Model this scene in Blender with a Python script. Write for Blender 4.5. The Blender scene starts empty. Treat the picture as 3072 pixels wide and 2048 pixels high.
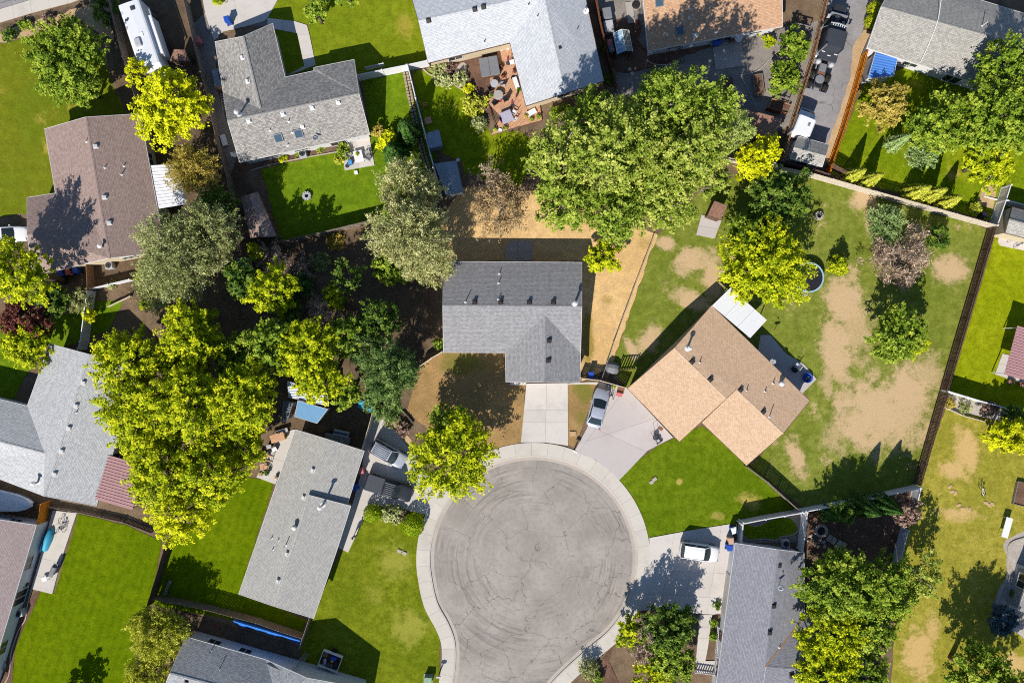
import bpy, bmesh, math, random
import numpy as np
from mathutils import Vector, Matrix
R = math.radians
# ------------------------------------------------------------------ scene, camera, sky, sun
scene = bpy.context.scene
COL = scene.collection
H_CAM = 85.0          # metres above the ground
PXM = 26.48           # photograph pixels per metre on the ground
cam_d = bpy.data.cameras.new('camera'); cam = bpy.data.objects.new('camera', cam_d); COL.objects.link(cam)
cam.location = (0, 0, H_CAM); cam.rotation_euler = (0, 0, 0)
cam_d.sensor_width = 36.0; cam_d.sensor_fit = 'HORIZONTAL'
cam_d.lens = 36.0 * H_CAM / (3072 / PXM)
cam_d.clip_start = 1.0; cam_d.clip_end = 3000.0
scene.camera = cam
SUN_EL, SDX, SDY = R(39.0), -0.39, -0.92      # the sun stands to the lower left of the frame
_n = math.hypot(SDX, SDY); SDX /= _n; SDY /= _n
wd = bpy.data.worlds.new('World'); scene.world = wd; wd.use_nodes = True
_nt = wd.node_tree; _bg = _nt.nodes['Background']
_sky = _nt.nodes.new('ShaderNodeTexSky'); _sky.sky_type = 'NISHITA'; _sky.sun_disc = False
_sky.sun_elevation = SUN_EL; _sky.sun_rotation = math.atan2(SDX, SDY)
_sky.altitude = 800; _sky.air_density = 1.0; _sky.dust_density = 0.0; _sky.ozone_density = 3.0
_nt.links.new(_sky.outputs[0], _bg.inputs[0]); _bg.inputs[1].default_value = 0.088
sun_d = bpy.data.lights.new('sun', 'SUN'); sun_d.energy = 4.6; sun_d.angle = R(0.53); sun_d.color = (1.0, 0.945, 0.86)
sun = bpy.data.objects.new('sun', sun_d); COL.objects.link(sun)
sun.rotation_euler = Vector((SDX * math.cos(SUN_EL), SDY * math.cos(SUN_EL), math.sin(SUN_EL))).to_track_quat('Z', 'Y').to_euler()
vs = scene.view_settings; vs.view_transform = 'Standard'; vs.look = 'None'; vs.exposure = 0.5; vs.gamma = 1.0
vs.use_curve_mapping = False
scene.cycles.use_denoising = False
scene.cycles.pixel_filter_type = 'BLACKMAN_HARRIS'; scene.cycles.filter_width = 1.05
scene.cycles.max_bounces = 6; scene.cycles.diffuse_bounces = 3; scene.cycles.glossy_bounces = 3
scene.cycles.transmission_bounces = 4; scene.cycles.transparent_max_bounces = 6

# ------------------------------------------------------------------ photograph pixel <-> place
K = 2352 / 768.0
def W(p, z=0.0):
    s = (1 - z / H_CAM) / PXM
    return Vector(((p[0] - 1536) * s, (1024 - p[1]) * s, z))
def OO(txt):                      # survey points read at 2352 px width
    return [tuple(float(v) * 1.306122 for v in q.split(',')) for q in txt.split()]
def TT(i, j, txt):                # survey points read in one of 4 x 4 enlarged tiles
    return [(768 * i + float(q.split(',')[0]) / K, 512 * j + float(q.split(',')[1]) / K) for q in txt.split()]
def O1(x, y): return (x * 1.306122, y * 1.306122)
def T1(i, j, x, y): return (768 * i + x / K, 512 * j + y / K)

# ------------------------------------------------------------------ materials
MATS = {}
def srgb(c):
    return tuple((v / 255 / 12.92) if v <= 10 else ((v / 255 + 0.055) / 1.055) ** 2.4 for v in c)
def lit(r, g, b, k=1.45):         # base colour of a surface that looks (r,g,b) in full sun
    return tuple(min(0.86, v / k) for v in srgb((r, g, b)))
class NT:
    def __init__(s, name, rough=0.9, spec=0.25, metal=0.0):
        s.m = bpy.data.materials.new(name); s.m.use_nodes = True; s.t = s.m.node_tree
        s.b = s.t.nodes['Principled BSDF']; s.b.inputs['Roughness'].default_value = rough
        s.b.inputs['Specular IOR Level'].default_value = spec; s.b.inputs['Metallic'].default_value = metal
        MATS[name] = s.m
    def n(s, typ, **kw):
        nd = s.t.nodes.new(typ)
        for k, v in kw.items(): setattr(nd, k, v)
        return nd
    def l(s, a, b): s.t.links.new(a, b)
    def coord(s, kind='Object'): return s.n('ShaderNodeTexCoord').outputs[kind]
    def noise(s, co, scale, detail=3, rough=0.55, dist=0.0):
        nd = s.n('ShaderNodeTexNoise'); nd.inputs['Scale'].default_value = scale; nd.inputs['Detail'].default_value = detail
        nd.inputs['Roughness'].default_value = rough; nd.inputs['Distortion'].default_value = dist
        s.l(co, nd.inputs['Vector']); return nd.outputs['Fac']
    def rng(s, f, a, b, c=0.0, d=1.0):
        nd = s.n('ShaderNodeMapRange'); nd.interpolation_type = 'SMOOTHSTEP'
        for k, v in zip(range(1, 5), (a, b, c, d)): nd.inputs[k].default_value = v
        s.l(f, nd.inputs[0]); return nd.outputs[0]
    def math(s, op, a, b=None):
        nd = s.n('ShaderNodeMath', operation=op)
        for k, v in ((0, a), (1, b)):
            if v is None: continue
            if isinstance(v, (int, float)): nd.inputs[k].default_value = v
            else: s.l(v, nd.inputs[k])
        return nd.outputs[0]
    def mix(s, f, a, b, mode='MIX'):
        nd = s.n('ShaderNodeMix', data_type='RGBA', blend_type=mode)
        for k, v in ((0, f), (6, a), (7, b)):
            if isinstance(v, (int, float)): nd.inputs[k].default_value = v
            elif isinstance(v, tuple): nd.inputs[k].default_value = (v[0], v[1], v[2], 1)
            else: s.l(v, nd.inputs[k])
        return nd.outputs[2]
    def bump(s, h, strength=0.3, dist=0.05):
        nd = s.n('ShaderNodeBump'); nd.inputs['Strength'].default_value = strength; nd.inputs['Distance'].default_value = dist
        s.l(h, nd.inputs['Height']); s.l(nd.outputs[0], s.b.inputs['Normal'])
    def out(s, c):
        if isinstance(c, tuple): s.b.inputs['Base Color'].default_value = (c[0], c[1], c[2], 1)
        else: s.l(c, s.b.inputs['Base Color'])
        return s.m
def mul(c, k): return tuple(max(0.0, v * k) for v in c)
def plain(name, c, rough=0.7, spec=0.3, metal=0.0, var=0.16, scale=3.0, bump=0.0):
    if name in MATS: return MATS[name]
    t = NT(name, rough, spec, metal); co = t.coord()
    f = t.noise(co, scale, 4, 0.6); g = t.noise(co, scale * 9, 2)
    col = t.mix(t.rng(f, 0.3, 0.7), mul(c, 1 - var), mul(c, 1 + var))
    col = t.mix(t.rng(g, 0.35, 0.75, 0, 0.5), col, mul(c, 1 - var * 1.3))
    if bump: t.bump(g, bump, 0.02)
    return t.out(col)
def grass(name, c1, c2, dry=(0.24, 0.18, 0.09), patches=(), amount=0.0, stripes=None, speck=0.75, gain=1.32):
    c1, c2, dry = mul(c1, gain), mul(c2, gain), mul(dry, gain)
    t = NT(name, 0.95, 0.0); co = t.coord()
    big = t.noise(co, 0.16, 4, 0.6); mid = t.noise(co, 1.1, 4, 0.65); fine = t.noise(co, 9.0, 3, 0.7); tiny = t.noise(co, 26.0, 2, 0.7)
    col = t.mix(t.rng(big, 0.35, 0.65), c1, c2)
    col = t.mix(t.rng(mid, 0.3, 0.7, 0, 0.85), col, mul(c1, 0.68)); col = t.mix(t.rng(t.noise(co, 2.7, 4, .7), 0.5, 0.75, 0, 0.55), col, mul(c2, 1.22))
    if stripes:
        w = t.n('ShaderNodeTexWave', wave_type='BANDS', bands_direction='X'); w.inputs['Scale'].default_value = stripes[1]; w.inputs['Distortion'].default_value = 1.2
        w.inputs['Detail Scale'].default_value = 0.4
        mp = t.n('ShaderNodeMapping'); mp.inputs['Rotation'].default_value = (0, 0, stripes[0]); t.l(co, mp.inputs[0]); t.l(mp.outputs[0], w.inputs[0])
        col = t.mix(t.rng(w.outputs['Fac'], 0.2, 0.8, 0, 0.16), col, mul(c2, 1.15))
    mask = None
    if patches:
        dn = t.noise(co, 0.55, 5, 0.68)
        for (cx, cy, rx, ry, rot, st) in patches:
            mp = t.n('ShaderNodeMapping', vector_type='TEXTURE'); mp.inputs['Location'].default_value = (cx, cy, 0)
            mp.inputs['Rotation'].default_value = (0, 0, rot); mp.inputs['Scale'].default_value = (rx, ry, 1); t.l(co, mp.inputs[0])
            ln = t.n('ShaderNodeVectorMath', operation='LENGTH'); t.l(mp.outputs[0], ln.inputs[0])
            d = t.math('ADD', ln.outputs['Value'], t.math('MULTIPLY', t.math('SUBTRACT', dn, 0.5), 2.4))
            f = t.rng(d, 0.2, 1.5, st, 0.0)
            mask = f if mask is None else t.math('MAXIMUM', mask, f)
    if amount:
        f = t.rng(t.noise(co, 0.33, 6, 0.7), 0.66 - amount * 0.45, 0.9 - amount * 0.45)
        mask = f if mask is None else t.math('MAXIMUM', mask, f)
    if mask is not None:
        rag = t.math('ADD', t.math('MULTIPLY', t.noise(co, 4.2, 5, 0.72), 0.6), t.math('MULTIPLY', t.noise(co, 13.0, 3, 0.7), 0.4))
        mask = t.rng(t.math('ADD', mask, t.math('MULTIPLY', t.math('SUBTRACT', rag, 0.5), 1.7)), 0.12, 0.92)
        dc = t.mix(t.rng(fine, 0.35, 0.65), mul(dry, 0.78), mul(dry, 1.18))
        dc = t.mix(t.rng(tiny, 0.55, 0.75, 0, 0.6), dc, mul(dry, 0.45))
        col = t.mix(mask, col, dc)
    col = t.mix(t.rng(fine, 0.46, 0.7, 0, speck), col, t.mix(1.0, col, (0.4, 0.46, 0.35), 'MULTIPLY'))
    col = t.mix(t.rng(tiny, 0.5, 0.8, 0, speck), col, t.mix(1.0, col, (1.45, 1.4, 1.1), 'MULTIPLY'))
    t.bump(t.math('ADD', fine, tiny), 0.55, 0.06)
    return t.out(col)
def dirt(name, c, c2, rough=0.95):
    t = NT(name, rough, 0.1); co = t.coord()
    f = t.noise(co, 0.5, 6, 0.7); g = t.noise(co, 6, 4, 0.7); h = t.noise(co, 24, 2, 0.7)
    col = t.mix(t.rng(f, 0.32, 0.68), c, c2); col = t.mix(t.rng(g, 0.4, 0.7, 0, 0.6), col, mul(c, 0.6))
    col = t.mix(t.rng(h, 0.55, 0.75, 0, 0.55), col, mul(c2, 1.5)); t.bump(t.math('ADD', g, h), 0.6, 0.05)
    return t.out(col)
def concrete(name, c, stain=0.75):
    t = NT(name, 0.85, 0.25); co = t.coord()
    f = t.noise(co, 0.35, 6, 0.7); g = t.noise(co, 2.3, 5, 0.7); h = t.noise(co, 30, 2, 0.6)
    oi = t.n('ShaderNodeObjectInfo')
    col = t.mix(oi.outputs['Random'], mul(c, 0.93), mul(c, 1.05))
    col = t.mix(t.rng(f, 0.45, 0.75, 0, 0.6), col, mul(c, stain)); col = t.mix(t.rng(g, 0.5, 0.8, 0, 0.35), col, mul(c, stain * 0.9))
    col = t.mix(t.rng(h, 0.5, 0.8, 0, 0.2), col, mul(c, 0.6))
    return t.out(col)
SHC = {}
def shingle(name, c, c2=None, row=0.15, contrast=0.3, gain=1.2):
    c = mul(c, gain); c2 = mul(c2, gain) if c2 else None; SHC[name] = c
    t = NT(name, 0.92, 0.15); uv = t.coord('UV'); co = t.coord(); c2 = c2 or mul(c, 1 - contrast)
    br = t.n('ShaderNodeTexBrick'); br.offset = 0.5; br.inputs['Scale'].default_value = 1.0
    br.inputs['Brick Width'].default_value = 0.26; br.inputs['Row Height'].default_value = row
    br.inputs['Mortar Size'].default_value = 0.016; br.inputs['Mortar Smooth'].default_value = 0.3; br.inputs['Bias'].default_value = -0.15
    for k, v in (('Color1', mul(c, 1.12)), ('Color2', c2), ('Mortar', mul(c2, 0.68))): br.inputs[k].default_value = (*v, 1)
    t.l(uv, br.inputs['Vector'])
    f = t.noise(co, 0.5, 5, 0.65); g = t.noise(co, 5.5, 3, 0.7); h = t.noise(co, 18, 2, 0.7)
    col = t.mix(t.rng(f, 0.35, 0.7, 0, 0.28), br.outputs['Color'], mul(c, 0.72))
    col = t.mix(t.rng(g, 0.45, 0.75, 0, 0.45), col, mul(c, 0.7)); col = t.mix(t.rng(h, 0.5, 0.75, 0, 0.4), col, mul(c, 1.3))
    t.bump(t.math('ADD', br.outputs['Fac'], h), -0.5, 0.02)
    return t.out(col)
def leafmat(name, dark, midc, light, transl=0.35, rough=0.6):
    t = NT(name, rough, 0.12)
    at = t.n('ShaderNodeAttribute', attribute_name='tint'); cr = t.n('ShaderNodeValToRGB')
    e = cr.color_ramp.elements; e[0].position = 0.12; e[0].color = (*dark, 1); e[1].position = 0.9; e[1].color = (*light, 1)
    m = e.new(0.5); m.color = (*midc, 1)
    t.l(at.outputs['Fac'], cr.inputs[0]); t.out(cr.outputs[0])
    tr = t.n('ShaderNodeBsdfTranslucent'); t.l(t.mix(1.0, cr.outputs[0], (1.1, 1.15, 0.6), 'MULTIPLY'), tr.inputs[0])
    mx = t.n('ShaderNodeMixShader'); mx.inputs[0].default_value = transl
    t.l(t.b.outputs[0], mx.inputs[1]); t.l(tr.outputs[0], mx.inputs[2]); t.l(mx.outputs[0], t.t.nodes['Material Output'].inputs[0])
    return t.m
def glass(name, c=(0.02, 0.03, 0.035)):
    t = NT(name, 0.08, 0.6); return t.out(c)

# ------------------------------------------------------------------ objects
def tag(o, label=None, cat=None, group=None, kind=None):
    if label: o['label'] = label
    if cat: o['category'] = cat
    if group: o['group'] = group
    if kind: o['kind'] = kind
    return o
def empty(name, loc=(0, 0, 0), rz=0.0, label=None, cat=None, group=None):
    o = bpy.data.objects.new(name, None); COL.objects.link(o); o.location = loc; o.rotation_euler = (0, 0, rz)
    o.empty_display_size = 0.3
    return tag(o, label, cat, group)
def link(name, me, mat, parent=None):
    o = bpy.data.objects.new(name, me); COL.objects.link(o)
    if mat is not None and not me.materials: me.materials.append(mat)
    if parent is not None: o.parent = parent
    return o
def copy_tree(o, parent=None):
    c = o.copy(); COL.objects.link(c)
    if parent is not None: c.parent = parent
    for ch in list(o.children): copy_tree(ch, c)
    return c
class MB:
    def __init__(s): s.v = []; s.f = []; s.uv = None
    def add(s, vs, fs):
        k = len(s.v); s.v += [tuple(v) for v in vs]; s.f += [tuple(i + k for i in f) for f in fs]; return s
    def box(s, c, size, rz=0.0, rx=0.0, ry=0.0, taper=1.0):
        x, y, z = (q / 2 for q in size); m = Matrix.Translation(c) @ Matrix.Rotation(rz, 4, 'Z') @ Matrix.Rotation(ry, 4, 'Y') @ Matrix.Rotation(rx, 4, 'X')
        vs = [m @ Vector((sx * x * (taper if sz > 0 else 1), sy * y * (taper if sz > 0 else 1), sz * z)) for sz in (-1, 1) for sx, sy in ((-1, -1), (1, -1), (1, 1), (-1, 1))]
        return s.add(vs, [(3, 2, 1, 0), (4, 5, 6, 7), (0, 1, 5, 4), (1, 2, 6, 5), (2, 3, 7, 6), (3, 0, 4, 7)])
    def beam(s, a, b, w, h):
        a = Vector(a); b = Vector(b); d = (b - a)
        if d.length < 1e-5: return s
        x = d.normalized(); up = Vector((0, 0, 1)) if abs(x.z) < 0.95 else Vector((1, 0, 0)); y = up.cross(x).normalized(); z = x.cross(y)
        vs = [p + y * sy * w / 2 + z * sz * h / 2 for p in (a, b) for sy, sz in ((-1, -1), (1, -1), (1, 1), (-1, 1))]
        return s.add(vs, [(3, 2, 1, 0), (4, 5, 6, 7), (0, 1, 5, 4), (1, 2, 6, 5), (2, 3, 7, 6), (3, 0, 4, 7)])
    def prism(s, pts, z0, z1):
        n = len(pts); a = sum(pts[i][0] * pts[(i + 1) % n][1] - pts[(i + 1) % n][0] * pts[i][1] for i in range(n))
        if a < 0: pts = pts[::-1]
        vs = [(p[0], p[1], z0) for p in pts] + [(p[0], p[1], z1) for p in pts]
        return s.add(vs, [tuple(range(n))[::-1], tuple(range(n, 2 * n))] + [(i, (i + 1) % n, n + (i + 1) % n, n + i) for i in range(n)])
    def tube(s, pts, r, sides=6, cap=True):
        pts = [Vector(p) for p in pts]; rs = r if isinstance(r, (list, tuple)) else [r] * len(pts); rings = []
        k0 = len(s.v)
        for i, p in enumerate(pts):
            d = (pts[min(i + 1, len(pts) - 1)] - pts[max(i - 1, 0)]).normalized()
            up = Vector((0, 0, 1)) if abs(d.z) < 0.9 else Vector((1, 0, 0)); x = d.cross(up).normalized(); y = d.cross(x)
            s.v += [tuple(p + (x * math.cos(2 * math.pi * j / sides) + y * math.sin(2 * math.pi * j / sides)) * rs[i]) for j in range(sides)]
        for i in range(len(pts) - 1):
            for j in range(sides):
                a = k0 + i * sides + j; b = k0 + i * sides + (j + 1) % sides
                s.f.append((a, a + sides, b + sides, b))
        if cap:
            s.f.append(tuple(range(k0, k0 + sides))); e = k0 + (len(pts) - 1) * sides; s.f.append(tuple(range(e, e + sides))[::-1])
        return s
    def lathe(s, prof, c=(0, 0, 0), sides=14, sx=1.0, sy=1.0, rz=0.0):
        k0 = len(s.v); n = len(prof)
        for (r, z) in prof:
            for j in range(sides):
                a = 2 * math.pi * j / sides; x = r * sx * math.cos(a); y = r * sy * math.sin(a)
                s.v.append((c[0] + x * math.cos(rz) - y * math.sin(rz), c[1] + x * math.sin(rz) + y * math.cos(rz), c[2] + z))
        for i in range(n - 1):
            for j in range(sides):
                a = k0 + i * sides + j; b = k0 + i * sides + (j + 1) % sides
                s.f.append((a, b, b + sides, a + sides))
        s.f.append(tuple(range(k0, k0 + sides))[::-1]); e = k0 + (n - 1) * sides; s.f.append(tuple(range(e, e + sides)))
        return s
    def loft(s, rings, closed=True, caps=True):
        k0 = len(s.v); n = len(rings[0])
        for r in rings: s.v += [tuple(p) for p in r]
        for i in range(len(rings) - 1):
            for j in range(n if closed else n - 1):
                a = k0 + i * n + j; b = k0 + i * n + (j + 1) % n
                s.f.append((a, b, b + n, a + n))
        if caps:
            s.f.append(tuple(range(k0, k0 + n))[::-1]); e = k0 + (len(rings) - 1) * n; s.f.append(tuple(range(e, e + n)))
        return s
    def build(s, name, mat, parent=None, smooth=False, bevel=0.0):
        me = bpy.data.meshes.new(name); me.from_pydata(s.v, [], s.f); me.update()
        bm = bmesh.new(); bm.from_mesh(me); bmesh.ops.recalc_face_normals(bm, faces=bm.faces)
        if bevel: bmesh.ops.bevel(bm, geom=list(bm.edges), offset=bevel, segments=2, affect='EDGES', profile=0.6)
        bm.to_mesh(me); bm.free()
        if smooth:
            for p in me.polygons: p.use_smooth = True
        return link(name, me, mat, parent)
def smooth_line(pts, n=6, closed=False):
    P = [Vector((*p[:2], p[2] if len(p) > 2 else 0)) for p in pts]; out = []; m = len(P)
    for i in range(m if closed else m - 1):
        p0 = P[(i - 1) % m] if closed or i > 0 else P[0]; p1 = P[i]; p2 = P[(i + 1) % m]; p3 = P[(i + 2) % m] if closed or i + 2 < m else P[-1]
        for k in range(n):
            t = k / n; out.append(0.5 * ((2 * p1) + (p2 - p0) * t + (2 * p0 - 5 * p1 + 4 * p2 - p3) * t * t + (3 * p1 - p0 - 3 * p2 + p3) * t ** 3))
    if not closed: out.append(P[-1])
    return out
def rough_edge(pts, step, amp, rnd):
    out = []; n = len(pts)
    for i in range(n):
        a = Vector(pts[i]); b = Vector(pts[(i + 1) % n]); k = max(1, int((b - a).length / step)); d = (b - a).normalized(); nn = Vector((-d.y, d.x, 0))
        for j in range(k):
            w = rnd.uniform(-amp, amp) if j else rnd.uniform(-amp, amp) * 0.4
            out.append(a + (b - a) * (j / k) + nn * w)
    return out
ZC = [0.003]
def sheet(name, ppts, mat, jitter=0.0, step=0.7, smooth=0, kind='structure', label=None, z=None, parent=None, cat=None):
    """a flat piece of ground cover; every sheet lies a little above the one before"""
    pts = [W(p, 0) for p in ppts]
    if smooth: pts = smooth_line(pts, smooth, True)
    if jitter: pts = rough_edge(pts, step, jitter, random.Random(len(pts) * 7 + int(abs(pts[0].x) * 10)))
    if z is None: z = ZC[0]; ZC[0] += 0.0016
    me = bpy.data.meshes.new(name); bm = bmesh.new()
    vs = [bm.verts.new((p.x, p.y, z)) for p in pts]; f = bm.faces.new(vs); bm.normal_update()
    if f.normal.z < 0: f.normal_flip()
    bmesh.ops.triangulate(bm, faces=[f]); bm.to_mesh(me); bm.free()
    o = link(name, me, mat, parent)
    if parent is None: tag(o, label, cat or name.replace('_', ' '), None, kind)
    return o
# ------------------------------------------------------------------ palette
S = 0.0493                                     # metres per survey unit
def EL(x, y, rx, ry, rot=0.0, st=1.0):
    w = W(O1(x, y)); return (w.x, w.y, rx * S, ry * S, R(rot), st)
DRY = lit(214, 176, 120)
m_dirt = dirt('dirt', lit(122, 102, 82), lit(158, 134, 108))
m_shadydirt = dirt('shade_toned_soil', lit(104, 88, 72), lit(142, 120, 94))  # brown set darker to paint in the shade under the trees
m_gravel = dirt('gravel', lit(150, 142, 136), lit(178, 168, 158))
m_tan = dirt('tan_gravel', lit(214, 176, 130), lit(232, 202, 158))
m_mulch = dirt('mulch', lit(112, 84, 70), lit(150, 118, 98))
m_rock = dirt('pale_rock', lit(196, 184, 172), lit(222, 212, 200))
GG1, GG2 = lit(104, 134, 26), lit(124, 146, 30)
m_grassA = grass('lawn_grass', GG1, GG2, DRY)
m_grassTL = grass('olive_lawn', lit(126, 132, 34), lit(112, 128, 30), lit(176, 160, 70), amount=0.35)
m_grassF = grass('front_lawn', lit(124, 140, 28), lit(136, 148, 34), lit(180, 160, 72), [EL(930, 60, 30, 30, 0, .6)])
m_grassB = grass('deep_lawn', lit(98, 122, 10), lit(114, 132, 14), DRY, stripes=(R(18), 0.35))
m_grassT = grass('tan_house_lawn', lit(98, 122, 18), lit(118, 136, 28), lit(186, 166, 88), [EL(1720, 1150, 26, 22, 0, .8), EL(1560, 1105, 10, 8), EL(1650, 1185, 22, 10, 0, .6)])
m_grassC = grass('sidewalk_lawn', lit(112, 126, 26), lit(134, 142, 36), lit(160, 158, 66), [EL(905, 1290, 40, 50, 0, .75), EL(860, 1360, 35, 30, 0, .5), EL(940, 1440, 50, 45, 0, .8)])
m_grassR = grass('patchy_lawn', lit(122, 134, 48), lit(142, 148, 66), lit(208, 178, 138),
    [EL(1985, 455, 34, 30), EL(2005, 500, 22, 40), EL(1935, 690, 48, 75), EL(2005, 950, 105, 95), EL(2185, 620, 42, 40), EL(1925, 800, 42, 90), EL(1900, 870, 20, 60, 0, .7),
     EL(2080, 900, 60, 70), EL(1826, 1045, 22, 52, 15), EL(1590, 600, 46, 34), EL(1590, 690, 60, 22, -30), EL(1640, 640, 30, 56), EL(1490, 780, 26, 40, -30), EL(1530, 560, 26, 20), EL(1450, 800, 30, 12, -60), EL(1960, 760, 60, 110, 0, .7), EL(2060, 960, 110, 90, 0, .8), EL(2130, 860, 50, 60, 0, .7), EL(1920, 1000, 40, 50, 0, .6)], amount=0.3, speck=0.6)
m_grassD = grass('golden_dry_grass', lit(220, 184, 132), lit(204, 166, 112), lit(150, 128, 66), [EL(1350, 780, 16, 70), EL(1395, 690, 20, 14, 0, .6), EL(1480, 560, 25, 14, 0, .5)], speck=0.6, gain=1.6)
m_grassD2 = grass('brown_dry_grass', lit(176, 142, 96), lit(142, 116, 78), lit(124, 118, 58), [EL(1060, 835, 60, 30), EL(1340, 900, 26, 26), EL(1335, 960, 14, 20, 0, .7)], amount=0.3, gain=1.45)
m_grassY = grass('straw_lawn', lit(158, 152, 56), lit(176, 164, 70), lit(214, 180, 120), [EL(2220, 1040, 30, 60), EL(2190, 1080, 34, 26), EL(2200, 1180, 50, 18, 0, .8), EL(2110, 1500, 40, 60), EL(2140, 1440, 24, 40, 0, .7), EL(2330, 1530, 40, 30), EL(2200, 985, 20, 14, 0, .6)], amount=0.25)
m_grassN = grass('bright_lawn', lit(146, 158, 18), lit(158, 166, 26), DRY)
m_grassU = grass('garden_lawn', lit(120, 142, 20), lit(146, 156, 30), lit(200, 170, 90), amount=0.3)
m_conc = concrete('concrete', lit(228, 220, 212))
m_conc_pink = concrete('pinkish_concrete', lit(216, 206, 202), 0.82)
m_conc_w = concrete('walk_concrete', lit(226, 218, 206), 0.72)
m_conc_d = concrete('old_concrete', lit(206, 194, 182), 0.7)
m_edge = plain('kerb_stone', lit(206, 190, 170), 0.9, 0.2)
# asphalt with turning marks round the bulb, cracks and oil spots
def asphalt(name, c, rings=None):
    t = NT(name, 0.92, 0.2); co = t.coord()
    f = t.noise(co, 0.22, 6, 0.7); g = t.noise(co, 2.2, 5, 0.72); h = t.noise(co, 22, 2, 0.7)
    col = t.mix(t.rng(f, 0.32, 0.68), mul(c, 0.82), mul(c, 1.12)); col = t.mix(t.rng(g, 0.45, 0.7, 0, 0.55), col, mul(c, 0.68))
    col = t.mix(t.rng(h, 0.5, 0.75, 0, 0.45), col, mul(c, 0.66))
    if rings:
        mp = t.n('ShaderNodeMapping'); mp.inputs['Location'].default_value = (-rings[0], -rings[1], 0); t.l(co, mp.inputs[0])
        ln = t.n('ShaderNodeVectorMath', operation='LENGTH'); t.l(mp.outputs[0], ln.inputs[0]); sx = t.n('ShaderNodeSeparateXYZ'); t.l(mp.outputs[0], sx.inputs[0])
        cb = t.n('ShaderNodeCombineXYZ'); t.l(t.math('MULTIPLY', ln.outputs['Value'], 3.4), cb.inputs[0]); t.l(t.math('MULTIPLY', t.math('ARCTAN2', sx.outputs[1], sx.outputs[0]), 1.6), cb.inputs[1])
        st = t.noise(cb.outputs[0], 1.0, 5, 0.62); zone = t.math('MULTIPLY', t.rng(ln.outputs['Value'], 3.0, 8.5), t.rng(t.noise(co, 0.2, 4), 0.38, 0.58))
        col = t.mix(t.math('MULTIPLY', t.math('MULTIPLY', t.rng(st, 0.47, 0.63), zone), 0.55), col, mul(c, 0.42))
        col = t.mix(t.math('MULTIPLY', t.rng(st, 0.46, 0.3, 0, .35), t.rng(ln.outputs['Value'], 3, 8)), col, mul(c, 1.15))
    wd_ = t.n('ShaderNodeVectorMath', operation='ADD'); nz = t.n('ShaderNodeTexNoise'); nz.inputs['Scale'].default_value = 0.7; nz.inputs['Detail'].default_value = 4; t.l(co, nz.inputs[0])
    sc = t.n('ShaderNodeVectorMath', operation='SCALE'); sc.inputs['Scale'].default_value = 1.6; t.l(nz.outputs['Color'], sc.inputs[0]); t.l(co, wd_.inputs[0]); t.l(sc.outputs[0], wd_.inputs[1])
    vo = t.n('ShaderNodeTexVoronoi', feature='DISTANCE_TO_EDGE'); vo.inputs['Scale'].default_value = 0.24; t.l(wd_.outputs[0], vo.inputs[0])
    cr = t.math('MULTIPLY', t.rng(vo.outputs['Distance'], 0.003, 0.009, 1, 0), t.rng(t.noise(co, 0.3, 3), 0.36, 0.5))
    col = t.mix(t.math('MULTIPLY', cr, 0.62), col, mul(c, 0.3))
    vs2 = t.n('ShaderNodeTexVoronoi'); vs2.inputs['Scale'].default_value = 1.3; t.l(co, vs2.inputs[0])
    sp = t.math('MULTIPLY', t.rng(vs2.outputs['Distance'], 0.05, 0.16, 1, 0), t.rng(t.noise(co, 0.28, 4), 0.52, 0.62))
    col = t.mix(t.math('MULTIPLY', sp, 0.6), col, mul(c, 0.25))
    t.bump(t.math('ADD', g, h), 0.4, 0.03)
    return t.out(col)
BULB = W((1600, 1678))
m_asph = asphalt('asphalt', lit(184, 175, 166), (BULB.x, BULB.y))
m_asph2 = asphalt('lane_asphalt', lit(170, 166, 166))

# ------------------------------------------------------------------ road, kerb, sidewalk, ground with the road cut out
rp = [(1322, 2420), (1338, 2250), (1356, 2130), (1370, 2048), (1378, 1993), (1376, 1921), (1355, 1862), (1322, 1800)]
rp += [(1600 + 298 * math.cos(R(a)), 1678 + 298 * math.sin(R(a))) for a in range(172, 418, 9)]
rp += [(1700, 1984), (1642, 2043), (1602, 2105), (1580, 2190), (1566, 2300), (1552, 2420)]
road_line = smooth_line([W(p) for p in rp], 5)
def offset(line, d):
    out = []
    for i, p in enumerate(line):
        t = (line[min(i + 1, len(line) - 1)] - line[max(i - 1, 0)]).normalized(); out.append(p + Vector((-t.y, t.x, 0)) * d)
    return out
def even(line, step):
    out = [line[0]]; acc = 0.0
    for a, b in zip(line, line[1:]):
        L = (b - a).length
        while acc + L >= step:
            t = (step - acc) / L; a = a + (b - a) * t; out.append(a.copy()); L = (b - a).length; acc = 0.0
        acc += L
    return out
road_line = even(road_line, 0.55)
ZR = -0.05
mb = MB(); mb.add([(p.x, p.y, ZR) for p in road_line], [tuple(range(len(road_line)))])
me = bpy.data.meshes.new('road'); bm = bmesh.new(); f = bm.faces.new([bm.verts.new((p.x, p.y, ZR)) for p in road_line]); bm.normal_update()
if f.normal.z < 0: f.normal_flip()
bmesh.ops.triangulate(bm, faces=[f]); bm.to_mesh(me); bm.free()
tag(link('road', me, m_asph), 'grey asphalt cul-de-sac bulb with turning marks', 'road', None, 'structure')
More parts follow.
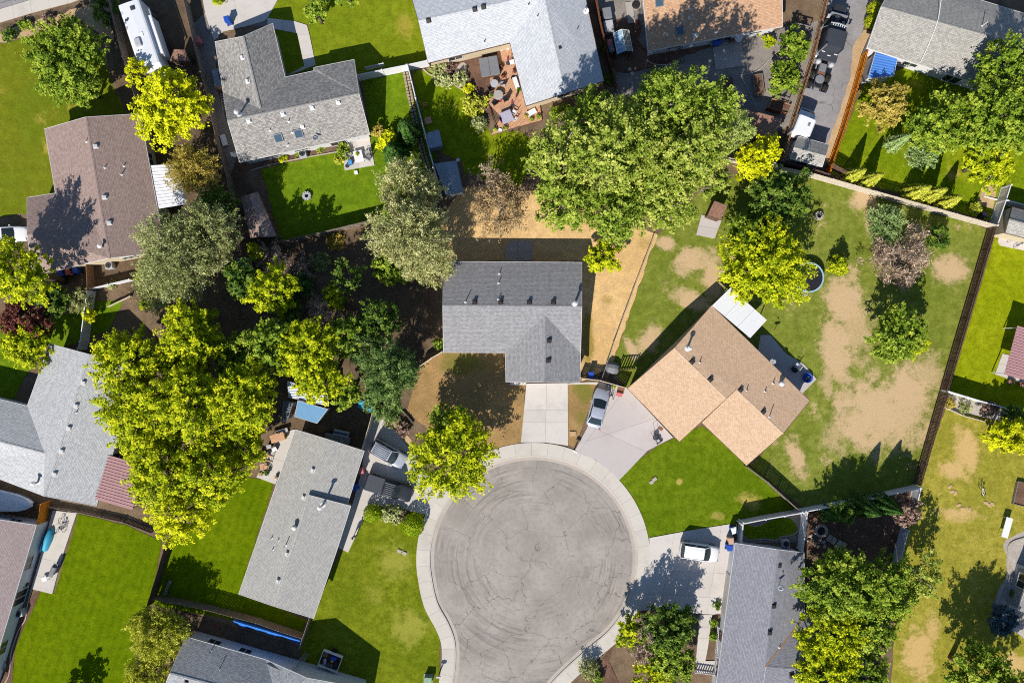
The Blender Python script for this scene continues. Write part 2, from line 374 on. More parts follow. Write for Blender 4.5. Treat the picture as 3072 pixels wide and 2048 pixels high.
# sign of "outside"
side = 1.0
mid = road_line[len(road_line) // 2]; tm = (road_line[len(road_line) // 2 + 1] - mid).normalized()
if (Vector((-tm.y, tm.x, 0))).dot(mid - BULB) < 0: side = -1.0
def strip(name, d0, d1, z0, z1, mat, parent=None):
    a = offset(road_line, side * d0); b = offset(road_line, side * d1); n = len(a); m = MB()
    m.add([(p.x, p.y, z0) for p in a] + [(p.x, p.y, z1) for p in b], [(i, i + 1, n + i + 1, n + i) for i in range(n - 1)])
    return m.build(name, mat, parent)
kb = empty('kerb', (0, 0, 0)); tag(kb, 'pale concrete kerb and gutter round the cul-de-sac', 'kerb', None, 'structure')
strip('gutter', 0.0, 0.405, ZR + 0.006, ZR + 0.012, m_conc_d, kb)
m = MB(); a = offset(road_line, side * 0.40); b = offset(road_line, side * 0.43); c = offset(road_line, side * 0.55); n = len(a)
m.add([(p.x, p.y, ZR) for p in a] + [(p.x, p.y, 0.072) for p in b] + [(p.x, p.y, 0.080) for p in c] + [(p.x, p.y, -0.1) for p in c],
      [(k * n + i, k * n + i + 1, (k + 1) * n + i + 1, (k + 1) * n + i) for k in range(3) for i in range(n - 1)])
m.build('kerb_top', m_conc_w, kb)
sw = empty('sidewalk', (0, 0, 0)); tag(sw, 'pale concrete sidewalk curving round the cul-de-sac', 'sidewalk', None, 'structure')
i0 = offset(road_line, side * 0.562); i1 = offset(road_line, side * 2.0); per = 3
for k in range(0, len(road_line) - per, per):
    inn = i0[k:k + per + 1]; outr = i1[k:k + per + 1]
    t = (road_line[k + 1] - road_line[k]).normalized() * 0.008
    inn = [inn[0] + t] + inn[1:-1] + [inn[-1] - t]; outr = [outr[0] + t] + outr[1:-1] + [outr[-1] - t]
    MB().prism([(p.x, p.y) for p in inn] + [(p.x, p.y) for p in outr[::-1]], -0.03, 0.078 + 0.004 * ((k * 7) % 3) / 3).build('slab', m_conc_w, sw)
# ground sheet with a hole
hole = offset(road_line, side * 0.5)
bm = bmesh.new(); E = 420.0
ob = [bm.verts.new((x, y, 0)) for x, y in ((-E, -E), (E, -E), (E, E), (-E, E))]
hv = [bm.verts.new((p.x, p.y, 0)) for p in hole]
es = [bm.edges.new((ob[i], ob[(i + 1) % 4])) for i in range(4)] + [bm.edges.new((hv[i], hv[(i + 1) % len(hv)])) for i in range(len(hv))]
bmesh.ops.triangle_fill(bm, use_beauty=True, use_dissolve=False, edges=es)
bad = [f for f in bm.faces if all(v in set(hv) for v in f.verts) and False]
for f in bm.faces:
    if f.normal.z < 0: f.normal_flip()
me = bpy.data.meshes.new('ground'); bm.to_mesh(me); bm.free()
tag(link('ground', me, m_dirt), 'bare brown soil between the lawns and houses', 'ground', None, 'structure')
# far pieces of the street at the upper left corner
sheet('road', TT(0, 0, '-400,-300 400,-300 420,-30 0,95 -400,220'), m_asph2, z=0.003, label='grey street in the upper left corner')
# ------------------------------------------------------------------ lawns and soil
sheet('soil', OO('0,60 300,-20 480,0 545,360 640,560 830,520 1020,430 1020,600 1000,780 960,830 900,950 860,950 690,1000 640,1000 400,700 230,640 120,620 330,260 290,255 260,190 255,100 60,80'), m_shadydirt, 0.2, label='leaf strewn brown soil toned dark for shade under the trees at left', cat='soil')
sheet('gravel', OO('500,0 605,0 640,60 490,60 500,210 545,360 530,400 470,200 440,60'), m_gravel, 0.05, label='grey gravel strip beside the fence by the L-shaped house')
sheet('soil', TT(2, 0, '780,-60 1250,-60 1260,480 2352,300 3000,150 3200,0 3000,900 2700,1100 2300,1250 1900,1300 900,820 960,780 780,200'), m_gravel, 0.15, label='grey gravel garden below the orange roofed house', cat='gravel')
sheet('soil', OO('1395,55 1470,50 1480,110 1640,95 1640,105 1470,165 1400,150'), m_mulch, 0.2, smooth=3, label='dark mulch bed beside the glass greenhouse', cat='soil')
sheet('lane', TT(3, 0, '570,-200 1000,-200 930,0 870,280 800,560 620,1400 520,1520 110,1480 330,800'), m_asph2, 0.04, label='grey asphalt lane with the black truck')
sheet('gravel', TT(3, 0, '880,280 960,290 920,440 900,470 570,1500 480,1490 540,1330 640,1080 760,700 780,430'), m_tan, 0.08, label='tan gravel strip along the orange fence')
sheet('lawn', OO('-90,118 0,103 55,88 120,70 230,120 262,200 290,262 330,265 200,300 160,480 60,492 -90,505'), m_grassTL, 0.12, label='olive lawn under the tree in the upper left')
sheet('lawn', OO('612,-60 945,-60 972,80 988,145 820,182 815,140 655,175 628,55 604,15'), m_grassF, 0.04, label='front lawn beside the L-shaped grey house')
sheet('lawn', OO('832,185 932,165 975,270 1005,360 900,520 830,515 645,556 600,388 790,345 860,375 850,310'), m_grassA, 0.1, label='back lawn behind the L-shaped grey house')
sheet('lawn', OO('947,165 985,162 1045,195 1110,260 1125,305 1190,300 1240,330 1195,430 1070,400 1060,370 1000,345 960,230'), m_grassU, 0.1, label='shaded lawn between the vinyl fence and the deck', smooth=0)
sheet('lawn', OO('1508,540 1620,430 1700,400 1815,380 2285,530 2108,1112 1845,1166 1725,1072 1860,918 1640,705 1442,898 1405,838'), m_grassR, 0.12, label='wide patchy lawn behind the tan roofed house')
sheet('dry_grass', OO('1060,430 1240,440 1510,538 1405,835 1390,850 1336,876 1336,600 1010,600 1000,520'), m_grassD, 0.15, label='golden dry grass behind the dark grey house')
sheet('dry_grass', OO('975,815 1020,800 1168,812 1168,880 1206,880 1200,1020 1130,1040 1000,1000 935,945 955,860'), m_grassD2, 0.12, label='brown dry front yard left of the concrete driveway')
sheet('dry_grass', OO('1303,880 1380,876 1350,950 1318,1026 1298,1018'), m_grassD2, 0.06, label='dry grass strip between the two concrete driveways')
sheet('lawn', OO('1612,978 1650,1005 1725,1070 1836,1168 1700,1200 1484,1236 1462,1180 1418,1106 1462,1060 1512,1022 1550,1005'), m_grassT, 0.06, label='green front lawn of the tan roofed house')
sheet('lawn', OO('838,1165 985,1172 962,1230 958,1300 985,1370 1010,1440 1010,1568 990,1700 820,1700 690,1500 715,1405 765,1300 800,1240'), m_grassC, 0.06, label='front lawn along the left sidewalk')
sheet('lawn', OO('540,1090 632,1105 548,1363 706,1422 692,1452 520,1420 347,1388 387,1255 440,1200'), m_grassB, 0.08, label='narrow back lawn behind the long grey house')
sheet('lawn', OO('180,1180 290,1205 372,1242 345,1390 300,1568 285,1720 -60,1720 28,1568 35,1490 50,1450 80,1390 95,1352 125,1362'), m_grassB, 0.04, label='deep green lawn in the lower left corner')
sheet('lawn', OO('-80,720 60,760 220,690 285,690 250,760 140,800 95,795 20,940 -80,960'), m_grassA, 0.1, label='small lawn beside the pale grey house at left')
sheet('lawn', OO('1985,190 2090,150 2200,190 2440,230 2440,490 2300,505 2290,512 1905,398 1960,255'), m_grassU, 0.1, label='yard lawn below the upper right house')
sheet('lawn', OO('2288,535 2440,560 2440,985 2178,905'), m_grassN, 0.03, label='bright green lawn along the brown fence')
sheet('dry_grass', OO('2176,925 2260,955 2440,1010 2440,1720 2040,1720 2060,1300 2108,1118'), m_grassY, 0.1, label='straw coloured lawn in the lower right')
sheet('soil', OO('2178,905 2352,955 2440,985 2440,1005 2270,960 2172,940'), m_rock, 0.05, label='pale gravel bed below the white fence', cat='gravel')
sheet('gravel', OO('2310,1240 2440,1220 2440,1500 2330,1450 2280,1420 2290,1360 2320,1300'), m_rock, 0.1, smooth=4, label='pale crushed rock bed at the right edge')
sheet('soil', OO('2230,395 2300,410 2290,430 2280,480 2240,470 2260,420'), m_tan, 0.05, label='bare tan garden bed at the right', cat='soil')
sheet('soil', OO('1708,1195 1845,1175 1838,1245 1690,1245'), m_gravel, 0.02, label='grey gravel court behind the white fence', cat='gravel')
sheet('soil', OO('1855,1172 2110,1120 2065,1300 2040,1330 1835,1255'), m_mulch, 0.05, label='shaded paved garden behind the white fence', cat='soil')
sheet('lawn', TT(2, 3, '2130,110 2250,130 2400,60 2560,60 2620,150 2570,200 2480,215 2420,245 2300,235 2180,245 2120,200'), m_grassA, 0.0, smooth=4, label='kidney shaped lawn in the gravel court')
sheet('soil', OO('668,950 690,920 760,940 850,935 862,948 832,1025 690,985'), m_shadydirt, 0.1, label='bare yard around the blue roofed shed', cat='soil')
sheet('soil', OO('862,948 905,965 945,1010 935,1040 900,990 850,1000'), m_tan, 0.15, label='tan bark bed above the silver wagon', cat='soil')
sheet('soil', OO('60,55 250,0 262,95 200,60 130,75 40,90 -60,110 -60,95'), m_tan, 0.2, label='tan bark bed along the upper left sidewalk', cat='soil')
sheet('soil', OO('95,1352 80,1390 50,1450 35,1490 28,1568 0,1600 0,1530 60,1380'), m_mulch, 0.03, label='dark planting bed along the taupe roofed house', cat='soil')
sheet('soil', OO('1365,1540 1412,1475 1400,1520 1420,1568 1450,1640 1380,1640 1340,1590'), m_mulch, 0.08, label='mulch bed beside the lower sidewalk', cat='soil')
sheet('soil', OO('550,352 800,312 795,332 600,382 552,395'), m_mulch, 0.05, label='planting bed along the L-shaped house', cat='soil')
sheet('soil', TT(1, 0, '1530,620 2330,400 2330,900 2150,1080 2000,960 1900,840 1700,720'), m_mulch, 0.1, smooth=0, label='flower bed beside the wooden deck', cat='soil')
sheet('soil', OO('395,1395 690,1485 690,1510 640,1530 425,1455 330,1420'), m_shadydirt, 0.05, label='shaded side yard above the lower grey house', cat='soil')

# ------------------------------------------------------------------ paving in slabs
def clip(poly, p, nrm):
    out = []; n = len(poly)
    for i in range(n):
        a, b = poly[i], poly[(i + 1) % n]; da = (a - p).dot(nrm); db = (b - p).dot(nrm)
        if da >= 0: out.append(a)
        if da * db < 0: out.append(a + (b - a) * (da / (da - db)))
    return out
def inset(poly, d):
    n = len(poly); ar = sum(poly[i].x * poly[(i + 1) % n].y - poly[(i + 1) % n].x * poly[i].y for i in range(n)); sg = 1 if ar > 0 else -1
    out = []
    for i in range(n):
        a, b, c = poly[i - 1], poly[i], poly[(i + 1) % n]
        u = (b - a); v = (c - b)
        if u.length < 1e-6 or v.length < 1e-6: out.append(b.copy()); continue
        u.normalize(); v.normalize(); n1 = Vector((-u.y, u.x, 0)) * sg; n2 = Vector((-v.y, v.x, 0)) * sg
        k = 1 + n1.dot(n2); out.append(b + (n1 + n2) * (d / max(k, 0.35)))
    return out
def slabs(name, label, ppts, cuts, mat, top=0.15, gap=0.008, piece='slab', mats=None, cat=None, thick=0.1):
    par = empty(name, (0, 0, 0)); tag(par, label, cat or name.replace('_', ' '), None, 'structure')
    top = min(top, 0.1); polys = [[W(p) for p in ppts]]
    for (p, q) in cuts:
        a = W(p); b = W(q); d = (b - a).normalized(); nn = Vector((-d.y, d.x, 0)); nx = []
        for po in polys:
            for sg in (1, -1):
                c = clip(po, a, nn * sg)
                if len(c) >= 3:
                    ar = abs(sum(c[i].x * c[(i + 1) % len(c)].y - c[(i + 1) % len(c)].x * c[i].y for i in range(len(c)))) / 2
                    if ar > 0.02: nx.append(c)
        polys = nx
    for k, po in enumerate(polys):
        po = inset(po, gap); mt = mats[k % len(mats)] if mats else mat
        MB().prism([(p.x, p.y) for p in po], top - thick, top + 0.003 * (k % 3)).build(piece, mt, par)
    return par
def lines(a0, a1, b0, b1, n):
    return [((a0[0] + (b0[0] - a0[0]) * k / n, a0[1] + (b0[1] - a0[1]) * k / n), (a1[0] + (b1[0] - a1[0]) * k / n, a1[1] + (b1[1] - a1[1]) * k / n)) for k in range(1, n)]
D = TT(2, 2, '132,385 512,380 516,955 300,925 82,925')
slabs('driveway', 'pale concrete driveway of the dark grey house', D, [(T1(2, 2, 318, 380), T1(2, 2, 305, 930)), (T1(2, 2, 90, 624), T1(2, 2, 520, 632)), (T1(2, 2, 90, 742), T1(2, 2, 520, 742))], m_conc)
D = TT(2, 2, '805,370 1060,430 1480,880 1245,1000 985,1272 900,1190 760,1085 570,1012 690,790')
slabs('driveway', 'wide pinkish concrete driveway with the silver sedan', D, [(T1(2, 2, 610, 1020), T1(2, 2, 1000, 480)), (T1(2, 2, 940, 830), T1(2, 2, 1330, 700)), (T1(2, 2, 790, 810), T1(2, 2, 1230, 1010))], m_conc_pink)
D = TT(2, 3, '1262,232 1600,170 2000,105 2050,290 1950,920 1850,935 1725,930 1400,885 1090,905 1062,890 1170,650 1258,430')
slabs('driveway', 'wide white concrete driveway with the white wagon', D, lines(T1(2, 3, 1250, 330), T1(2, 3, 1060, 1250), T1(2, 3, 2100, 330), T1(2, 3, 1960, 1250), 4)[0:] + [(T1(2, 3, 1100, 520), T1(2, 3, 2000, 560)), (T1(2, 3, 1100, 740), T1(2, 3, 2000, 790))], m_conc)
D = TT(2, 3, '1722,938 1838,938 1820,1060 1800,1230 1775,1360 1885,1360 1880,1470 1690,1470 1690,1330 1712,1100')
slabs('path', 'white concrete walk along the lower right house', D, lines(T1(2, 3, 1600, 940), T1(2, 3, 1900, 945), T1(2, 3, 1600, 1470), T1(2, 3, 1900, 1475), 5), m_conc)
D = OO('846,972 872,955 905,985 955,1050 1010,1125 1003,1150 985,1182 880,1160 850,1160 800,1268 776,1256 812,1150 830,1085')
slabs('driveway', 'concrete driveway with the silver wagon and black pickup', D, [(O1(835, 1085), O1(985, 1115)), (O1(870, 960), O1(900, 1180)), (O1(920, 1000), O1(945, 1180)), (O1(800, 1165), O1(860, 1175))], m_conc)
D = TT(0, 0, '1815,-260 2700,-260 2460,170 2430,200 2250,250 2060,290 2010,330 1970,380 1890,140')
slabs('driveway', 'pale concrete driveway above the L-shaped grey house', D, [(T1(0, 0, 1820, 60), T1(0, 0, 2500, -40)), (T1(0, 0, 2130, -200), T1(0, 0, 2200, 300))], m_conc)
D = TT(1, 0, '105,170 360,200 470,235 495,330 550,600 400,660 280,700 445,610 380,310 220,280 110,260')
slabs('path', 'concrete walk curving to the L-shaped house', D, [(T1(1, 0, 240, 150), T1(1, 0, 232, 300)), (T1(1, 0, 340, 320), T1(1, 0, 520, 330)), (T1(1, 0, 400, 520), T1(1, 0, 560, 500))], m_conc)
D = TT(0, 0, '-500,140 0,90 480,-55 900,-230 900,-60 650,30 300,120 0,212 -500,330')
slabs('sidewalk', 'pale concrete sidewalk in the upper left corner', D, lines(T1(0, 0, -400, 0), T1(0, 0, -340, 400), T1(0, 0, 900, -400), T1(0, 0, 960, 0), 8), m_conc_w, top=0.15)
D = TT(1, 0, '790,1340 1040,1235 1090,1520 815,1568')
slabs('patio', 'square pale patio with outdoor chairs', D, [(T1(1, 0, 915, 1280), T1(1, 0, 950, 1560))], m_conc, top=0.17)
D = TT(0, 2, '2350,900 2440,930 2170,1630')
sp = slabs('patio', 'pale concrete strip behind the long grey house', TT(1, 2, '290,830 345,805 400,820 180,1310 5,1245 80,1100 200,900'), [(T1(1, 2, 100, 1050), T1(1, 2, 280, 1110)), (T1(1, 2, 200, 850), T1(1, 2, 350, 900))], m_conc, top=0.17)
slabs('patio', 'pale concrete patio with kayak and grill', TT(0, 3, '490,-20 710,5 565,440 485,748 290,700 370,420'), [(T1(0, 3, 360, 415), T1(0, 3, 500, 445)), (T1(0, 3, 320, 570), T1(0, 3, 420, 600))], m_conc, top=0.17, mats=[m_conc_w, m_conc, m_conc])
slabs('patio', 'shaded square concrete patio below the orange roof', TT(2, 0, '1840,420 2110,380 2135,605 1870,645'), [(T1(2, 0, 1900, 500), T1(2, 0, 2110, 470))], m_conc_d, top=0.17)
slabs('patio', 'concrete pad behind the dark grey house', TT(1, 1, '2290,690 2352,640 2400,640 2540,650 2540,830 2290,830'), [(T1(1, 1, 2402, 600), T1(1, 1, 2402, 760)), (T1(1, 1, 2300, 755), T1(1, 1, 2560, 760))], m_conc_d, top=0.13)
slabs('patio', 'narrow concrete strip along the tan house', TT(3, 2, '-70,-60 20,-60 160,110 330,210 445,345 350,440 315,475 -100,110'), [(T1(3, 2, 60, 140), T1(3, 2, 180, 60)), (T1(3, 2, 200, 300), T1(3, 2, 330, 190))], m_conc_pink, top=0.15)
slabs('patio', 'concrete pad in front of the small brown shed', TT(2, 1, '1740,405 1925,455 1860,625 1690,590'), [(T1(2, 1, 1700, 500), T1(2, 1, 1900, 540))], m_conc_pink, top=0.15)
slabs('patio', 'white rounded patio at the right edge', TT(3, 1, '2120,600 2180,580 2440,640 2440,760 2310,725 2130,690 2105,650'), [(T1(3, 1, 2260, 600), T1(3, 1, 2250, 740))], m_conc, top=0.15)
slabs('patio', 'pale patio beside the maroon metal roof', TT(3, 2, '2150,110 2230,130 2200,290 2500,380 2500,440 2080,300'), [(T1(3, 2, 2100, 200), T1(3, 2, 2230, 220))], m_conc, top=0.15)
slabs('path', 'pale slab at the foot of the centre house wall', TT(2, 2, '-20,372 130,376 130,400 -20,400'), [], m_conc, top=0.14)
slabs('path', 'short concrete strip under the thin tan fence', TT(2, 2, '512,382 690,372 810,372 790,400 690,392 515,396'), [], m_conc_w, top=0.13)
# ------------------------------------------------------------------ houses
m_trim_w = plain('white_trim', lit(236, 234, 232), 0.6, 0.3, var=0.05)
m_trim_b = plain('brown_trim', lit(120, 92, 78), 0.7)
m_trim_g = plain('grey_trim', lit(150, 150, 152), 0.6)
m_wall_w = plain('white_siding', lit(226, 226, 228), 0.8, var=0.06)
m_wall_b = plain('beige_siding', lit(222, 204, 172), 0.8, var=0.08)
m_wall_g = plain('grey_siding', lit(150, 158, 170), 0.8, var=0.08)
m_door = plain('painted_door', lit(206, 200, 192), 0.6)
m_glass = glass('window_glass')
m_pipe = plain('vent_white', lit(240, 238, 236), 0.4, 0.5, var=0.05)
m_pipe_d = plain('vent_dark', lit(70, 66, 66), 0.6)
m_galv = plain('galvanised', lit(196, 200, 204), 0.35, 0.5, 0.4, var=0.1)
m_sky = glass('skylight_glass', (0.05, 0.09, 0.13))
def plane_of(pts):
    n = Vector((0, 0, 0)); c = Vector((0, 0, 0))
    for i in range(len(pts)):
        a = pts[i]; b = pts[(i + 1) % len(pts)]; n += Vector(((a.y - b.y) * (a.z + b.z), (a.z - b.z) * (a.x + b.x), (a.x - b.x) * (a.y + b.y))); c += a
    n.normalize()
    if n.z < 0: n = -n
    return n, c / len(pts)
def inside(p, poly):
    r = False; n = len(poly)
    for i in range(n):
        a, b = poly[i], poly[(i + 1) % n]
        if (a.y > p.y) != (b.y > p.y) and p.x < (b.x - a.x) * (p.y - a.y) / (b.y - a.y) + a.x: r = not r
    return r
class Roof:
    def __init__(s, planes):
        s.planes = [[W((q[0], q[1]), q[2]) for q in pl] for pl in planes]; s.pn = [plane_of(p) for p in s.planes]
    def z(s, x, y):
        best = None
        for pl, (n, c) in zip(s.planes, s.pn):
            if inside(Vector((x, y, 0)), pl):
                z = c.z - (n.x * (x - c.x) + n.y * (y - c.y)) / n.z; best = z if best is None else max(best, z)
        return best
    def at(s, p):                        # photo point on the roof -> place
        z = 3.0
        for _ in range(6):
            w = W(p, z); q = s.z(w.x, w.y)
            if q is None: return W(p, z)
            z = q
        return W(p, z)
def house(name, label, planes, outline, ze, roofmat, wallmat, trim, over=0.4, ridges=(), vents=(), cat='house', openings=(), cap=True):
    """planes: roof faces of (px,py,z); outline: eave outline; walls stand 'over' inside it"""
    rf = Roof(planes); ow = [W(p, ze) for p in outline]
    cx = sum(p.x for p in ow) / len(ow); cy = sum(p.y for p in ow) / len(ow)
    root = empty(name, (cx, cy, 0), 0, label, cat); off = Vector((-cx, -cy, 0))
    # roof skin with shingle rows along the eave
    me = bpy.data.meshes.new('roof'); bm = bmesh.new(); uvl = bm.loops.layers.uv.new('UVMap'); th = 0.16
    for pl, (n, c) in zip(rf.planes, rf.pn):
        up = Vector((0, 0, 1)) - n * n.z
        up = up.normalized() if up.length > 1e-4 else Vector((0, 1, 0)); al = up.cross(n).normalized()
        for dz in (0, -th):
            vs = [bm.verts.new(p + off + Vector((0, 0, dz))) for p in pl]
            f = bm.faces.new(vs); f.normal_update()
            if (f.normal.z < 0) == (dz == 0): f.normal_flip()
            for lp in f.loops:
                q = lp.vert.co - off; lp[uvl].uv = (al.dot(q), up.dot(q))
    bm.to_mesh(me); bm.free(); roof = link('roof', me, roofmat, root)
    # fascia on the free edges
    ed = {}
    for pl in rf.planes:
        for i in range(len(pl)):
            a, b = pl[i], pl[(i + 1) % len(pl)]; k = tuple(sorted(((round(a.x, 2), round(a.y, 2), round(a.z, 2)), (round(b.x, 2), round(b.y, 2), round(b.z, 2)))))
            ed.setdefault(k, []).append((a, b, pl))
    mb = MB()
    for k, es in ed.items():
        if len(es) > 1: continue
        a, b, pl = es[0]
        m0 = (a + b) / 2; d = (b - a)
        if d.length < 0.05: continue
        nn = Vector((-d.y, d.x, 0)).normalized(); c = sum(pl, Vector()) / len(pl)
        if nn.dot(c - m0) > 0: nn = -nn
        e = 0.02
        A, B = a + nn * e + off, b + nn * e + off; A2, B2 = a - nn * e + off, b - nn * e + off; up = Vector((0, 0, 0.012)); dn = Vector((0, 0, -th - 0.03))
        mb.add([A + up, B + up, B + dn, A + dn, A2 + up, B2 + up, B2 + dn, A2 + dn], [(0, 1, 2, 3), (7, 6, 5, 4), (0, 4, 5, 1), (1, 5, 6, 2), (2, 6, 7, 3), (3, 7, 4, 0)])
    mb.build('fascia', trim, root)
    if cap:
        for (p, q) in ridges:
            a = W((p[0], p[1]), p[2]) + off; b = W((q[0], q[1]), q[2]) + off; n = max(2, int((b - a).length / 0.3)); mb = MB()
            d = (b - a).normalized(); sd = Vector((-d.y, d.x, 0)).normalized()
            for i in range(n):
                s0 = a + (b - a) * (i / n); s1 = a + (b - a) * ((i + 1.12) / n)
                lo = Vector((0, 0, -0.03)); h0 = Vector((0, 0, 0.008)); h1 = Vector((0, 0, 0.02))
                mb.add([s0 - sd * .15 + lo, s0 + h0, s0 + sd * .15 + lo, s1 - sd * .15 + lo, s1 + h1, s1 + sd * .15 + lo], [(0, 1, 4, 3), (1, 2, 5, 4), (3, 4, 5)])
            mb.build('ridge_cap', plain(roofmat.name + '_cap', mul(SHC.get(roofmat.name, (.3, .3, .3)), .9), .9, .15, var=.2, scale=4), roof)
    # walls
    wl = inset(ow, over); mb = MB(); n = len(wl)
    for i in range(n):
        a, b = wl[i], wl[(i + 1) % n]; L = (b - a).length; k = max(2, int(L / 0.6)); prev = None
        for j in range(k + 1):
            q = a + (b - a) * (j / k); z = rf.z(q.x, q.y); z = (z if z else ze) - th - 0.01
            cur = (Vector((q.x, q.y, -0.1)) + off, Vector((q.x, q.y, z)) + off)
            if prev: mb.add([prev[0], cur[0], cur[1], prev[1]], [(0, 1, 2, 3)])
            prev = cur
    wall = mb.build('wall', wallmat, root)
    # doors and windows: (edge index, position 0..1, width, sill, height, kind)
    for (ei, t, w, z0, hh, kd) in openings:
        a, b = wl[ei], wl[(ei + 1) % n]; d = (b - a).normalized(); nn = Vector((-d.y, d.x, 0))
        if inside((a + b) / 2 + nn * 0.05, wl): nn = -nn
        c = a + (b - a) * t + off; c.z = 0.0; rz = math.atan2(d.y, d.x)
        if kd == 'garage':
            g = MB()
            for r_ in range(4): g.box(c + nn * 0.03 + Vector((0, 0, 0.12 + r_ * hh / 4 + hh / 8)), (w, 0.05, hh / 4 - 0.02), rz)
            g.build('garage_door', m_door, root)
        elif kd == 'door':
            dr = MB().box(c + nn * 0.02 + Vector((0, 0, 0.1 + hh / 2)), (w, 0.06, hh), rz).build('door', m_trim_b, root)
            MB().box(c + nn * 0.07 + d * (w * 0.38) + Vector((0, 0, 1.1)), (0.1, 0.05, 0.05), rz).build('handle', m_galv, dr)
        else:
            f = MB()
            zc = z0 + hh / 2
            for (dx, dz, sx, sz) in ((0, hh / 2, w + .12, .08), (0, -hh / 2, w + .12, .08), (-w / 2, 0, .08, hh), (w / 2, 0, .08, hh), (0, 0, .05, hh)):
                f.box(c + nn * 0.03 + d * dx + Vector((0, 0, zc + dz)), (sx, 0.07, sz), rz)
            wi = f.build('window', m_trim_w, root)
            MB().box(c + nn * 0.015 + Vector((0, 0, zc)), (w - .02, 0.03, hh - .02), rz).build('pane', m_glass, wi)
    for v in vents: roof_item(root, rf, off, v)
    return root, rf, off
def roof_item(root, rf, off, v):
    kd, p = v[0], v[1]; w = rf.at(p); n = Vector((0, 0, 1))
    for pl, (nn, c) in zip(rf.planes, rf.pn):
        if inside(w, pl): n = nn
    w = w + off; sl = Matrix.Translation(w) @ n.to_track_quat('Z', 'Y').to_matrix().to_4x4()
    def tilt(mb): mb.v = [tuple(sl @ Vector(q)) for q in mb.v]; return mb
    if kd == 'pipe':
        h = v[2] if len(v) > 2 else 0.35
        f = tilt(MB().lathe([(0.16, 0.0), (0.15, 0.02), (0.07, 0.06)], (0, 0, 0), 10)).build('vent_pipe', m_pipe, root)
        MB().lathe([(0.05, -0.1), (0.05, h), (0.035, h), (0.035, h - 0.06)], w, 9).build('stack', m_pipe_d if len(v) > 3 else m_pipe, f)
    elif kd == 'flue':
        h = v[2] if len(v) > 2 else 0.9
        f = tilt(MB().lathe([(0.34, 0.0), (0.32, 0.03), (0.14, 0.1)], (0, 0, 0), 14)).build('chimney_flue', m_pipe, root)
        MB().lathe([(0.12, -0.1), (0.12, h)], w, 12).build('stack', m_galv, f)
        MB().lathe([(0.2, h), (0.26, h + 0.05), (0.26, h + 0.12), (0.05, h + 0.24)], w, 14).build('rain_cap', m_pipe, f)
    elif kd == 'box':
        c = m_pipe_d if len(v) > 2 and v[2] == 'd' else m_pipe; h = 0.2
        f = tilt(MB().box((0, 0, 0.02), (0.52, 0.52, 0.04))).build('roof_vent', c, root)
        tilt(MB().box((0, 0, 0.04 + h / 2), (0.36, 0.36, h), taper=0.86)).build('hood', c, f)
    elif kd == 'turbine':
        f = tilt(MB().lathe([(0.3, 0), (0.28, .03), (.15, .1)], (0, 0, 0), 14)).build('turbine_vent', m_galv, root)
        MB().lathe([(0.13, 0), (0.15, 0.25), (0.26, 0.34), (0.3, 0.48), (0.24, 0.62), (0.06, 0.68)], w, 16).build('turbine_head', m_pipe, f, True)
    elif kd == 'skylight':
        f = MB()
        for (x, y, a, b) in ((0, .42, .92, .08), (0, -.42, .92, .08), (.42, 0, .08, .76), (-.42, 0, .08, .76)): f.box((x, y, .06), (a, b, .12))
        f = tilt(f).build('skylight', m_trim_g, root); tilt(MB().box((0, 0, .06), (.76, .76, .05))).build('pane', m_sky, f)
    elif kd == 'dish':
        a = R(v[2] if len(v) > 2 else 200); m = Matrix.Translation(w + Vector((0, 0, .75))) @ Matrix.Rotation(a, 4, 'Z') @ Matrix.Rotation(R(28), 4, 'Y')
        f = MB().tube([w, w + Vector((0, 0, .45)), w + Vector((.0, .0, .75))], 0.03, 6).build('dish_mast', m_galv, root)
        b = MB().lathe([(0.03, -0.1), (0.2, -0.07), (0.33, -0.01), (0.34, 0.01), (0.2, -0.05), (0.02, -0.08)], (0, 0, 0), 18, 1, .9); b.v = [tuple(m @ Vector(q)) for q in b.v]; b.build('satellite_dish', m_pipe, f, True)
        b = MB().tube([(0, -.25, -.05), (0, -.1, .3), (0, 0, .38)], 0.018, 5).box((0, 0, .4), (.1, .1, .12)); b.v = [tuple(m @ Vector(q)) for q in b.v]; b.build('dish_arm', m_pipe_d, f)
def zq(pts, z): return [(p[0], p[1], z) for p in pts]
def q3(p, z): return (p[0], p[1], z)
